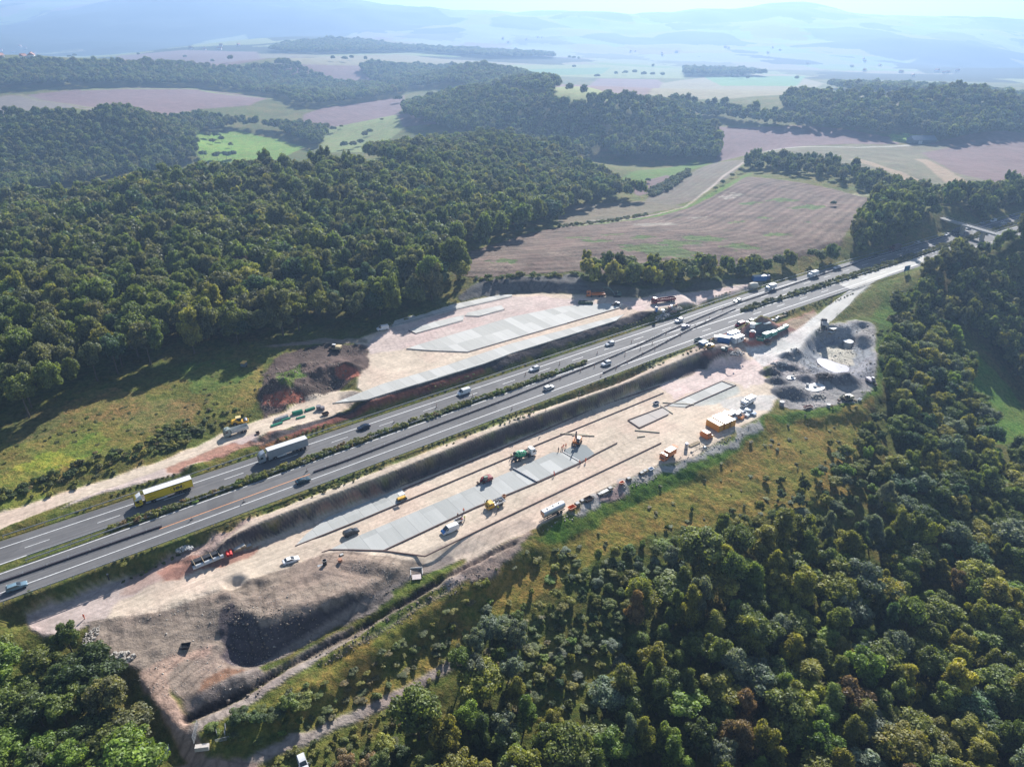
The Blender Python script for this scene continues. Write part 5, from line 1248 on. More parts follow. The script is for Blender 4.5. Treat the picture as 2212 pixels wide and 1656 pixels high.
def semitrailer(cabmat, sidemat, roofmat, logo=False, roofcab=None):
    t = thing('articulated_lorry', 'x', 'lorry')
    cab(t, cabmat, 8.2, roofcab)
    if roofcab:
        MB().prism([(7.3, 3.32), (7.85, 2.95), (8.02, 2.55), (7.98, 2.5), (6.1, 2.5), (6.1, 3.34)], -1.235, 1.235, .05).build('cab_top', roofcab, t, .05, True)
    m = MB(); m.box(5.6, 0, .62, 5.4, .95, .36); m.box(-2.0, 0, .85, 12.6, .9, .3); m.build('chassis', G_CHAS, t)
    MB().box(-1.55, 0, 1.2, 13.4, 2.5, 2.72).build('trailer_body', sidemat, t, .04)
    MB().box(-1.55, 0, 3.92, 13.42, 2.52, .08).build('trailer_roof', roofmat, t, .02)
    m = MB()
    for s_ in (-1, 1): m.box(-1.55, s_ * 1.262, 3.74, 13.3, .03, .14); m.box(-1.55, s_ * 1.262, 1.2, 13.3, .03, .12)
    m.build('side_rail', G_BLACK if logo else G_STEEL, t)
    for s_ in (-1, 1):
        MB().box(.9, s_ * 1.12, .48, 3.2, .08, .5).build('side_guard', G_WHITE, t, .02)
        MB().cyl((4.0, s_ * .95, .72), (5.3, s_ * .95, .72), .34).build('fuel_tank', G_STEEL, t)
        wheel(t, 6.85, s_ * 1.0, .52, .32); wheel(t, 3.1, s_ * .95, .52, .55)
        for x in (-4.3, -5.65, -7.0): wheel(t, x, s_ * 1.0, .5, .38)
        MB().box(-8.26, s_ * .95, .75, .06, .4, .18).build('tail_light', G_RED, t)
    MB().box(-8.27, 0, 1.25, .05, 2.4, 2.55).build('rear_doors', roofmat, t, .02)
    if logo:
        for s_ in (1, -1):
            sg = -s_
            mb = MB(); letters(mb, 'HM', -2.9 if s_ > 0 else -4.9 + .55, s_ * 1.27, 1.95, 1.15, sg); 
            cx = -3.85; ring = []
            n = 40
            for i in range(n):
                a0, a1 = 2 * math.pi * i / n, 2 * math.pi * (i + 1) / n
                mb.beam((cx + 1.95 * math.cos(a0), s_ * 1.265, 2.5 + 1.12 * math.sin(a0)), (cx + 1.95 * math.cos(a1), s_ * 1.265, 2.5 + 1.12 * math.sin(a1)), .03, .085)
            mb.build('logo', G_BLACK, t)
            mb = MB(); letters(mb, 'HM', 7.35 if s_ > 0 else 6.75, s_ * 1.235, 1.2, .42, sg); mb.build('door_logo', G_BLACK, t)
            mb = MB()
            for zz, ln in ((3.2, 2.5), (3.0, 2.2), (2.02, 2.3), (1.85, 2.0)):
                q = 0
                while q < ln: w = rnd.uniform(.1, .32); mb.box(4.6 - q - w / 2, s_ * 1.262, zz, w, .02, .09); q += w + .07
            mb.build('small_lettering', paint_mat('dull_brown_print', (.2, .13, .03), .6), t)
    return t
def rigid(name, cat, cabmat, body, bodymat, L=8.0, W=1.2, Hh=3.0, axles=(2.4, -1.6, -2.9), **kw):
    """two or three axle lorry, front at +L/2; body: tipper, box, flat, mixer"""
    t = thing(name, 'x', cat); x0 = L / 2
    cab(t, cabmat, x0, Hh=Hh, deflector=kw.get('defl', False))
    m = MB(); m.box(-.4, 0, .62, L - 1.2, .9, .36); m.build('chassis', G_CHAS, t)
    b0, b1 = -L / 2, x0 - 2.35
    if body == 'tipper':
        m = MB(); bl = b1 - b0; c = (b0 + b1) / 2
        m.box(c, 0, 1.1, bl, 2.3, .12)
        for s_ in (-1, 1): m.box(c, s_ * 1.19, 1.1, bl, .1, 1.15)
        m.box(b1 - .05, 0, 1.1, .1, 2.46, 1.45); m.box(b0 + .05, 0, 1.1, .1, 2.46, 1.15)
        m.build('tipper_body', bodymat, t, .02)
        m = MB()
        for i in range(6): 
            for s_ in (-1, 1): m.box(b0 + .5 + i * (bl - 1) / 5, s_ * 1.255, 1.15, .1, .04, 1.05)
        m.build('side_ribs', bodymat, t)
        if kw.get('load'): MB().box(c, 0, 1.25, bl - .3, 2.2, .75, top=(bl - 1.4, 1.0)).build('load', kw['load'], t, .1)
    elif body == 'box':
        MB().box((b0 + b1) / 2, 0, 1.0, b1 - b0, 2.4, kw.get('bh', 2.5)).build('box_body', bodymat, t, .06)
    elif body == 'flat':
        MB().box((b0 + b1) / 2, 0, 1.05, b1 - b0, 2.4, .15).build('platform', bodymat, t, .02)
    elif body == 'mixer':
        m = MB(); m.lathe([(.35, -2.9), (.75, -2.5), (1.18, -1.2), (1.2, .3), (1.0, 1.2), (.55, 1.75), (.3, 1.8)], 'x', 20, (-.7, 0, 2.15), math.radians(10)); d = m.build('drum', bodymat, t, 0, True)
        m = MB(); 
        for i in range(60):
            a = i * .42; xx = -2.3 + i * .06
            rr_ = np.interp(xx, [-2.5, -1.2, .3, 1.2], [.77, 1.2, 1.22, 1.0])
            m.box(xx, math.cos(a) * rr_, math.sin(a) * rr_, .14, .12, .06)
        o = m.build('white_stripe', G_WHITE, d); o.rotation_euler = (0, math.radians(10), 0); o.location = (-.7, 0, 2.15)
        m = MB(); m.cyl((-3.6, 0, 3.3), (-3.1, 0, 2.6), .6, .3); m.build('hopper', G_CHAS, t)
        m = MB(); m.beam((-3.5, 0, 1.9), (-4.9, .3, 1.0), .5, .1); m.build('chute', G_STEEL, t)
        m = MB(); m.box(-3.2, 0, 1.0, .3, 1.8, 1.2); m.box(1.2, 0, 1.0, .5, 1.4, 1.3); m.beam((-3.9, -.9, 1.0), (-3.7, -.9, 3.2), .08); m.build('drum_frame', G_CHAS, t)
        m = MB(); m.box(.3, 1.0, .7, .8, .5, .6); m.build('water_tank', G_WHITE, t, .04)
    for s_ in (-1, 1):
        for x in axles: wheel(t, x, s_ * (W - .2), .5, .36)
        MB().box(b0 - .02, s_ * .9, .75, .06, .35, .16).build('tail_light', G_RED, t)
    return t
def digger(name, label, cat, mat, tracks=True, cabmat=None, boom=((1.2,0,1.9),(3.6,0,4.2),(6.0,0,2.4),(6.6,0,.6)), sc=1.0, armmat=None):
    t = thing(name, label, cat)
    if tracks:
        for s_ in (-1, 1):
            m = MB(); m.prism([(-1.9, .25), (-1.6, .85), (1.6, .85), (1.9, .25), (1.6, 0), (-1.6, 0)], s_ * 1.25 - .28, s_ * 1.25 + .28); m.build('track', G_TYRE, t, .04)
        m = MB(); m.box(0, 0, .35, 2.2, 2.0, .6); m.build('undercarriage', G_CHAS, t)
    else:
        m = MB(); m.box(0, 0, .6, 4.4, 1.1, .5); m.build('undercarriage', G_CHAS, t)
        for s_ in (-1, 1):
            for x in (-1.4, 1.4): wheel(t, x, s_ * 1.0, .55, .45)
    m = MB(); m.prism([(-2.3, .95), (-2.4, 1.3), (-2.2, 2.1), (-.6, 2.15), (1.5, 1.7), (1.6, .95)], -1.3, 1.3, .05); m.build('body', mat, t, .08, True)
    m = MB(); m.prism([(-.1, 1.2), (-.1, 2.95), (1.15, 2.9), (1.6, 1.9), (1.6, 1.2)], .35, 1.3, .04); m.build('cab', G_GLASS, t, .04)
    m = MB(); m.box(.5, .82, 2.9, 1.5, 1.05, .12); m.build('cab_roof', cabmat or mat, t, .03)
    m = MB(); m.box(-1.9, 0, 1.0, .7, 2.5, .9); m.build('counterweight', G_CHAS, t, .08)
    b_ = boom; am = armmat or mat
    m = MB(); m.beam(b_[0], b_[1], .35, .55); m.build('boom', am, t, .03)
    m = MB(); m.beam(b_[1], b_[2], .28, .42); m.build('stick', am, t, .03)
    m = MB(); m.beam((b_[0][0] + .2, .0, 1.2), ((b_[0][0] + b_[1][0]) / 2, 0, (b_[0][2] + b_[1][2]) / 2 - .2), .14); m.build('ram', G_STEEL, t)
    x, y, z = b_[3]; m = MB(); m.prism([(x - .5, z), (x - .1, z + .9), (x + .5, z + .8), (x + .35, z + .1), (x - .1, z - .25)], -.55, .55); m.build('bucket', G_DARKST, t, .03)
    t.scale = (sc,) * 3
    return t
def container(name, label, cat, wall, roof, L=6.0, W=2.4, Hh=2.6, group=None, window=True, door=True):
    t = thing(name, label, cat, group)
    MB().box(0, 0, .1, L, W, Hh - .1).build('wall', wall, t, .03)
    MB().box(0, 0, Hh, L + .06, W + .06, .1).build('roof', roof, t, .02)
    m = MB()
    for sx in (-1, 1):
        for sy in (-1, 1): m.box(sx * (L / 2 - .05), sy * (W / 2 - .05), 0, .16, .16, Hh + .02)
    for k in range(int(L / .5)):
        for sy in (-1, 1): m.box(-L / 2 + .35 + k * .5, sy * (W / 2 + .012), .25, .12, .025, Hh - .4)
    m.build('frame', wall, t)
    if window: m = MB(); m.box(L * .22, -W / 2 - .03, 1.1, 1.1, .04, .9); m.build('window', G_GLASS, t)
    if door: m = MB(); m.box(-L * .25, -W / 2 - .03, .2, .9, .04, 2.0); m.build('door', G_STEEL, t)
    return t
# ------------------------------------------------------------------ people
SKIN = paint_mat('skin', (.55, .33, .24), .6); HAIRM = paint_mat('brown_hair', (.06, .04, .03), .8)
HV_O = paint_mat('orange_workwear', (.85, .13, .04), .8); HV_Y = paint_mat('yellow_workwear', (.62, .75, .05), .8); NAVY = paint_mat('dark_workwear', (.03, .035, .06), .9)
BOOT = paint_mat('work_boots', (.04, .03, .025), .8)
def skinmesh(name, nodes, edges, mat, parent=None, sub_=1, root=0):
    me = bpy.data.meshes.new(name); me.from_pydata([n_[0] for n_ in nodes], edges, [])
    o = bpy.data.objects.new(name, me); C.objects.link(o)
    md = o.modifiers.new('skin', 'SKIN'); md.use_smooth_shade = True
    for i, n_ in enumerate(nodes):
        v = me.skin_vertices[0].data[i]; r = n_[1]; v.radius = (r, r) if not isinstance(r, tuple) else r; v.use_root = (i == root)
    sb = o.modifiers.new('sub', 'SUBSURF'); sb.levels = sub_; sb.render_levels = sub_
    dg = bpy.context.evaluated_depsgraph_get(); dg.update()
    m2 = bpy.data.meshes.new_from_object(o.evaluated_get(dg)); m2.name = name
    for md in list(o.modifiers): o.modifiers.remove(md)
    o.data = m2; m2.materials.clear(); m2.materials.append(mat)
    o.parent = parent; return o
def person(label, jacket, trousers, pose='stand', px=0, py=0, head=0, helmet=None, group='site workers on the lower platform', seed=0):
    r = random.Random(seed)
    lean = {'stand': .03, 'bend': .62, 'walk': .08, 'rake': .3}[pose]
    hip = Vector((0, 0, .93 if pose != 'bend' else .88)); up = Vector((math.sin(lean), 0, math.cos(lean)))
    ch = hip + up * .42; nk = hip + up * .58; hd = nk + Vector((up.x * .13 + .02, 0, up.z * .17 + .01))
    stp = {'stand': .05, 'bend': .12, 'walk': .30, 'rake': .22}[pose]
    N_ = [(tuple(hip), .12), (tuple(hip + up * .22), .11), (tuple(ch), (.15, .11)), (tuple(nk), .055), (tuple(hd), .085), (tuple(hd + Vector((.01, 0, .10))), .085)]
    E_ = [(0, 1), (1, 2), (2, 3), (3, 4), (4, 5)]
    J = [(tuple(hip - up * .02), .155), (tuple(hip + up * .22), .145), (tuple(ch), .165), (tuple(nk - up * .05), .11)]; JE = [(0, 1), (1, 2), (2, 3)]
    T = [(tuple(hip + up * .05), .15)]; TE = []
    for s_ in (-1, 1):
        b0 = len(N_)
        f = stp * s_
        kn = Vector((f * .55 + .04, s_ * .11, .50)); an = Vector((f, s_ * .12, .09)); to = an + Vector((.16, 0, -.04))
        N_ += [((0, s_ * .09, hip.z - .06), .085), (tuple(kn), .06), (tuple(an), .042), (tuple(to), .035)]
        E_ += [(0, b0), (b0, b0 + 1), (b0 + 1, b0 + 2), (b0 + 2, b0 + 3)]
        t0 = len(T); T += [((0, s_ * .09, hip.z - .08), .11), (tuple(kn), .082), (tuple(an + Vector((0, 0, .04))), .07)]; TE += [(0, t0), (t0, t0 + 1), (t0 + 1, t0 + 2)]
        sh = ch + up * .1 + Vector((0, s_ * .17, 0))
        if pose == 'stand': el = sh + Vector((.0, s_ * .06, -.29)); wr = el + Vector((.14, -s_ * .02, -.20))
        elif pose == 'walk': el = sh + Vector((-.12 * s_, s_ * .05, -.27)); wr = el + Vector((.12 - .1 * s_, 0, -.20))
        else: el = sh + Vector((.12, s_ * .07, -.25)); wr = el + Vector((.2, -s_ * .06, -.12))
        d = (wr - el).normalized(); b1 = len(N_)
        N_ += [(tuple(sh), .06), (tuple(el), .045), (tuple(wr), .03), (tuple(wr + d * .09), (.038, .02))]
        E_ += [(2, b1), (b1, b1 + 1), (b1 + 1, b1 + 2), (b1 + 2, b1 + 3)]
        side = d.cross(Vector((0, 1, 0))).normalized(); lat = d.cross(side).normalized()
        for k in range(4):      # four fingers and a thumb
            p = wr + d * .10 + lat * (.026 - .017 * k); q = p + d * (.045 + .008 * (k in (1, 2))) + side * .012; w2 = q + d * .02 + side * .028
            c0 = len(N_); N_ += [(tuple(p), .010), (tuple(q), .009), (tuple(w2), .008)]; E_ += [(b1 + 3, c0), (c0, c0 + 1), (c0 + 1, c0 + 2)]
        p = wr + d * .04 + lat * .04; c0 = len(N_); N_ += [(tuple(p), .011), (tuple(p + d * .04 + lat * .018), .009)]; E_ += [(b1 + 2, c0), (c0, c0 + 1)]
        j0 = len(J); J += [(tuple(sh), .085), (tuple(el), .068), (tuple(wr - d * .03), .052)]; JE += [(2, j0), (j0, j0 + 1), (j0 + 1, j0 + 2)]
    body = skinmesh('person', N_, E_, SKIN)
    jk = skinmesh('jacket', J, JE, jacket, body); tr_ = skinmesh('trousers', T, TE, trousers, body)
    for s_ in (-1, 1):
        f = stp * s_; b_ = MB(); b_.box(f + .07, s_ * .12, 0, .30, .12, .13, top=(.2, .1, -.04)); b_.build('boot', BOOT, body, .03)
    hh = MB(); c = hd + Vector((.01, 0, .07))
    hh.lathe([(.125, -.01), (.12, .05), (.09, .11), (.03, .135)], 'z', 12, tuple(c)); hh.build('helmet' if helmet else 'hair', helmet or HAIRM, body, 0, True)
    f = MB(); fx = hd + Vector((.09, 0, .04)); f.box(fx.x, 0, fx.z, .035, .03, .04); f.build('nose', SKIN, body, .005)
    tag(body, label, 'person', group); put(body, px, py, head)
    return body
# ------------------------------------------------------------------ safety barriers
def rail(a, b_, L, side, label, hgt=.72):
    Lx = offs(seg(L, a, b_), side); Lx = even(Lx, max(8, int(arc(Lx)[-1] / 5)))
    t = thing('guard_rail', label, 'guard rail', 'steel guard rails along the motorway'); t.location = (float(Lx[0, 0]), float(Lx[0, 1]), 0); o0 = Lx[0]
    m = MB(); q = MB()
    for i in range(len(Lx) - 1):
        p0, p1 = Lx[i] - o0, Lx[i + 1] - o0
        m.beam((p0[0], p0[1], hgt), (p1[0], p1[1], hgt), .10, .32); q.box(p0[0], p0[1], -.3, .12, .12, hgt + .35)
    m.build('rail', G_STEEL, t); p = q.build('post', G_STEEL, t); p['kind'] = 'stuff'
    return t
rail(.02, .98, EU0, 1.3, 'guard rail on the upper verge of the motorway')
rail(.02, .50, EL1, -.9, 'guard rail along the lower hard shoulder, left half')
rail(.60, .72, EL1, -.9, 'guard rail behind the white site containers')
rail(.03, ia - .005, EU1, -.8, 'guard rail on the upper side of the planted reserve')
rail(.03, ia - .005, EL0, .8, 'guard rail on the lower side of the planted reserve')
rail(ib + .01, .97, EL0, .8, 'guard rail on the planted reserve towards the bridge')
def temp_barrier(ps, label, w=.55, h=.85):
    L = even(smooth(resample(PW(ps, 0)), 5), 2); L = smooth(resample(PW(ps, 0), 4.0), 4); o0 = L[0].copy()
    t = thing('steel_barrier', label, 'safety barrier', 'temporary steel barriers'); t.location = (float(o0[0]), float(o0[1]), .06)
    m, r1, r2, q = MB(), MB(), MB(), MB()
    O1, O2 = offs(L, w / 2) - o0, offs(L, -w / 2) - o0; Cn = L - o0
    for i in range(len(L) - 1):
        m.beam((*Cn[i], .22), (*Cn[i + 1], .22), w, .42)
        r1.beam((*O1[i], h), (*O1[i + 1], h), .05, .07)
        r2.beam((*O2[i], h), (*O2[i + 1], h), .05, .07)
        q.box(*Cn[i], 0, .08, w, h)
    m.build('base', paint_mat('barrier_dark', (.05, .04, .05), .8), t); r1.build('rail', G_STEEL, t); r2.build('rail', G_STEEL, t)
    p = q.build('post', G_STEEL, t); p['kind'] = 'stuff'; return t
temp_barrier([(-80,1286),(0,1258),(52,1240),(162,1203),(250,1171),(350,1137)], 'temporary steel barrier between the lanes at the left edge')
temp_barrier([(678,1020),(803,976),(928,923),(1073,872),(1106,858),(1178,828),(1318,774),(1481,699),(1556,668),(1659,633),(1759,599),(1870,562),(1959,537),(2049,510)], 'long temporary steel barrier crossing the carriageways diagonally')
temp_barrier([(1303,806),(1381,769),(1481,716),(1588,668)], 'short temporary steel barrier below the long one at the crossover')
# road beacons
bc = None
BE = [(414,1122),(527,1084),(663,1018),(851,912),(943,879),(1021,857),(1135,810),(1209,787),(1290,764),(1364,740),(1211,818),(1254,803),(1284,793),(1317,780),(1350,768),(1383,755),(1409,743),(1438,721),(1501,705),(1532,688),(1560,672),(1298,812),(1331,796),(1356,783),(1387,766),(1415,754),(1441,738),(1470,724),(1523,697),(1252,852),(1188,865),(1106,883),(1179,888),(1124,903),(1150,885),(1898,583)]
for i, (px, py) in enumerate(BE):
    if bc is None:
        bc = thing('road_beacon', 'x', 'road beacon')
        MB().box(0, 0, 0, .85, .4, .12).build('base', G_BLACK, bc, .03)
        MB().box(0, 0, .12, .07, .28, 1.15).build('panel', paint_mat('beacon_panel', (.30, .08, .05), .5), bc)
        o = bc
    else: o = copy_tree(bc)
    put(o, px, py, 30, z=.055)
    o['label'] = 'slim upright road beacon on a black foot, standing on the motorway surface'
    o['group'] = 'road beacons marking out the diverted lanes'

# ------------------------------------------------------------------ motorway traffic
o = semitrailer(G_YELL2 := paint_mat('trailer_yellow', (.80, .55, .02), .35), G_YELL2, G_WHITE, True, G_WHITE)
o['label'] = 'yellow articulated lorry with black HM emblem and white roof'; put(o, 356, 1073, 215.5, z=.06)
o = semitrailer(paint_mat('silver_paint', (.42, .46, .50), .35, .3), paint_mat('grey_tarpaulin', (.30, .32, .35), .6), paint_mat('pale_tarpaulin', (.62, .62, .62), .6))
o['label'] = 'grey articulated lorry with plain tarpaulin trailer ahead of the dark blue car'; put(o, 613, 982, 216, z=.06)
silver = paint_mat('silver_car_paint', (.48, .50, .52), .25, .4); white = paint_mat('white_car_paint', (.78, .78, .78), .25); dkb = paint_mat('dark_blue_car_paint', (.02, .035, .07), .25, .2)
black = paint_mat('black_car_paint', (.02, .02, .024), .2, .2); teal = paint_mat('dark_teal_car_paint', (.015, .05, .07), .25, .2); bluesil = paint_mat('pale_blue_car_paint', (.20, .30, .36), .25, .3)
TR = [('sedan', dkb, 786, 925, 216, 'dark blue car alone behind the grey lorry'), ('van', white, 1002, 850, 216, 'white panel van in the upper carriageway above the hedge'),
 ('estate', white, 1154, 799, 216, 'white estate car between the white van and the crossover'), ('estate', silver, 1317, 745, 216, 'silver estate car above the two steel barriers'),
 ('suv', white, 1466, 695, 216, 'white off-roader above the diagonal barrier'), ('suv', paint_mat('mauve_silver_paint', (.50, .48, .54), .3, .3), 1481, 708, 36, 'pale silver off-roader boxed in between the two steel barriers'),
 ('suv', white, 1309, 788, 216, 'white off-roader at the start of the short steel barrier'), ('estate', silver, 1186, 840, 36, 'silver estate car below the diagonal barrier'),
 ('sedan', teal, 655, 1041, 36, 'dark teal car beside the orange line'), ('estate', bluesil, 38, 1270, 36, 'pale blue estate car at the left edge of the motorway'),
 ('estate', paint_mat('dark_green_car_paint', (.03, .06, .05), .3), 1592, 652, 214, 'dark green estate car below the tented tank'), ('sedan', white, 1808, 580, 212, 'white car between the camper and the dark saloon'),
 ('sedan', black, 1891, 554, 212, 'black saloon ahead of the dark lorry'), ('sedan', silver, 1957, 542, 32, 'silver car below the barrier beside the dark lorry'),
 ('estate', silver, 1981, 527, 212, 'silver estate behind the dark red lorry'), ('estate', silver, 2046, 509, 212, 'silver estate just before the bridge'), ('sedan', silver, 2091, 495, 212, 'silver saloon emerging from under the bridge'),
 ('sedan', silver, 2122, 483, 212, 'silver saloon beyond the bridge'), ('van', white, 2145, 479, 212, 'white van beyond the bridge'), ('sedan', white, 2167, 483, 32, 'white car furthest right beyond the bridge'),
 ('sedan', dkb, 2186, 468, 212, 'dark car furthest up the motorway')]
for kd, mt, px, py, hd, lb in TR:
    o = car(kd, mt, 'car' if kd != 'van' else 'van'); o['label'] = lb; o['group'] = 'traffic on the motorway'; put(o, px, py, hd, z=.06)
o = rigid('camper_van', 'camper van', white, 'box', white, 6.6, 1.1, 2.3, (2.0, -1.8), bh=2.1); o['label'] = 'white box camper in front of the tented tank'; put(o, 1664, 626, 214, z=.06)
o = rigid('camper_van', 'camper van', white, 'box', white, 7.2, 1.15, 2.4, (2.3, -1.9), bh=2.2); o['label'] = 'larger white camper in the tree shadow, farther up the motorway'; put(o, 1755, 598, 214, z=.06)
o = rigid('lorry', 'lorry', paint_mat('maroon_paint', (.12, .03, .03), .4), 'box', paint_mat('dark_box', (.10, .06, .07), .5), 9, 1.2, 3.2, (3.0, -2.2, -3.5), bh=2.9); o['label'] = 'dark red box lorry in the shade of the wood'; put(o, 1932, 542, 212, z=.06)
o = rigid('lorry', 'lorry', paint_mat('slate_paint', (.05, .06, .09), .4), 'box', paint_mat('slate_box', (.06, .07, .10), .5), 9, 1.2, 3.2, (3.0, -2.2, -3.5), bh=2.9); o['label'] = 'slate-coloured box lorry close to the bridge'; put(o, 2066, 505, 212, z=.06)
o = car('van', paint_mat('red_van_paint', (.35, .03, .05), .3), 'van'); o['label'] = 'red minibus parked on the hard shoulder beside the site containers'; put(o, 1598, 704, 216, z=.06)
o = car('suv', paint_mat('dark_green_paint', (.02, .05, .04), .3), 'car'); o['label'] = 'dark green off-roader parked behind the red minibus'; put(o, 1620, 698, 216, z=.06)

# ------------------------------------------------------------------ plant on the upper works
o = rigid('tipper_lorry', 'tipper lorry', paint_mat('grey_green_cab', (.30, .35, .32), .4), 'tipper', paint_mat('pale_tipper', (.50, .52, .50), .5), 8.2, 1.22, 3.0); o['label'] = 'empty grey tipper lorry with white cab roof beside the yellow roller'; put(o, 511, 936, 215)
def roller(label, smooth_=True):
    t = thing('road_roller', label, 'roller')
    m = MB(); m.lathe([(.1, -1.05), (.78, -1.05), (.78, 1.05), (.1, 1.05)], 'y', 22); d = m.build('drum', paint_mat('drum_steel', (.16, .16, .19), .4, .6), t); d.location = (1.9, 0, .78)
    m = MB(); 
    for s_ in (-1, 1): m.beam((1.0, s_ * 1.2, .9), (2.9, s_ * 1.2, .9), .16, .5)
    m.beam((2.85, -1.2, .9), (2.85, 1.2, .9), .2, .4); m.beam((.9, -1.2, .9), (.9, 1.2, .9), .3, .5); m.build('drum_frame', G_YELL, t, .03)
    m = MB(); m.prism([(-3.0, .8), (-3.0, 1.5), (-2.6, 1.9), (-.9, 2.0), (-.5, 1.5), (.7, 1.3), (.7, .7)], -.95, .95, .1); m.build('body', G_YELL, t, .08, True)
    m = MB(); m.prism([(-1.0, 1.6), (-.9, 2.8), (.35, 2.8), (.6, 1.4)], -.7, .7, .06); m.build('cab', G_GLASS, t, .04)
    MB().box(-.3, 0, 2.8, 1.8, 1.7, .1).build('cab_roof', paint_mat('cream_roof', (.72, .55, .25), .5), t, .03)
    for s_ in (-1, 1): wheel(t, -1.7, s_ * 1.0, .75, .5)
    return t
put(roller('yellow single-drum roller parked on the verge by the grey tipper'), 519, 915, 25)
o = digger('bulldozer', 'cream and red tracked machine working on the dark spoil', 'bulldozer', paint_mat('cream_machine', (.60, .48, .28), .5), boom=((1.6,0,1.0),(2.3,0,1.0),(2.5,0,.8),(2.8,0,.2)), cabmat=G_WHITE); put(o, 727, 756, 170)
o = thing('trailer', 'small dark trailer with a bright yellow-orange top at the forest edge', 'trailer'); MB().box(0, 0, .5, 2.4, 1.8, 1.5, top=(2.2, 1.7)).build('body', paint_mat('grey_box', (.12, .15, .17), .5), o, .04); MB().box(0, 0, 2.0, 2.6, 1.9, .15).build('roof', paint_mat('amber_panel', (.85, .50, .12), .4), o, .03); wheel(o, 0, .95, .35); wheel(o, 0, -.95, .35); put(o, 528, 792, 80)
o = car('van', white, 'van'); o['label'] = 'white minibus parked on the gravel at the edge of the forest'; put(o, 827, 712, 205)
o = rigid('dump_lorry', 'lorry', G_ORNG, 'flat', G_ORNG, 9.5, 1.2, 2.9); o['label'] = 'orange flatbed lorry in the shade beneath the hedgerow'; put(o, 1287, 640, 182)
for s_ in (-1, 1): MB().box(-1.2, s_ * 1.2, 1.2, 6.6, .08, .5).build('side_board', G_ORNG, o)
o = digger('excavator', 'dark green excavator with raised arm in the hedgerow shadow', 'excavator', paint_mat('dull_green_machine', (.07, .12, .10), .5), boom=((1.0,0,1.9),(4.0,0,4.4),(7.0,0,4.9),(7.4,0,3.4))); put(o, 1332, 640, 180)
o = thing('trough', 'long open dark green steel trough on the shaded concrete', 'trough'); m = MB(); m.box(0, 0, 0, 7.2, 1.9, .12)
for s_ in (-1, 1): m.box(0, s_ * .95, 0, 7.2, .12, 1.1); m.box(s_ * 3.55, 0, 0, .12, 1.9, 1.1)
m.build('shell', paint_mat('dark_green_steel', (.02, .07, .04), .5), o); m = MB(); [m.box(-3.2 + 1.6 * k, 0, 1.0, .12, 1.9, .1) for k in range(5)]; m.build('brace', G_CHAS, o); put(o, 1265, 655, 355, z=4.3)
o = digger('compact_loader', 'small dark loader at the end of the shaded slab', 'loader', paint_mat('dark_blue_machine', (.04, .07, .11), .5), False, boom=((-1.0,0,1.4),(1.2,0,1.3),(2.3,0,.7),(2.6,0,.1)), sc=.75); put(o, 1331, 660, 190)
o = rigid('tipper_lorry', 'tipper lorry', G_DRED, 'tipper', G_DRED, 12.5, 1.22, 3.1, (4.6, -2.6, -4.0, -5.3)); o['label'] = 'red articulated tipper trailing dust on the haul road'; put(o, 1433, 653, 200)
def toilet(label, mat, roofm, px, py, hd):
    t = thing('portable_toilet', label, 'portable toilet'); MB().box(0, 0, .1, 1.15, 1.15, 2.05).build('cabin', mat, t, .05)
    MB().box(0, 0, 2.15, 1.2, 1.2, .25, top=(.7, .7)).build('roof', roofm, t, .04); MB().box(.59, 0, .25, .03, .75, 1.75).build('door', G_STEEL if mat is G_WHITE else roofm, t); MB().box(0, 0, 0, 1.25, 1.25, .1).build('base', G_CHAS, t); return put(t, px, py, hd)
toilet('blue portable toilet with white roof near the red tipper', G_BLUE, G_WHITE, 1417, 673, 200)
toilet('white portable toilet with a green door beside the orange van', G_WHITE, paint_mat('pale_mauve', (.70, .62, .72), .4), 1482, 969, 250)
o = container('site_office', 'blue cabin with white roof in the verge above the motorway', 'site cabin', G_BLUE, G_WHITE, 7.5, 2.5, 2.8, window=False, door=False); put(o, 1639, 606, 190)
o = container('shipping_container', 'darker blue container behind the blue cabin', 'container', paint_mat('navy_steel', (.03, .09, .25), .5), paint_mat('navy_roof', (.06, .13, .28), .5), 3.6, 2.5, 2.4, window=False, door=False); put(o, 1654, 603, 190)
o = thing('tank', 'pale cream tented tank at the start of the upper verge', 'tank'); MB().lathe([(.1, -2.6), (1.5, -2.3), (1.9, 0), (1.5, 2.3), (.1, 2.6)], 'x', 16, (0, 0, 1.5)).build('shell', paint_mat('cream_canvas', (.62, .55, .44), .7), o, 0, True); MB().box(0, 0, 0, 4, 2, .6).build('frame', G_CHAS, o); put(o, 1626, 623, 195)

# ------------------------------------------------------------------ plant on the lower works
o = rigid('concrete_mixer', 'concrete mixer lorry', G_WHITE, 'mixer', G_GREEN, 9.4, 1.22, 3.1, (3.4, 1.9, -2.2, -3.6)); o['label'] = 'concrete mixer lorry with a green drum and white cab'; put(o, 1130, 989, 33)
o = digger('excavator', 'orange and white excavator pouring at the end of the fresh slab', 'excavator', paint_mat('machine_orange', (.72, .24, .05), .5), boom=((.6,0,1.9),(1.6,0,6.0),(3.4,0,3.2),(3.6,0,1.0)), cabmat=G_WHITE, armmat=paint_mat('machine_dark', (.06, .06, .08), .5)); put(o, 1246, 958, 250)
o = digger('telehandler', 'red and green tractor with front forks beside the fresh slab', 'tractor', G_DRED, False, boom=((-1.0,0,1.9),(1.0,0,1.7),(2.6,0,.9),(3.2,0,.2)), cabmat=paint_mat('green_cab_roof', (.03,.12,.08), .5), sc=.9); put(o, 1050, 1040, 210)
o = thing('tandem_roller', 'small tandem roller under a white canopy at the end of the left slab', 'roller')
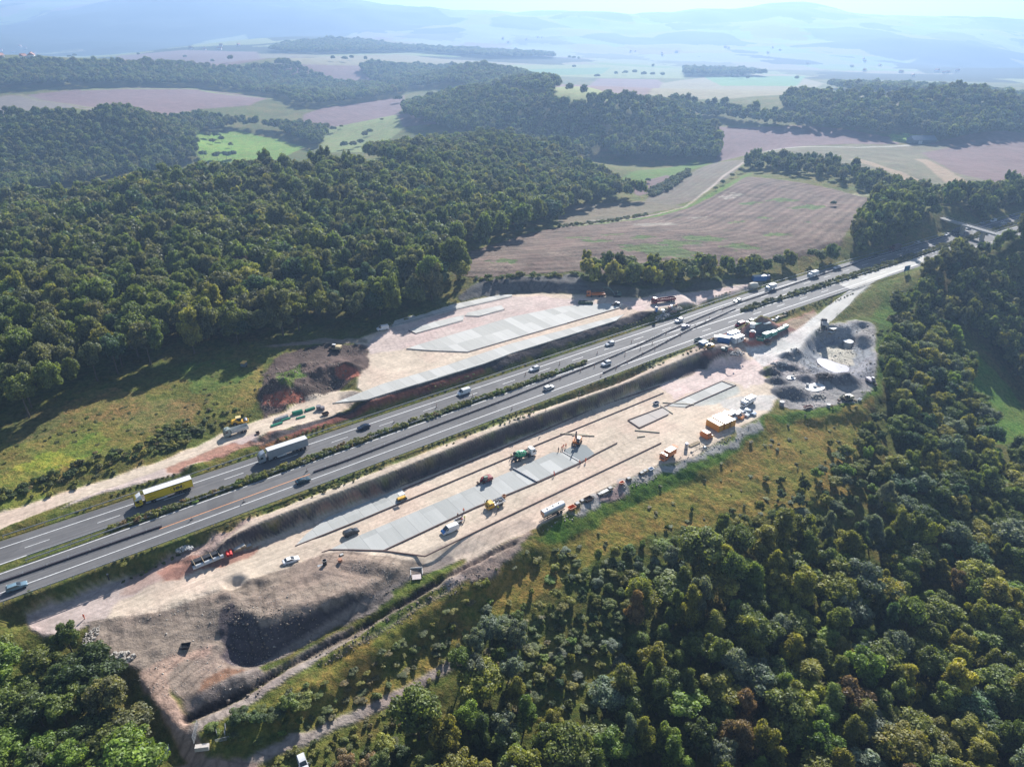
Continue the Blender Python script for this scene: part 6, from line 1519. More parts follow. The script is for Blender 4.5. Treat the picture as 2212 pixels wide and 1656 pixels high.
for x in (-1.1, 1.1): m = MB(); m.lathe([(.05, -.7), (.5, -.7), (.5, .7), (.05, .7)], 'y', 16); d = m.build('drum', paint_mat('drum_dark', (.10, .10, .11), .4, .5), o); d.location = (x, 0, .5)
MB().prism([(-1.5, .7), (-1.4, 1.25), (1.3, 1.25), (1.5, .7)], -.55, .55).build('body', G_YELL, o, .05); MB().box(0, 0, 2.5, 1.9, 1.5, .12).build('canopy', G_WHITE, o, .03)
m = MB(); [m.beam((x, y, 1.2), (x, y, 2.5), .06) for x in (-.8, .8) for y in (-.6, .6)]; m.build('canopy_post', G_BLACK, o); put(o, 868, 1080, 35)
def pickup(label, mat, bedmat, load=True):
    t = rigid('pickup_lorry', 'pickup truck', mat, 'flat', bedmat, 6.2, 1.0, 2.2, (2.1, -1.9))
    t['label'] = label
    for c_ in list(t.children):
        if c_.name.startswith('roof_hatch'): bpy.data.objects.remove(c_)
    for s_ in (-1, 1): MB().box(-1.2, s_ * 1.17, 1.2, 3.5, .06, .4).build('side_board', bedmat, t)
    MB().box(-2.95, 0, 1.2, .06, 2.3, .4).build('tailgate', bedmat, t)
    if load: m = MB(); m.box(-1.8, .3, 1.2, 1.0, .8, .6); m.box(-.7, -.3, 1.2, .8, .7, .5, yaw=.4); m.box(-1.3, -.5, 1.2, 1.6, .3, .25, yaw=.2); m.build('tools', G_CHAS, t)
    return t
put(pickup('yellow crew pickup with white load bed beside the slab edge', G_YELL, G_WHITE), 1070, 1092, 214)
o = thing('concrete_skip', 'rust-coloured round concrete bucket at the slab edge by the yellow pickup', 'bucket'); MB().lathe([(.25, 0), (.6, .5), (.65, 1.1), (.55, 1.1), (.2, .3)], 'z', 14).build('shell', paint_mat('rust_bucket', (.42, .22, .12), .7), o); m = MB(); [m.beam((math.cos(a) * .6, math.sin(a) * .6, 0), (math.cos(a) * .6, math.sin(a) * .6, 1.1), .06) for a in (0, 1.57, 3.14, 4.71)]; m.build('frame', G_DARKST, o); put(o, 1089, 1075, 0)
o = car('van', white, 'van'); o['label'] = 'white panel van with blue bonnet pulling a small trailer'; put(o, 972, 1147, 214)
m = MB(); m.prism([(1.72, 1.24), (2.36, 1.03), (2.66, .83), (2.7, .6), (2.4, 1.0), (1.7, 1.2)], -.9, .9); m.build('bonnet', G_BLUE, o, .01)
def trailer(label, mat, px, py, hd, L=2.6):
    t = thing('trailer', label, 'trailer'); MB().box(0, 0, .5, L, 1.5, .1).build('floor', G_CHAS, t); m = MB()
    for s_ in (-1, 1): m.box(0, s_ * .75, .55, L, .06, .45); m.box(s_ * L / 2, 0, .55, .06, 1.5, .45)
    m.build('sides', mat, t); MB().beam((L / 2, 0, .5), (L / 2 + 1.2, 0, .45), .1).build('drawbar', G_STEEL, t)
    wheel(t, 0, .85, .32); wheel(t, 0, -.85, .32); return put(t, px, py, hd)
trailer('white box trailer hitched behind the panel van', G_WHITE, 991, 1127, 214)
o = car('suv', paint_mat('anthracite_paint', (.04, .045, .055), .2, .3)); o['label'] = 'anthracite estate car parked between the two lower slabs'; put(o, 759, 1153, 36)
o = car('sedan', white); o['label'] = 'white saloon parked at the corner of the haul road'; put(o, 629, 1213, 30)
# tanker trailer
o = thing('tank_trailer', 'white and silver tank trailer standing at the lower edge of the works', 'tank trailer')
n_ = 20; m = MB(); pr = []
for i in range(n_): a = 2 * math.pi * i / n_; pr.append((math.copysign(abs(math.cos(a)) ** .7, math.cos(a)) * 1.2, 2.45 + math.copysign(abs(math.sin(a)) ** .8, math.sin(a)) * .95))
V = []; XS = [(-4.1, .88), (-4.0, 1), (4.0, 1), (4.1, .88)]
for x, k in XS: V += [(x, y * k, 2.45 + (z - 2.45) * k) for y, z in pr]
m.add(V, [(j * n_ + i, j * n_ + (i + 1) % n_, (j + 1) * n_ + (i + 1) % n_, (j + 1) * n_ + i) for j in range(3) for i in range(n_)] + [tuple(range(n_))[::-1], tuple(range(3 * n_, 4 * n_))])
m.build('tank', paint_mat('tank_silver', (.62, .62, .62), .35, .3), o, 0, True)
for x in (-2.3, 0, 2.3): MB().cyl((x, 0, 3.35), (x, 0, 3.55), .28).build('hatch', G_CHAS, o)
m = MB(); m.box(0, 0, .95, 7.8, 1.0, .6); m.box(0, 1.15, 1.1, 7.6, .08, .3); m.box(0, -1.15, 1.1, 7.6, .08, .3); m.build('chassis', G_CHAS, o)
m = MB(); m.box(-4.12, 0, 1.8, .03, 1.6, 1.2); m.build('end_panel', paint_mat('orange_rust_panel', (.55, .30, .18), .6), o)
for x in (2.6, 1.3): wheel(o, x, .95, .48, .4); wheel(o, x, -.95, .48, .4)
m = MB(); [m.box(-2.6, y, 0, .15, .15, 1.2) for y in (-.7, .7)]; m.build('landing_leg', G_CHAS, o); put(o, 1194, 1112, 37)
# orange van, container group
o = rigid('van', 'van', G_ORNG, 'box', G_ORNG, 6.4, 1.05, 2.5, (2.0, -1.9), bh=2.0); o['label'] = 'orange box van with its rear flap open'; put(o, 1442, 988, 222)
m = MB(); m.beam((-3.2, 0, 3.0), (-4.2, 0, 3.2), 2.2, .08); m.build('rear_flap', G_ORNG, o)
YC = paint_mat('site_yellow_orange', (.68, .31, .04), .55); YR = paint_mat('sandy_roof', (.66, .53, .36), .6)
for k, (px, py, lb, rf) in enumerate([(1543,924,'orange-yellow site container nearest the orange recycling skip', YR), (1556,919,'middle orange-yellow site container under the white roof', G_WHITE), (1569,914,'orange-yellow site container nearest the parked cars', YR)]):
    o = container('site_container', lb, 'container', YC, rf, 6.1, 2.44, 2.6, 'orange-yellow site containers'); put(o, px, py, 124)
o = thing('canopy', 'broad white roof sheet laid over the orange-yellow containers', 'canopy'); MB().box(0, 0, 0, 6.4, 5.0, .14).build('sheet', G_WHITE, o, .02); m = MB(); [m.box(-3 + k, 0, .13, .06, 5.0, .06) for k in range(7)]; m.build('rib', G_STEEL, o)
x, y = hit(1560, 917); o.location = (x, y, h1(x, y) + 2.75); o.rotation_euler = (0, 0, math.radians(124))
o = thing('recycling_skip', 'orange lidded skip with sloping ends below the containers', 'skip'); m = MB(); m.prism([(-1.6, 0), (-2.2, 1.1), (-1.3, 2.3), (1.3, 2.3), (2.2, 1.1), (1.6, 0)], -1.0, 1.0); m.build('body', G_ORNG, o, .04)
MB().box(0, 0, 2.3, 2.6, 2.05, .08).build('lid', paint_mat('salmon_lid', (.75, .36, .2), .5), o); m = MB(); [m.beam((x, y, .2), (x, y, 1.9), .12) for x in (-1.9, 1.9) for y in (-.7, .7)]; m.build('lifting_lug', G_CHAS, o); put(o, 1524, 944, 124)
def flatrack(px, py, label, L=5, hd=35):
    t = thing('timber_stack', label, 'timber stack'); m = MB()
    for k in range(5): m.box(0, -.5 + k * .25, .12, L * rnd.uniform(.85, 1), .2, .25 + .04 * k)
    m.build('boards', G_WOOD, t); m = MB(); [m.box(x, 0, 0, .12, 1.3, .12) for x in (-L * .35, 0, L * .35)]; m.build('bearer', G_DARKST, t); return put(t, px, py, hd)
flatrack(1500, 960, 'long stack of pale boards between the toilet and the orange skip', 5.5)
o = thing('scrap_heap', 'tangled heap of dark steel props beneath the orange skip', 'scrap heap'); m = MB(); r2 = random.Random(4)
for k in range(34): a = r2.random() * 6.28; x, y = r2.uniform(-2.4, 2.4), r2.uniform(-1.4, 1.4); m.beam((x, y, r2.uniform(.05, .4)), (x + math.cos(a) * 1.2, y + math.sin(a) * 1.2, r2.uniform(.2, 1.1)), .08)
m.build('props', G_CHAS, o); MB().box(.5, .2, 0, 1.4, 1.0, .5, top=(1, .8)).build('box', paint_mat('pale_box', (.5, .55, .56), .6), o); put(o, 1521, 968, 30)
o = thing('generator', 'small yellow generator between skip and containers', 'generator'); MB().box(0, 0, .2, 1.4, .9, .9).build('housing', G_YELL, o, .05); MB().box(.3, 0, 1.1, .5, .5, .15).build('cap', G_CHAS, o); MB().box(0, 0, 0, 1.5, .8, .2).build('skid', G_CHAS, o); put(o, 1535, 944, 124)
for kd, mt, px, py, lb in [('van', white, 1576, 903, 'white van nearest the containers in the parked row'), ('van', paint_mat('orange_red_livery', (.72, .30, .10), .35), 1591, 901, 'orange and white van second in the parked row'), ('estate', white, 1605, 896, 'white estate car third in the parked row'), ('estate', paint_mat('ice_blue_paint', (.55, .62, .72), .25, .2), 1620, 893, 'pale blue estate car last in the parked row')]:
    o = car(kd, mt, 'van' if kd == 'van' else 'car'); o['label'] = lb; o['group'] = 'vehicles parked in a row by the containers'; put(o, px, py, 318)
    if 'orange and' in lb:
        for c_ in o.children:
            if c_.name.startswith('roof'): c_.data.materials[0] = white
o = rigid('tipper_lorry', 'lorry', white, 'box', white, 7.0, 1.1, 2.4, (2.3, -1.9), bh=1.9); o['label'] = 'white box lorry parked above the row of cars'; put(o, 1615, 873, 220)

# small things along the lower edge of the works
def pallet(px, py, label, hd=36, n=3, s=1.2):
    t = thing('pallet_stack', label, 'pallets'); m = MB()
    for k in range(n):
        for j in range(5): m.box(-.45 * s + j * .225 * s, 0, .1 + k * .15, .16 * s, .9 * s, .03)
        for y in (-.4, 0, .4): m.box(0, y * s, k * .15, 1.05 * s, .1, .1)
    m.build('slats', G_WOOD, t); MB().box(0, 0, n * .15, .9 * s, .7 * s, .12).build('load', paint_mat('grey_bags', (.45, .44, .42), .8), t, .03); return put(t, px, py, hd)
for px, py, lb in [(1247,1090,'pallet stack right of the small orange skip'), (1258,1083,'pallets second from the small orange skip'), (1296,1068,'pallet beside the steel rack, left of it'), (1318,1056,'pallet stack right of the steel rack'), (1386,1023,'wooden pallets below the orange van, left stack'), (1393,1018,'wooden pallets below the orange van, right stack'), (1358,1036,'low pallet stack near the small orange box')]:
    pallet(px, py, lb, n=rnd.randint(2, 5), s=1.5)
def skip(px, py, label, mat, s=1.0, hd=36):
    t = thing('skip', label, 'skip'); m = MB(); a, b_ = 1.5 * s, 1.0 * s; P = [(-a*.7,-b_*.8,0),(a*.7,-b_*.8,0),(a*.7,b_*.8,0),(-a*.7,b_*.8,0),(-a,-b_,1.1*s),(a,-b_,1.1*s),(a,b_,1.1*s),(-a,b_,1.1*s)]
    m.add(P, [(0,3,2,1),(0,1,5,4),(1,2,6,5),(2,3,7,6),(3,0,4,7)]); o_ = m.build('shell', mat, t); md = o_.modifiers.new('thick', 'SOLIDIFY'); md.thickness = .06
    m = MB(); m.box(0, -b_, 1.05 * s, 2 * a, .08, .1); m.box(0, b_, 1.05 * s, 2 * a, .08, .1); m.box(a, 0, 1.05 * s, .08, 2 * b_, .1); m.box(-a, 0, 1.05 * s, .08, 2 * b_, .1); m.build('rim', mat, t); return put(t, px, py, hd)
skip(1235, 1099, 'small orange skip right of the tank trailer', G_ORNG, .8); skip(1343, 1044, 'small orange box skip in the middle of the lower edge', G_ORNG, .55)
skip(1271, 1081, 'rusty brown skip between the pallets and the tyre ring', G_DARKST, .9); skip(402, 1398, 'black skip alone on the bare earth at the lower left', G_BLACK, .75, 10)
skip(1406, 1015, 'pale blue and white crate below the orange van', paint_mat('pale_blue', (.45, .52, .62), .5), .6)
o = thing('tyre_ring', 'single dark ring lying at the lower edge of the works', 'ring'); MB().lathe([(.35, 0), (.62, 0), (.62, .3), (.35, .3), (.35, 0)], 'z', 18).build('ring', G_TYRE, o); MB().lathe([(.3, .0), (.36, .0), (.36, .32), (.3, .32)], 'z', 14).build('liner', G_CHAS, o); put(o, 1280, 1074, 0)
o = thing('steel_rack', 'low steel rack of formwork panels at the lower edge', 'rack'); m = MB(); [m.beam((-2.4, y, z), (2.4, y, z), .12) for y in (-.9, .9) for z in (.1, .7)]; [m.beam((x, -.9, .1), (x, .9, .1), .12) for x in (-2.4, 0, 2.4)]; [m.beam((x, y, 0), (x, y, .8), .12) for x in (-2.4, 2.4) for y in (-.9, .9)]; m.build('frame', G_CHAS, o); MB().box(.2, .1, .2, 3.6, 1.1, .35).build('panels', G_STEEL, o); put(o, 1305, 1064, 37)
for i, (px, py, hd, L) in enumerate([(1385, 943, 14, 3), (1398, 932, 350, 9), (1240, 938, 355, 10), (1260, 941, 357, 8), (1465, 872, 352, 12), (1440, 885, 300, 7)]):
    t = thing('formwork_beam', ['short loose formwork beam in the middle of the gravel','long pale formwork beam lying loose in the middle of the gravel','loose timber beam just right of the orange excavator','second timber beam right of the orange excavator','long beam lying across the corner of the boarded rectangle','short beam standing off the corner of the boarded rectangle'][i], 'beam'); MB().box(0, 0, 0, L, .28, .28).build('web', G_WOOD, t); MB().box(0, 0, .28, L, .36, .06).build('flange', paint_mat('beam_cap', (.45, .40, .30), .8), t); put(t, px, py, hd)
skip(1417+0, 873, 'dark blue steel box beside the boarded rectangle', paint_mat('dark_blue_steel', (.05, .09, .16), .5), .8)
# formwork boards and slab kerbs
FWM = paint_mat('formwork_board', (.12, .075, .065), .8)
def form(ps, label, z=SL, h=.36, w=.16, mat=FWM):
    L = np.array(PW(ps, z)); o0 = L[0].copy(); L = L - o0
    t = thing('formwork_board', label, 'formwork', 'formwork boards edging the concrete'); t.location = (float(o0[0]), float(o0[1]), z); m = MB()
    for i in range(len(L) - 1): m.beam((*L[i], h / 2), (*L[i + 1], h / 2), w, h)
    m.build('board', mat, t); q = MB(); s = arc(L); k = 0.5
    while k < s[-1]: q.box(float(np.interp(k, s, L[:, 0])) + .12, float(np.interp(k, s, L[:, 1])) - .18, 0, .08, .08, h + .06); k += 3.0
    p = q.build('stake', G_DARKST, t); p['kind'] = 'stuff'; return t
form([(882,1080),(1100,988),(1158,962),(1433,849)], 'long board line above the mixer lorry', w=.28)
form([(638,1180),(763,1130),(882,1080)], 'board under the lower side of the left slab', w=.28)
form([(828,1190),(1028,1096),(1106,1065),(1159,1043),(1252,1001),(1284,982),(1333,957)], 'board along the lower side of the long slab', w=.28)
form([(918,1202),(1106,1111),(1428,957)], 'lowest long board line across the gravel', w=.28)
form([(695,1194),(712,1188),(753,1188),(828,1190),(918,1202)], 'board across the left ends of the lower slabs', w=.3)
form([(865,1051),(1106,953),(1281,874),(1423,826),(1490,800)], 'upper of the twin boards at the foot of the dark bank', w=.2); form([(870,1058),(1106,960),(1285,882),(1425,834)], 'lower of the twin boards at the foot of the dark bank', w=.2)
form([(1490,801),(1511,794),(1579,787)], 'bent board line near the pale stony ground', w=.2)
form([(1356,908),(1381,925),(1443,896)], 'lower boards of the boarded rectangle', w=.25); form([(1356,908),(1441,876),(1559,824),(1566,826)], 'upper boards of the boarded rectangle', w=.25); form([(1481,880),(1590,832)], 'board under the pale slab at the right', w=.22); form([(1559,824),(1585,834)], 'end board of the pale slab at the right', w=.2)
form([(1109,1013),(1160,1042)], 'dark cross beam spanning the long slab', h=.62, w=.5, mat=paint_mat('screed_steel', (.09, .10, .13), .5))
form([(1216,977),(1252,998)], 'screed beam at the wet end of the long slab', h=.5, w=.3, mat=G_STEEL)
form([(845,706),(980,669),(1106,640)], 'edge board under the uppermost pale slab', SU, w=.2); form([(882,714),(898,721),(1000,692)], 'edge board of the small slab on the upper works', SU, w=.2); form([(1004,682),(1035,684),(1090,668)], 'edge board of the short trapezoid slab', SU, w=.2)
form([(878,754),(930,758),(1010,761),(1106,733),(1341,665)], 'edge board of the widest pale slab', SU, w=.25); form([(718,872),(793,864),(903,830)], 'edge board at the left tip of the lowest upper slab', SU, w=.25, mat=paint_mat('pale_edging', (.28, .27, .26), .8))

# green pipes and other stock by the upper haul road
def pipes(px, py, label, mat, n, L, r, hd, rows=1, cat='pipes'):
    t = thing('pipe_stack', label, cat); 
    for j in range(rows):
        for k in range(n - j):
            m = MB(); y = (k - (n - j - 1) / 2) * r * 2.05; z = r + j * r * 1.75 + .08
            m.lathe([(r * .86, -L / 2), (r, -L / 2), (r, L / 2), (r * .86, L / 2), (r * .86, -L / 2)], 'x', 12, (rnd.uniform(-.1, .1), y, z)); m.build('pipe', mat, t)
    m = MB(); [m.box(x, 0, 0, .12, n * r * 2.2, .08) for x in (-L * .3, L * .3)]; m.build('bearer', G_WOOD, t); return put(t, px, py, hd)
pipes(598, 917, 'lowest green pipes beside the haul road', G_TEAL, 3, 4.2, .2, 38); pipes(618, 906, 'pair of green pipes above the lowest ones', G_TEAL, 2, 3.4, .2, 38)
pipes(608, 905, 'grey slotted pipes in the pipe row by the haul road', G_STEEL, 4, 5.0, .22, 38, 2); pipes(643, 893, 'big stack of green pipes', G_TEAL, 5, 3.6, .2, 30, 3); pipes(650, 902, 'loose green pipes below the big green stack', G_TEAL, 3, 3.2, .17, 30)
pipes(670, 885, 'small upper bundle of green pipes near the dark drums', G_TEAL, 4, 3.6, .17, 38, 2); pipes(494, 1194, 'pair of bright red cylinders', paint_mat('bright_red', (.70, .04, .03), .4), 2, 3.6, .42, 300)
def drum(px, py, label, mat, r=.9, h=1.5, cat='drum'):
    t = thing('concrete_ring', label, cat); MB().lathe([(r * .8, 0), (r, 0), (r, h), (r * .8, h), (r * .8, h * .5), (.01, h * .5)], 'z', 18).build('ring', mat, t); MB().lathe([(r * .8, h), (r * 1.03, h), (r * 1.03, h + .08), (r * .8, h + .08)], 'z', 18).build('rim', mat, t); return put(t, px, py, 0)
drum(689, 884, 'left dark drum at the end of the pipe row', paint_mat('drum_grey', (.15,.14,.16), .7)); drum(697, 885, 'right dark drum at the end of the pipe row', paint_mat('drum_grey', (.15,.14,.16), .7), .8, 1.2)
skip(703, 896, 'rusty box below the dark drums', G_DARKST, .8); skip(557, 937, 'lone digger bucket on the gravel beside the tipper lorry', G_DARKST, .55, 300)
# culvert pipes on the lower left, stone heaps, fences
o = thing('pipe_bundle', 'black square ducts and a grey pipe strapped together beside the haul road', 'pipe bundle'); MB().box(.3, .75, 0, 7.4, 1.5, 1.6).build('duct', paint_mat('black_duct', (.02, .022, .028), .5), o, .05)
MB().cyl((-3.6, -.75, .6), (4.6, -.75, .6), .55, n=18).build('pipe', paint_mat('pale_pipe', (.5, .53, .56), .4), o, 0, True); m = MB(); [m.box(x, .2, 0, .14, 2.9, 1.68) for x in (-2.9, -.6, 1.7, 3.6)]; m.build('strap', G_WOOD, o); put(o, 445, 1215, 37)
pallet(512, 1188, 'dark loaded pallets right of the red cylinders', n=5, s=1.9); pallet(523, 1183, 'rusty loaded crate at the end of the pallet row', n=6, s=1.9); pallet(538, 1181, 'last crate of the row by the weeds', n=4, s=1.6)
STONE = paint_mat('rubble_stone', (.42, .38, .33), .9, var=.4)
def rubble(px, py, label, n, rx, ry, smin, smax, mat=STONE, seed=1):
    r2 = random.Random(seed); t = thing('rubble_heap', label, 'rubble heap'); m = MB()
    for k in range(n):
        a = r2.random() * 6.28; q = math.sqrt(r2.random()); x, y = math.cos(a) * q * rx, math.sin(a) * q * ry; s_ = r2.uniform(smin, smax)
        m.box(x, y, (1 - q) * rx * .25, s_, s_ * r2.uniform(.6, 1), s_ * r2.uniform(.4, .8), top=(s_ * .7, s_ * .5), yaw=r2.random() * 6.28, pitch=r2.uniform(-.4, .4))
    o_ = m.build('stones', mat, t, .04, seg_=1); o_['kind'] = 'stuff'; return put(t, px, py, 0)
rubble(198, 1372, 'grey rubble heap at the end of the haul road by the orange worker', 110, 1.6, 3.2, .25, .6, seed=2); rubble(262, 1420, 'heap of large pale boulders beside the lower left wood', 60, 3.2, 1.7, .5, 1.1, seed=3)
rubble(397, 1185, 'pile of broken white debris on the motorway verge', 90, 2.6, 1.4, .3, .8, paint_mat('pale_debris', (.5, .49, .47), .9, var=.5), 5)
for i, (px, py, lb) in enumerate([(1420,688,'lowest litter heap between haul road and motorway'), (1432,681,'second litter heap between haul road and motorway'), (1445,674,'litter heap below the blue toilet row'), (1458,667,'topmost litter heap beside the dry grass'), (1683,787,'dark debris at the left rim of the gravel heaps'), (1780,813,'black earth clods below the pond'), (1765,858,'broken concrete by the grey sheet ellipse'), (1590,765,'white stones below the containers')]):
    rubble(px, py, lb, 70, 3.4, 1.8, .4, 1.2, [STONE, paint_mat('mixed_debris', (.34, .33, .33), .8, var=.6), paint_mat('brown_debris', (.2, .14, .12), .9, var=.5)][i % 3] if i != 5 else G_DARK, 20 + i)
def box_heap(px, py, n, seed, label, cols):
    r2 = random.Random(seed); t = thing('material_stack', label, 'material stack')
    for k in range(n): MB().box((k - n / 2) * 1.5 + r2.uniform(-.2, .2), r2.uniform(-.5, .5), 0, r2.uniform(.8, 1.4), r2.uniform(.8, 1.3), r2.uniform(.5, 1.3), yaw=r2.uniform(-.3, .3)).build('crate', cols[k % len(cols)], t, .03)
    return put(t, px, py, 36)
box_heap(1456, 663, 4, 3, 'row of reddish and white crates above the litter heaps', [paint_mat('reddish_crate', (.35,.16,.13), .7), G_WHITE, G_WOOD]); box_heap(1437, 672, 4, 5, 'crates among the litter beside the blue toilet', [G_WOOD, G_WHITE, G_CHAS])
# site containers and stock beside the lower carriageway
o = container('site_container', 'white site container at the back beside the motorway', 'container', paint_mat('pale_blue_wall', (.30, .42, .60), .5), G_WHITE, 6.1, 2.5, 2.8, door=False); put(o, 1583, 729, 36)
o = container('site_container', 'white site container in front with a small window', 'container', G_WHITE, G_WHITE, 6.1, 2.5, 2.8); put(o, 1592, 738, 36)
o = container('shipping_container', 'open blue container with a pale roof left of the white ones', 'container', G_BLUE, paint_mat('pale_green_roof', (.60, .64, .52), .6), 5.2, 3.2, 2.6, door=False, window=False); put(o, 1563, 738, 336)
o = skip(1519, 744, 'blue lidded skip at the edge of the carriageway', G_BLUE, 1.3); MB().box(0, 0, 1.45, 3.2, 2.2, .15).build('lid', paint_mat('sky_blue', (.35, .55, .75), .5), o, .03)
skip(1508, 738, 'grey-green flat skip beside the blue lidded one', paint_mat('grey_green', (.12,.17,.17), .6), 1.2); drum(1547, 734, 'white round tank left of the open blue container', G_WHITE, 1.0, 1.8, 'tank')
o = digger('loader', 'small yellow loader with cream roof below the blue skip', 'loader', G_YELL, False, boom=((-1.0,0,1.2),(1.6,0,1.3),(2.6,0,.8),(2.9,0,.1)), cabmat=paint_mat('cream_roof', (.72, .55, .25), .5), sc=.9); put(o, 1531, 752, 205)
o = digger('mini_excavator', 'small grey-green excavator on the bank below the containers', 'excavator', paint_mat('grey_green', (.12,.17,.17), .6), sc=.7); put(o, 1565, 758, 330)
drum(1625, 707, 'white round tank with orange hose behind the gravel heaps', G_WHITE, 1.2, 2.0, 'tank'); o = drum(1624, 727, 'red and white silo below the gravel heaps', G_DRED, 1.3, 2.4, 'silo'); MB().lathe([(1.0, 2.4), (1.1, 3.0), (.2, 3.3)], 'z', 16).build('cap', G_WHITE, o)
GT = paint_mat('jade_steel', (.08, .30, .25), .5); GTR = paint_mat('jade_roof', (.45, .62, .55), .5)
o = container('shipping_container', 'jade green container with pale roof, left of the pair', 'container', GT, GTR, 4.4, 2.2, 2.2, window=False, door=False); put(o, 1655, 728, 40)
o = container('shipping_container', 'jade green container with pale roof, right of the pair', 'container', GT, GTR, 4.0, 2.0, 2.0, window=False, door=False); put(o, 1669, 724, 40)
o = container('shipping_container', 'long jade green trough farther up the stock yard', 'container', GT, GTR, 5.2, 1.4, 1.2, window=False, door=False); put(o, 1686, 714, 40)
o = container('shipping_container', 'short pale green box at the far end of the stock yard', 'container', GT, G_WHITE, 2.8, 1.6, 1.4, window=False, door=False); put(o, 1696, 709, 40)
skip(1642, 735, 'dark green skip left of the jade containers', paint_mat('dark_green_skip', (.03, .16, .12), .6), 1.2, 340); skip(1657, 743, 'dark round skip at the lowest corner of the stock yard', G_DARKST, 1.0, 10); skip(1661, 731, 'pale mesh basket beneath the jade containers', G_STEEL, .8)
o = thing('cable_ring', 'large pale ring leaning in the stock yard', 'ring'); MB().lathe([(.8, 0), (1.3, 0), (1.3, .5), (.8, .5), (.8, 0)], 'z', 22).build('ring', GTR, o); MB().lathe([(.75, .1), (.82, .1), (.82, .4), (.75, .4)], 'z', 16).build('liner', G_CHAS, o); put(o, 1674, 716, 0)
box_heap(1693, 704, 3, 8, 'dark crates at the top of the stock yard', [G_DARKST, G_CHAS]); o = toilet('orange cabinet beside the front white container', paint_mat('terracotta', (.55,.25,.15), .6), G_ORNG, 1607, 738, 30); o.scale = (1, 1, .7)
pipes(1634, 700, 'pale green-white pipes beside the hard shoulder', paint_mat('mint_pipe', (.35,.55,.48), .5), 4, 6, .25, 36, 1); pipes(1656, 699, 'pale pipes farther along the hard shoulder', G_WHITE, 3, 4, .25, 20, 1)
box_heap(1676, 691, 5, 12, 'white and grey stock heap on the grass by the slip road', [G_WHITE, G_STEEL, G_CONC]); flatrack(1690, 683, 'grey barrier sections stacked beside the hard shoulder', 5.5); box_heap(1700, 676, 2, 14, 'dark boxes in the grass near the gore', [G_CHAS, G_DARKST])
o = rigid('tipper_lorry', 'tipper lorry', G_CHAS, 'tipper', paint_mat('dusty_grey', (.42,.43,.44), .7), 9.5, 1.25, 3.4); o['label'] = 'dusty grey tipper with raised body on the slip road'; put(o, 1779, 708, 72)
for c_ in o.children:
    if c_.name.startswith(('tipper_body', 'side_ribs')): c_.rotation_euler = (0, math.radians(16), 0); c_.location = (-1.2, 0, .9)
skip(1768, 718, 'grey box beside the dusty tipper', G_STEEL, 1.0, 80); o = pallet(1798, 712, 'upper stack of white slabs beside the dusty tipper', n=3, s=3); o2 = pallet(1794, 718, 'lower stack of white slabs beside the dusty tipper', n=2, s=3)
for q_ in (o, o2):
    for c_ in q_.children:
        if c_.name.startswith('load'): c_.data.materials[0] = G_WHITE; c_.scale = (1.1, 1.3, 1.6)
# basin: pond, overflow shafts, rafts of pale concrete
pond = [(1764,776),(1770,773),(1785,775),(1800,781),(1815,786),(1828,789),(1835,795),(1833,802),(1822,806),(1805,805),(1790,800),(1775,791),(1766,783)]
PWt = NT('pond_water'); PWt.b.inputs['Base Color'].default_value = (.40, .385, .43, 1); PWt.b.inputs['Roughness'].default_value = .25
structure('water', sheet('water', pond, -7.3, PWt.m, thick=.5))
def raft(px, py, rx, ry, label, hole=True, tall=0.0):
    t = thing('concrete_shaft', label, 'concrete shaft'); m = MB(); n_ = 28; V = []
    for z in (0, .12):
        V += [(math.cos(2 * math.pi * i / n_) * rx, math.sin(2 * math.pi * i / n_) * ry, z) for i in range(n_)]
    m.add(V, [tuple(range(n_))[::-1], tuple(range(n_, 2 * n_))] + [(i, (i + 1) % n_, (i + 1) % n_ + n_, i + n_) for i in range(n_)]); m.build('raft', G_WHITE, t)
    MB().lathe([(.5, .1), (.7, .1), (.7, .8 + tall), (.5, .8 + tall)], 'z', 16).build('shaft', G_CONC, t); return put(t, px, py, 25)
raft(1760, 836, 4.6, 3.2, 'large pale concrete raft with two short shafts'); drum(1744, 833, 'short grey shaft at the left rim of the large pale raft', G_CONC, .6, .9, 'concrete shaft'); raft(1711, 815, 2.6, 1.5, 'small pale raft among the gravel heaps')
o = drum(1829, 752, 'tall grey overflow tower with white rim in the basin', G_CONC, 1.7, 3.6, 'concrete tower'); MB().lathe([(.6, 3.5), (2.2, 3.5), (2.2, 3.75), (.6, 3.75)], 'z', 24).build('platform', G_WHITE, o)
o = digger('excavator', 'tan excavator at the lower rim of the basin', 'excavator', paint_mat('tan_machine', (.45, .38, .26), .5), cabmat=G_WHITE, boom=((1.0,0,1.9),(2.6,0,3.0),(3.8,0,1.6),(4.0,0,.3))); put(o, 1829, 864, 200)
o = digger('excavator', 'mauve-grey machine at the right rim of the basin', 'loader', paint_mat('mauve_machine', (.38, .34, .38), .5), cabmat=G_WHITE, sc=.85, boom=((1.0,0,1.9),(2.4,0,2.6),(3.4,0,1.4),(3.6,0,.2))); put(o, 1879, 826, 290)
trailer('small reddish trailer below the basin', paint_mat('reddish', (.45,.22,.18), .6), 1745, 882, 200, 3.4); drum(1688, 875, 'white-topped grey tank at the corner of the road', paint_mat('tank_grey', (.3,.3,.33), .6), .9, 1.6, 'tank'); drum(1789, 879, 'small grey drum on the grass edge below the basin', G_STEEL, .7, 1.2); skip(1857, 864, 'small white box in the grass by the tan excavator', G_WHITE, .5)
o = drum(702, 1219, 'dark shaft ring with white lid on the bare earth', G_CHAS, .55, 1.5, 'concrete shaft'); MB().lathe([(.01, 1.5), (.6, 1.5), (.6, 1.58), (.01, 1.58)], 'z', 16).build('lid', G_WHITE, o); MB().box(-.9, -.4, 0, 2.0, .9, .08, yaw=.3).build('sheet', G_STEEL, o)
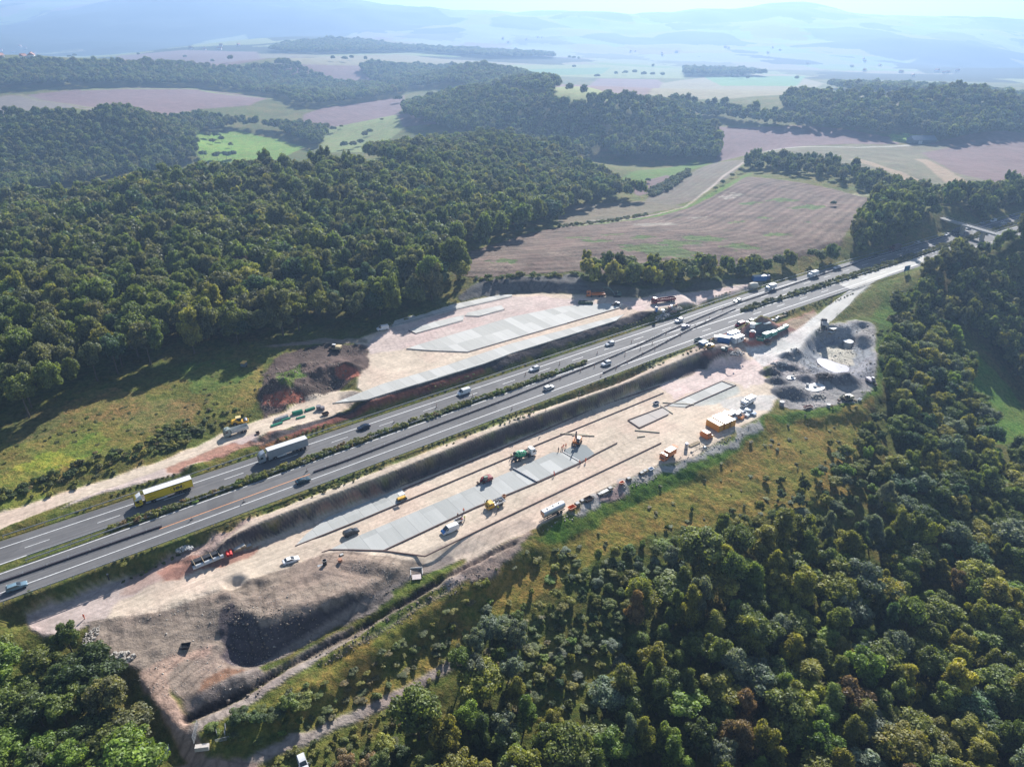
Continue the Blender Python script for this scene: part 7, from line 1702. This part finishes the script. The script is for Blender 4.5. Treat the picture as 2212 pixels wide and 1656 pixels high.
o = drum(735, 1212, 'short rust-red shaft ring near the slab end', paint_mat('rust_ring', (.4,.18,.1), .7), .6, .8, 'concrete shaft'); o = pallet(738, 1199, 'pale block of kerbstones near the slab end', n=2, s=1.1)
o = thing('headwall', 'grey concrete inlet structure with two wing walls at the trench', 'concrete inlet'); MB().box(0, -1.6, 0, 3.4, 2.6, .25).build('apron', paint_mat('pale_apron', (.52,.45,.42), .8), o); m = MB(); m.box(0, 2.6, 0, 4.6, .25, 1.1); m.box(-2.2, .9, 0, .25, 3.6, .8); m.box(2.2, .9, 0, .25, 3.6, .8); m.build('wall', G_CONC, o); put(o, 900, 1240, 8); o.scale = (.72, .72, .8)
# bottom left: entrance gate, boards, caravan-like tank
def mesh_gate(px, py, hd, label, L=4.0, h=2.0, solid=None):
    t = thing('site_gate', label, 'gate' if solid is None else 'hoarding'); m = MB(); [m.beam((x, 0, 0), (x, 0, h), .07) for x in (-L / 2, 0, L / 2)]; [m.beam((-L / 2, 0, z), (L / 2, 0, z), .06) for z in (.1, h / 3, 2 * h / 3, h)]; m.build('frame', G_STEEL, t)
    if solid: MB().box(0, 0, .15, L - .1, .04, h - .2).build('panel', solid, t)
    else:
        m = MB(); [m.beam((-L / 2 + .2 * k, 0, .1), (-L / 2 + .2 * k, 0, h), .015) for k in range(int(L / .2))]; m.build('mesh', G_STEEL, t)
    return put(t, px, py, hd)
mesh_gate(424, 1587, 98, 'open mesh gate leaf beside the track at the bottom left', 4.2, 2.1); mesh_gate(352, 1640, 70, 'pale hoarding panel standing in front of the lower left wood', 4.4, 2.2, paint_mat('hoarding_grey', (.50,.52,.55), .6))
o = thing('storage_tank', 'long cream corrugated storage box beside the mesh gate', 'storage box'); MB().box(0, 0, .1, 2.9, 1.3, 1.0, top=(2.9, 1.0)).build('body', paint_mat('cream_box', (.60,.55,.50), .6), o, .05); m = MB(); [m.box(-1.35 + .22 * k, 0, 1.1, .08, 1.05, .07) for k in range(13)]; m.build('ribs', paint_mat('cream_box', (.60,.55,.50), .6), o); put(o, 438, 1617, 8)
mesh_gate(481, 1600, 18, 'pale blue mesh panel fence in the weeds', 2.8, 1.1, None); mesh_gate(468, 1580, 300, 'blue side panel of the small fenced pen', 2.4, 1.1, paint_mat('blue_panel', (.12,.22,.42), .6)); mesh_gate(487, 1578, 285, 'far mesh panel of the small fenced pen', 2.4, 1.1)
o = car('estate', white); o['label'] = 'white and blue vehicle half hidden at the bottom edge'; put(o, 655, 1652, 300, dz=0)
o = thing('marker_post', 'dark marker post with a cap on the motorway verge', 'post'); MB().box(0, 0, 0, .25, .25, 1.9).build('post', G_CHAS, o); MB().box(0, 0, 1.9, .4, .4, .2).build('cap', G_STEEL, o); put(o, 236, 1252, 0)
# blue motorway sign, barn, overbridge, far village
o = thing('motorway_sign', 'blue and white direction sign above the slip road', 'sign'); SGN = paint_mat('sign_blue', (.02, .22, .55), .4); MB().box(0, 0, 1.4, 4.4, .12, 3.0).build('board', SGN, o, .03); m = MB(); [m.beam((x, .15, 0), (x, .15, 4.2), .16) for x in (-1.5, 1.5)]; m.build('post', G_STEEL, o)
m = MB(); [m.box(0, -.075, 1.5 + z, 4.2, .02, .07) for z in (0, 2.75)]; m.box(-.5, -.075, 2.3, 2.0, .02, .25); m.box(-.3, -.075, 3.1, 2.4, .02, .25); m.build('lettering', G_WHITE, o); put(o, 1957, 590, 205)
o = thing('barn', 'long dark blue-roofed barn at the edge of the far wood', 'barn'); MB().box(0, 0, 0, 30, 14, 4.5).build('wall', paint_mat('barn_wall', (.12,.15,.18), .7), o); MB().prism([(-7.8, 4.5), (0, 9), (7.8, 4.5)], -15.6, 15.6).build('roof', paint_mat('barn_roof', (.13,.17,.22), .6), o).rotation_euler = (0, 0, math.radians(90)); MB().box(-6, -7.02, 0, 5, .1, 3.8).build('door', paint_mat('barn_door', (.45,.45,.45), .6), o); put(o, 1989, 309, 8)
def bridge():
    zb = 6.6; a = Vector((*[float(v) for v in at_z(2006, 462, zb)], zb)); b_ = Vector((*[float(v) for v in at_z(2160, 507, zb)], zb)); d = (b_ - a); L = d.length; hd = math.atan2(d.y, d.x)
    t = thing('bridge', 'narrow pale overbridge crossing the motorway at the right', 'bridge'); t.location = (a + b_) / 2 - Vector((0, 0, zb)); t.rotation_euler = (0, 0, hd)
    MB().box(0, 0, zb - .9, L + 16, 4.6, .9).build('deck', G_CONC, t); M_BR = asphalt('bridge_asphalt', (.22,.22,.22), (.30,.30,.29)); MB().box(0, 0, zb, L + 16, 3.8, .06).build('roadway', M_BR, t)
    for s_ in (-1, 1):
        m = MB(); m.beam((-L / 2 - 6, s_ * 2.2, zb + 1.0), (L / 2 + 6, s_ * 2.2, zb + 1.0), .1); m.beam((-L / 2 - 6, s_ * 2.2, zb + .5), (L / 2 + 6, s_ * 2.2, zb + .5), .06)
        k = -L / 2 - 6
        while k < L / 2 + 6: m.box(k, s_ * 2.2, zb, .08, .08, 1.0); k += 2
        m.build('railing', G_STEEL, t)
    for x in (-L * .28, .02 * L, L * .3): MB().box(x, 0, 0, 1.0, 3.2, zb - .9).build('pier', G_CONC, t)
    for x in (-L / 2 - 6, L / 2 + 6): MB().box(x, 0, 0, 5, 5.2, zb - .9).build('abutment', G_CONC, t)
bridge()
hs = None
r3 = random.Random(9)
roofs = [paint_mat('red_tiles', (.34,.14,.09), .8), paint_mat('grey_tiles', (.22,.21,.21), .8)]
for i in range(44):
    c_ = [(60, 108, 70, 9), (470, 104, 60, 5), (1830, 142, 90, 14), (2010, 160, 70, 6), (1620, 112, 90, 8), (1420, 118, 60, 6), (1150, 88, 80, 6), (60, 130, 60, 6)][i % 8]
    px, py = c_[0] + r3.uniform(-1, 1) * c_[2], c_[1] + r3.uniform(-1, 1) * c_[3]; x, y = hit(px, py, 7000)
    if hs is None:
        hs = thing('house', 'x', 'house'); MB().box(0, 0, -1, 13, 10, 6.5).build('wall', paint_mat('render_white', (.78,.76,.72), .8), hs); MB().prism([(-5.6, 5.5), (0, 10), (5.6, 5.5)], -7, 7).build('roof', roofs[0], hs).rotation_euler = (0, 0, math.radians(90)); m = MB(); [m.box(x_, -5.03, 1.6, 1.4, .06, 1.5) for x_ in (-4, 0, 4)]; m.build('window', G_GLASS, hs); MB().box(3, 0, 8, 1, 1, 2.6).build('chimney', roofs[0], hs); o = hs
    else: o = copy_tree(hs)
    o.location = (x, y, h1(x, y)); o.rotation_euler = (0, 0, r3.random() * 3.14); s_ = r3.uniform(.8, 1.3); o.scale = (s_, s_, s_)
    o['label'] = 'tiny white house with a red roof in a far-off village in the haze'; o['group'] = 'far-off village houses'

# loose stones and clods on the bare ground
def clods(ps, n, label, mat, smin, smax, seed):
    poly = np.array(HP(ps)); r = np.random.RandomState(seed); V = []; F = []; k = 0
    x0, y0 = poly.min(0); x1, y1 = poly.max(0)
    X = r.uniform(x0, x1, n * 3); Y = r.uniform(y0, y1, n * 3); m = inside(poly, X, Y) & (vnoise(X, Y, 9.0) > .35); X, Y = X[m][:n], Y[m][:n]; Z = H(X, Y)
    base_ = np.array([(-1,-.7,-.3),(.8,-1,-.3),(1,.8,-.3),(-.7,1,-.3),(-.5,-.4,.7),(.4,-.5,.6),(.5,.4,.8),(-.4,.5,.6)])
    for x, y, z in zip(X, Y, Z):
        s_ = r.uniform(smin, smax) * (2 if r.rand() < .06 else 1); a = r.rand() * 6.28; c, q = math.cos(a), math.sin(a); B = base_ * r.uniform(.7, 1.3, (8, 3)) * s_
        for b_ in B: V.append((x + b_[0] * c - b_[1] * q, y + b_[0] * q + b_[1] * c, z + b_[2]))
        F += [(k+3,k+2,k+1,k),(k+4,k+5,k+6,k+7),(k,k+1,k+5,k+4),(k+1,k+2,k+6,k+5),(k+2,k+3,k+7,k+6),(k+3,k,k+4,k+7)]; k += 8
    o = link(bpy.data.objects.new('loose_stones', mesh_np('loose_stones', np.array(V), np.array(F), mat))); tag(o, label, 'stones', None, 'stuff')
DM = paint_mat('brown_clods', (.24, .19, .15), .95, var=.5); DK = paint_mat('dark_clods', (.12, .10, .09), .95, var=.5); PS = paint_mat('pale_stones', (.42, .38, .33), .9, var=.4)
clods([(185,1350),(325,1327),(480,1284),(700,1203),(880,1226),(870,1262),(740,1290),(600,1340),(600,1430),(430,1545),(330,1500),(220,1400)], 1100, 'clods and stones strewn over the bare earth at the lower left', PS, .04, .15, 1)
clods([(490,1300),(640,1320),(870,1262),(730,1350),(640,1405),(560,1440),(500,1430)], 600, 'dark clods on the steep spoil face', DM, .06, .2, 2)
clods([(565,900),(565,815),(600,772),(700,745),(790,750),(800,790),(752,825),(650,870)], 1500, 'dark clods over the spoil heaps by the forest', DM, .08, .26, 3)
clods([(1655,800),(1720,750),(1800,700),(1890,700),(1893,850),(1750,885),(1690,875)], 1200, 'grey stones strewn around the basin', PS, .08, .32, 4)
clods([(1150,1160),(1230,1108),(1430,1005),(1600,930),(1640,910),(1600,945),(1440,1030),(1230,1125)], 1100, 'pale rubble along the lower edge of the gravel', PS, .08, .35, 5)
clods([(420,1200),(553,1170),(728,1100),(1106,953),(1400,835),(1400,825),(1106,940),(728,1088),(553,1160)], 900, 'reddish clods at the foot of the dark bank', DM, .06, .22, 6)
clods([(440,1520),(600,1440),(760,1370),(1000,1240),(1080,1215),(960,1300),(760,1410),(560,1510)], 900, 'spoil clods beside the trench', DM, .08, .3, 7)
# ------------------------------------------------------------------ people
people = [(HV_O, HV_O, 'stand', 183, 1336, 250, 'worker in orange standing alone at the left end of the haul road'), (HV_O, NAVY, 'walk', 1002, 1107, 240, 'worker in orange jacket walking on the slab edge'),
 (HV_O, HV_O, 'stand', 998, 1126, 200, 'worker in full orange behind the white trailer'), (HV_Y, NAVY, 'stand', 1004, 1123, 220, 'worker in yellow vest behind the white trailer'), (NAVY, NAVY, 'stand', 989, 1118, 300, 'worker in dark clothes beside the white trailer'),
 (HV_O, NAVY, 'bend', 1213, 970, 300, 'leftmost of the crew bending at the wet concrete'), (HV_O, HV_O, 'rake', 1217, 967, 290, 'second of the crew raking the wet concrete'), (HV_O, NAVY, 'rake', 1222, 966, 280, 'crew member nearest the excavator raking concrete'),
 (NAVY, NAVY, 'stand', 1206, 975, 320, 'dark-clothed worker at the corner of the fresh slab'), (HV_O, NAVY, 'bend', 1253, 1003, 120, 'orange-helmeted worker bending at the lower slab edge'), (HV_O, HV_O, 'walk', 1265, 998, 60, 'worker in orange holding a pole below the wet concrete'),
 (HV_O, HV_O, 'rake', 1197, 1027, 100, 'worker in orange alone at the lower side of the long slab'), (HV_Y, NAVY, 'stand', 1104, 988, 10, 'worker in yellow vest behind the mixer lorry'), (HV_Y, NAVY, 'walk', 1076, 1101, 200, 'worker in yellow beside the door of the yellow pickup')]
for i, (jk, tr_, ps_, px, py, hd, lb) in enumerate(people): person(lb, jk, tr_, ps_, px, py, hd, [G_WHITE, G_ORNG, None][i % 3] if i != 9 else G_ORNG, seed=i)
# ------------------------------------------------------------------ haze
HZ = NT('haze_air')
HZ.t.nodes.remove(HZ.b)
pv = HZ.n('ShaderNodeVolumePrincipled')
pv.inputs['Color'].default_value = (.42, .64, 1.0, 1)
pv.inputs['Absorption Color'].default_value = (0, 0, 0, 1)
pv.inputs['Density'].default_value = 1.9e-4
pv.inputs['Anisotropy'].default_value = .38
HZ.l(pv.outputs[0], HZ.out.inputs['Volume'])
zlo = float(VZ.min()) - 1.0; zhi = 420.0
V = [(x, y, z) for z in (zlo, zhi) for x, y in ((-16000, -900), (16000, -900), (16000, 17000), (-16000, 17000))]
hm = bpy.data.meshes.new('haze'); hm.from_pydata(V, [], [(3,2,1,0),(4,5,6,7),(0,1,5,4),(1,2,6,5),(2,3,7,6),(3,0,4,7)])
hm.materials.append(HZ.m)
haze = link(bpy.data.objects.new('haze', hm)); haze['kind'] = 'stuff'
print('zmax ground', VZ.max(), 'zmin', zlo)
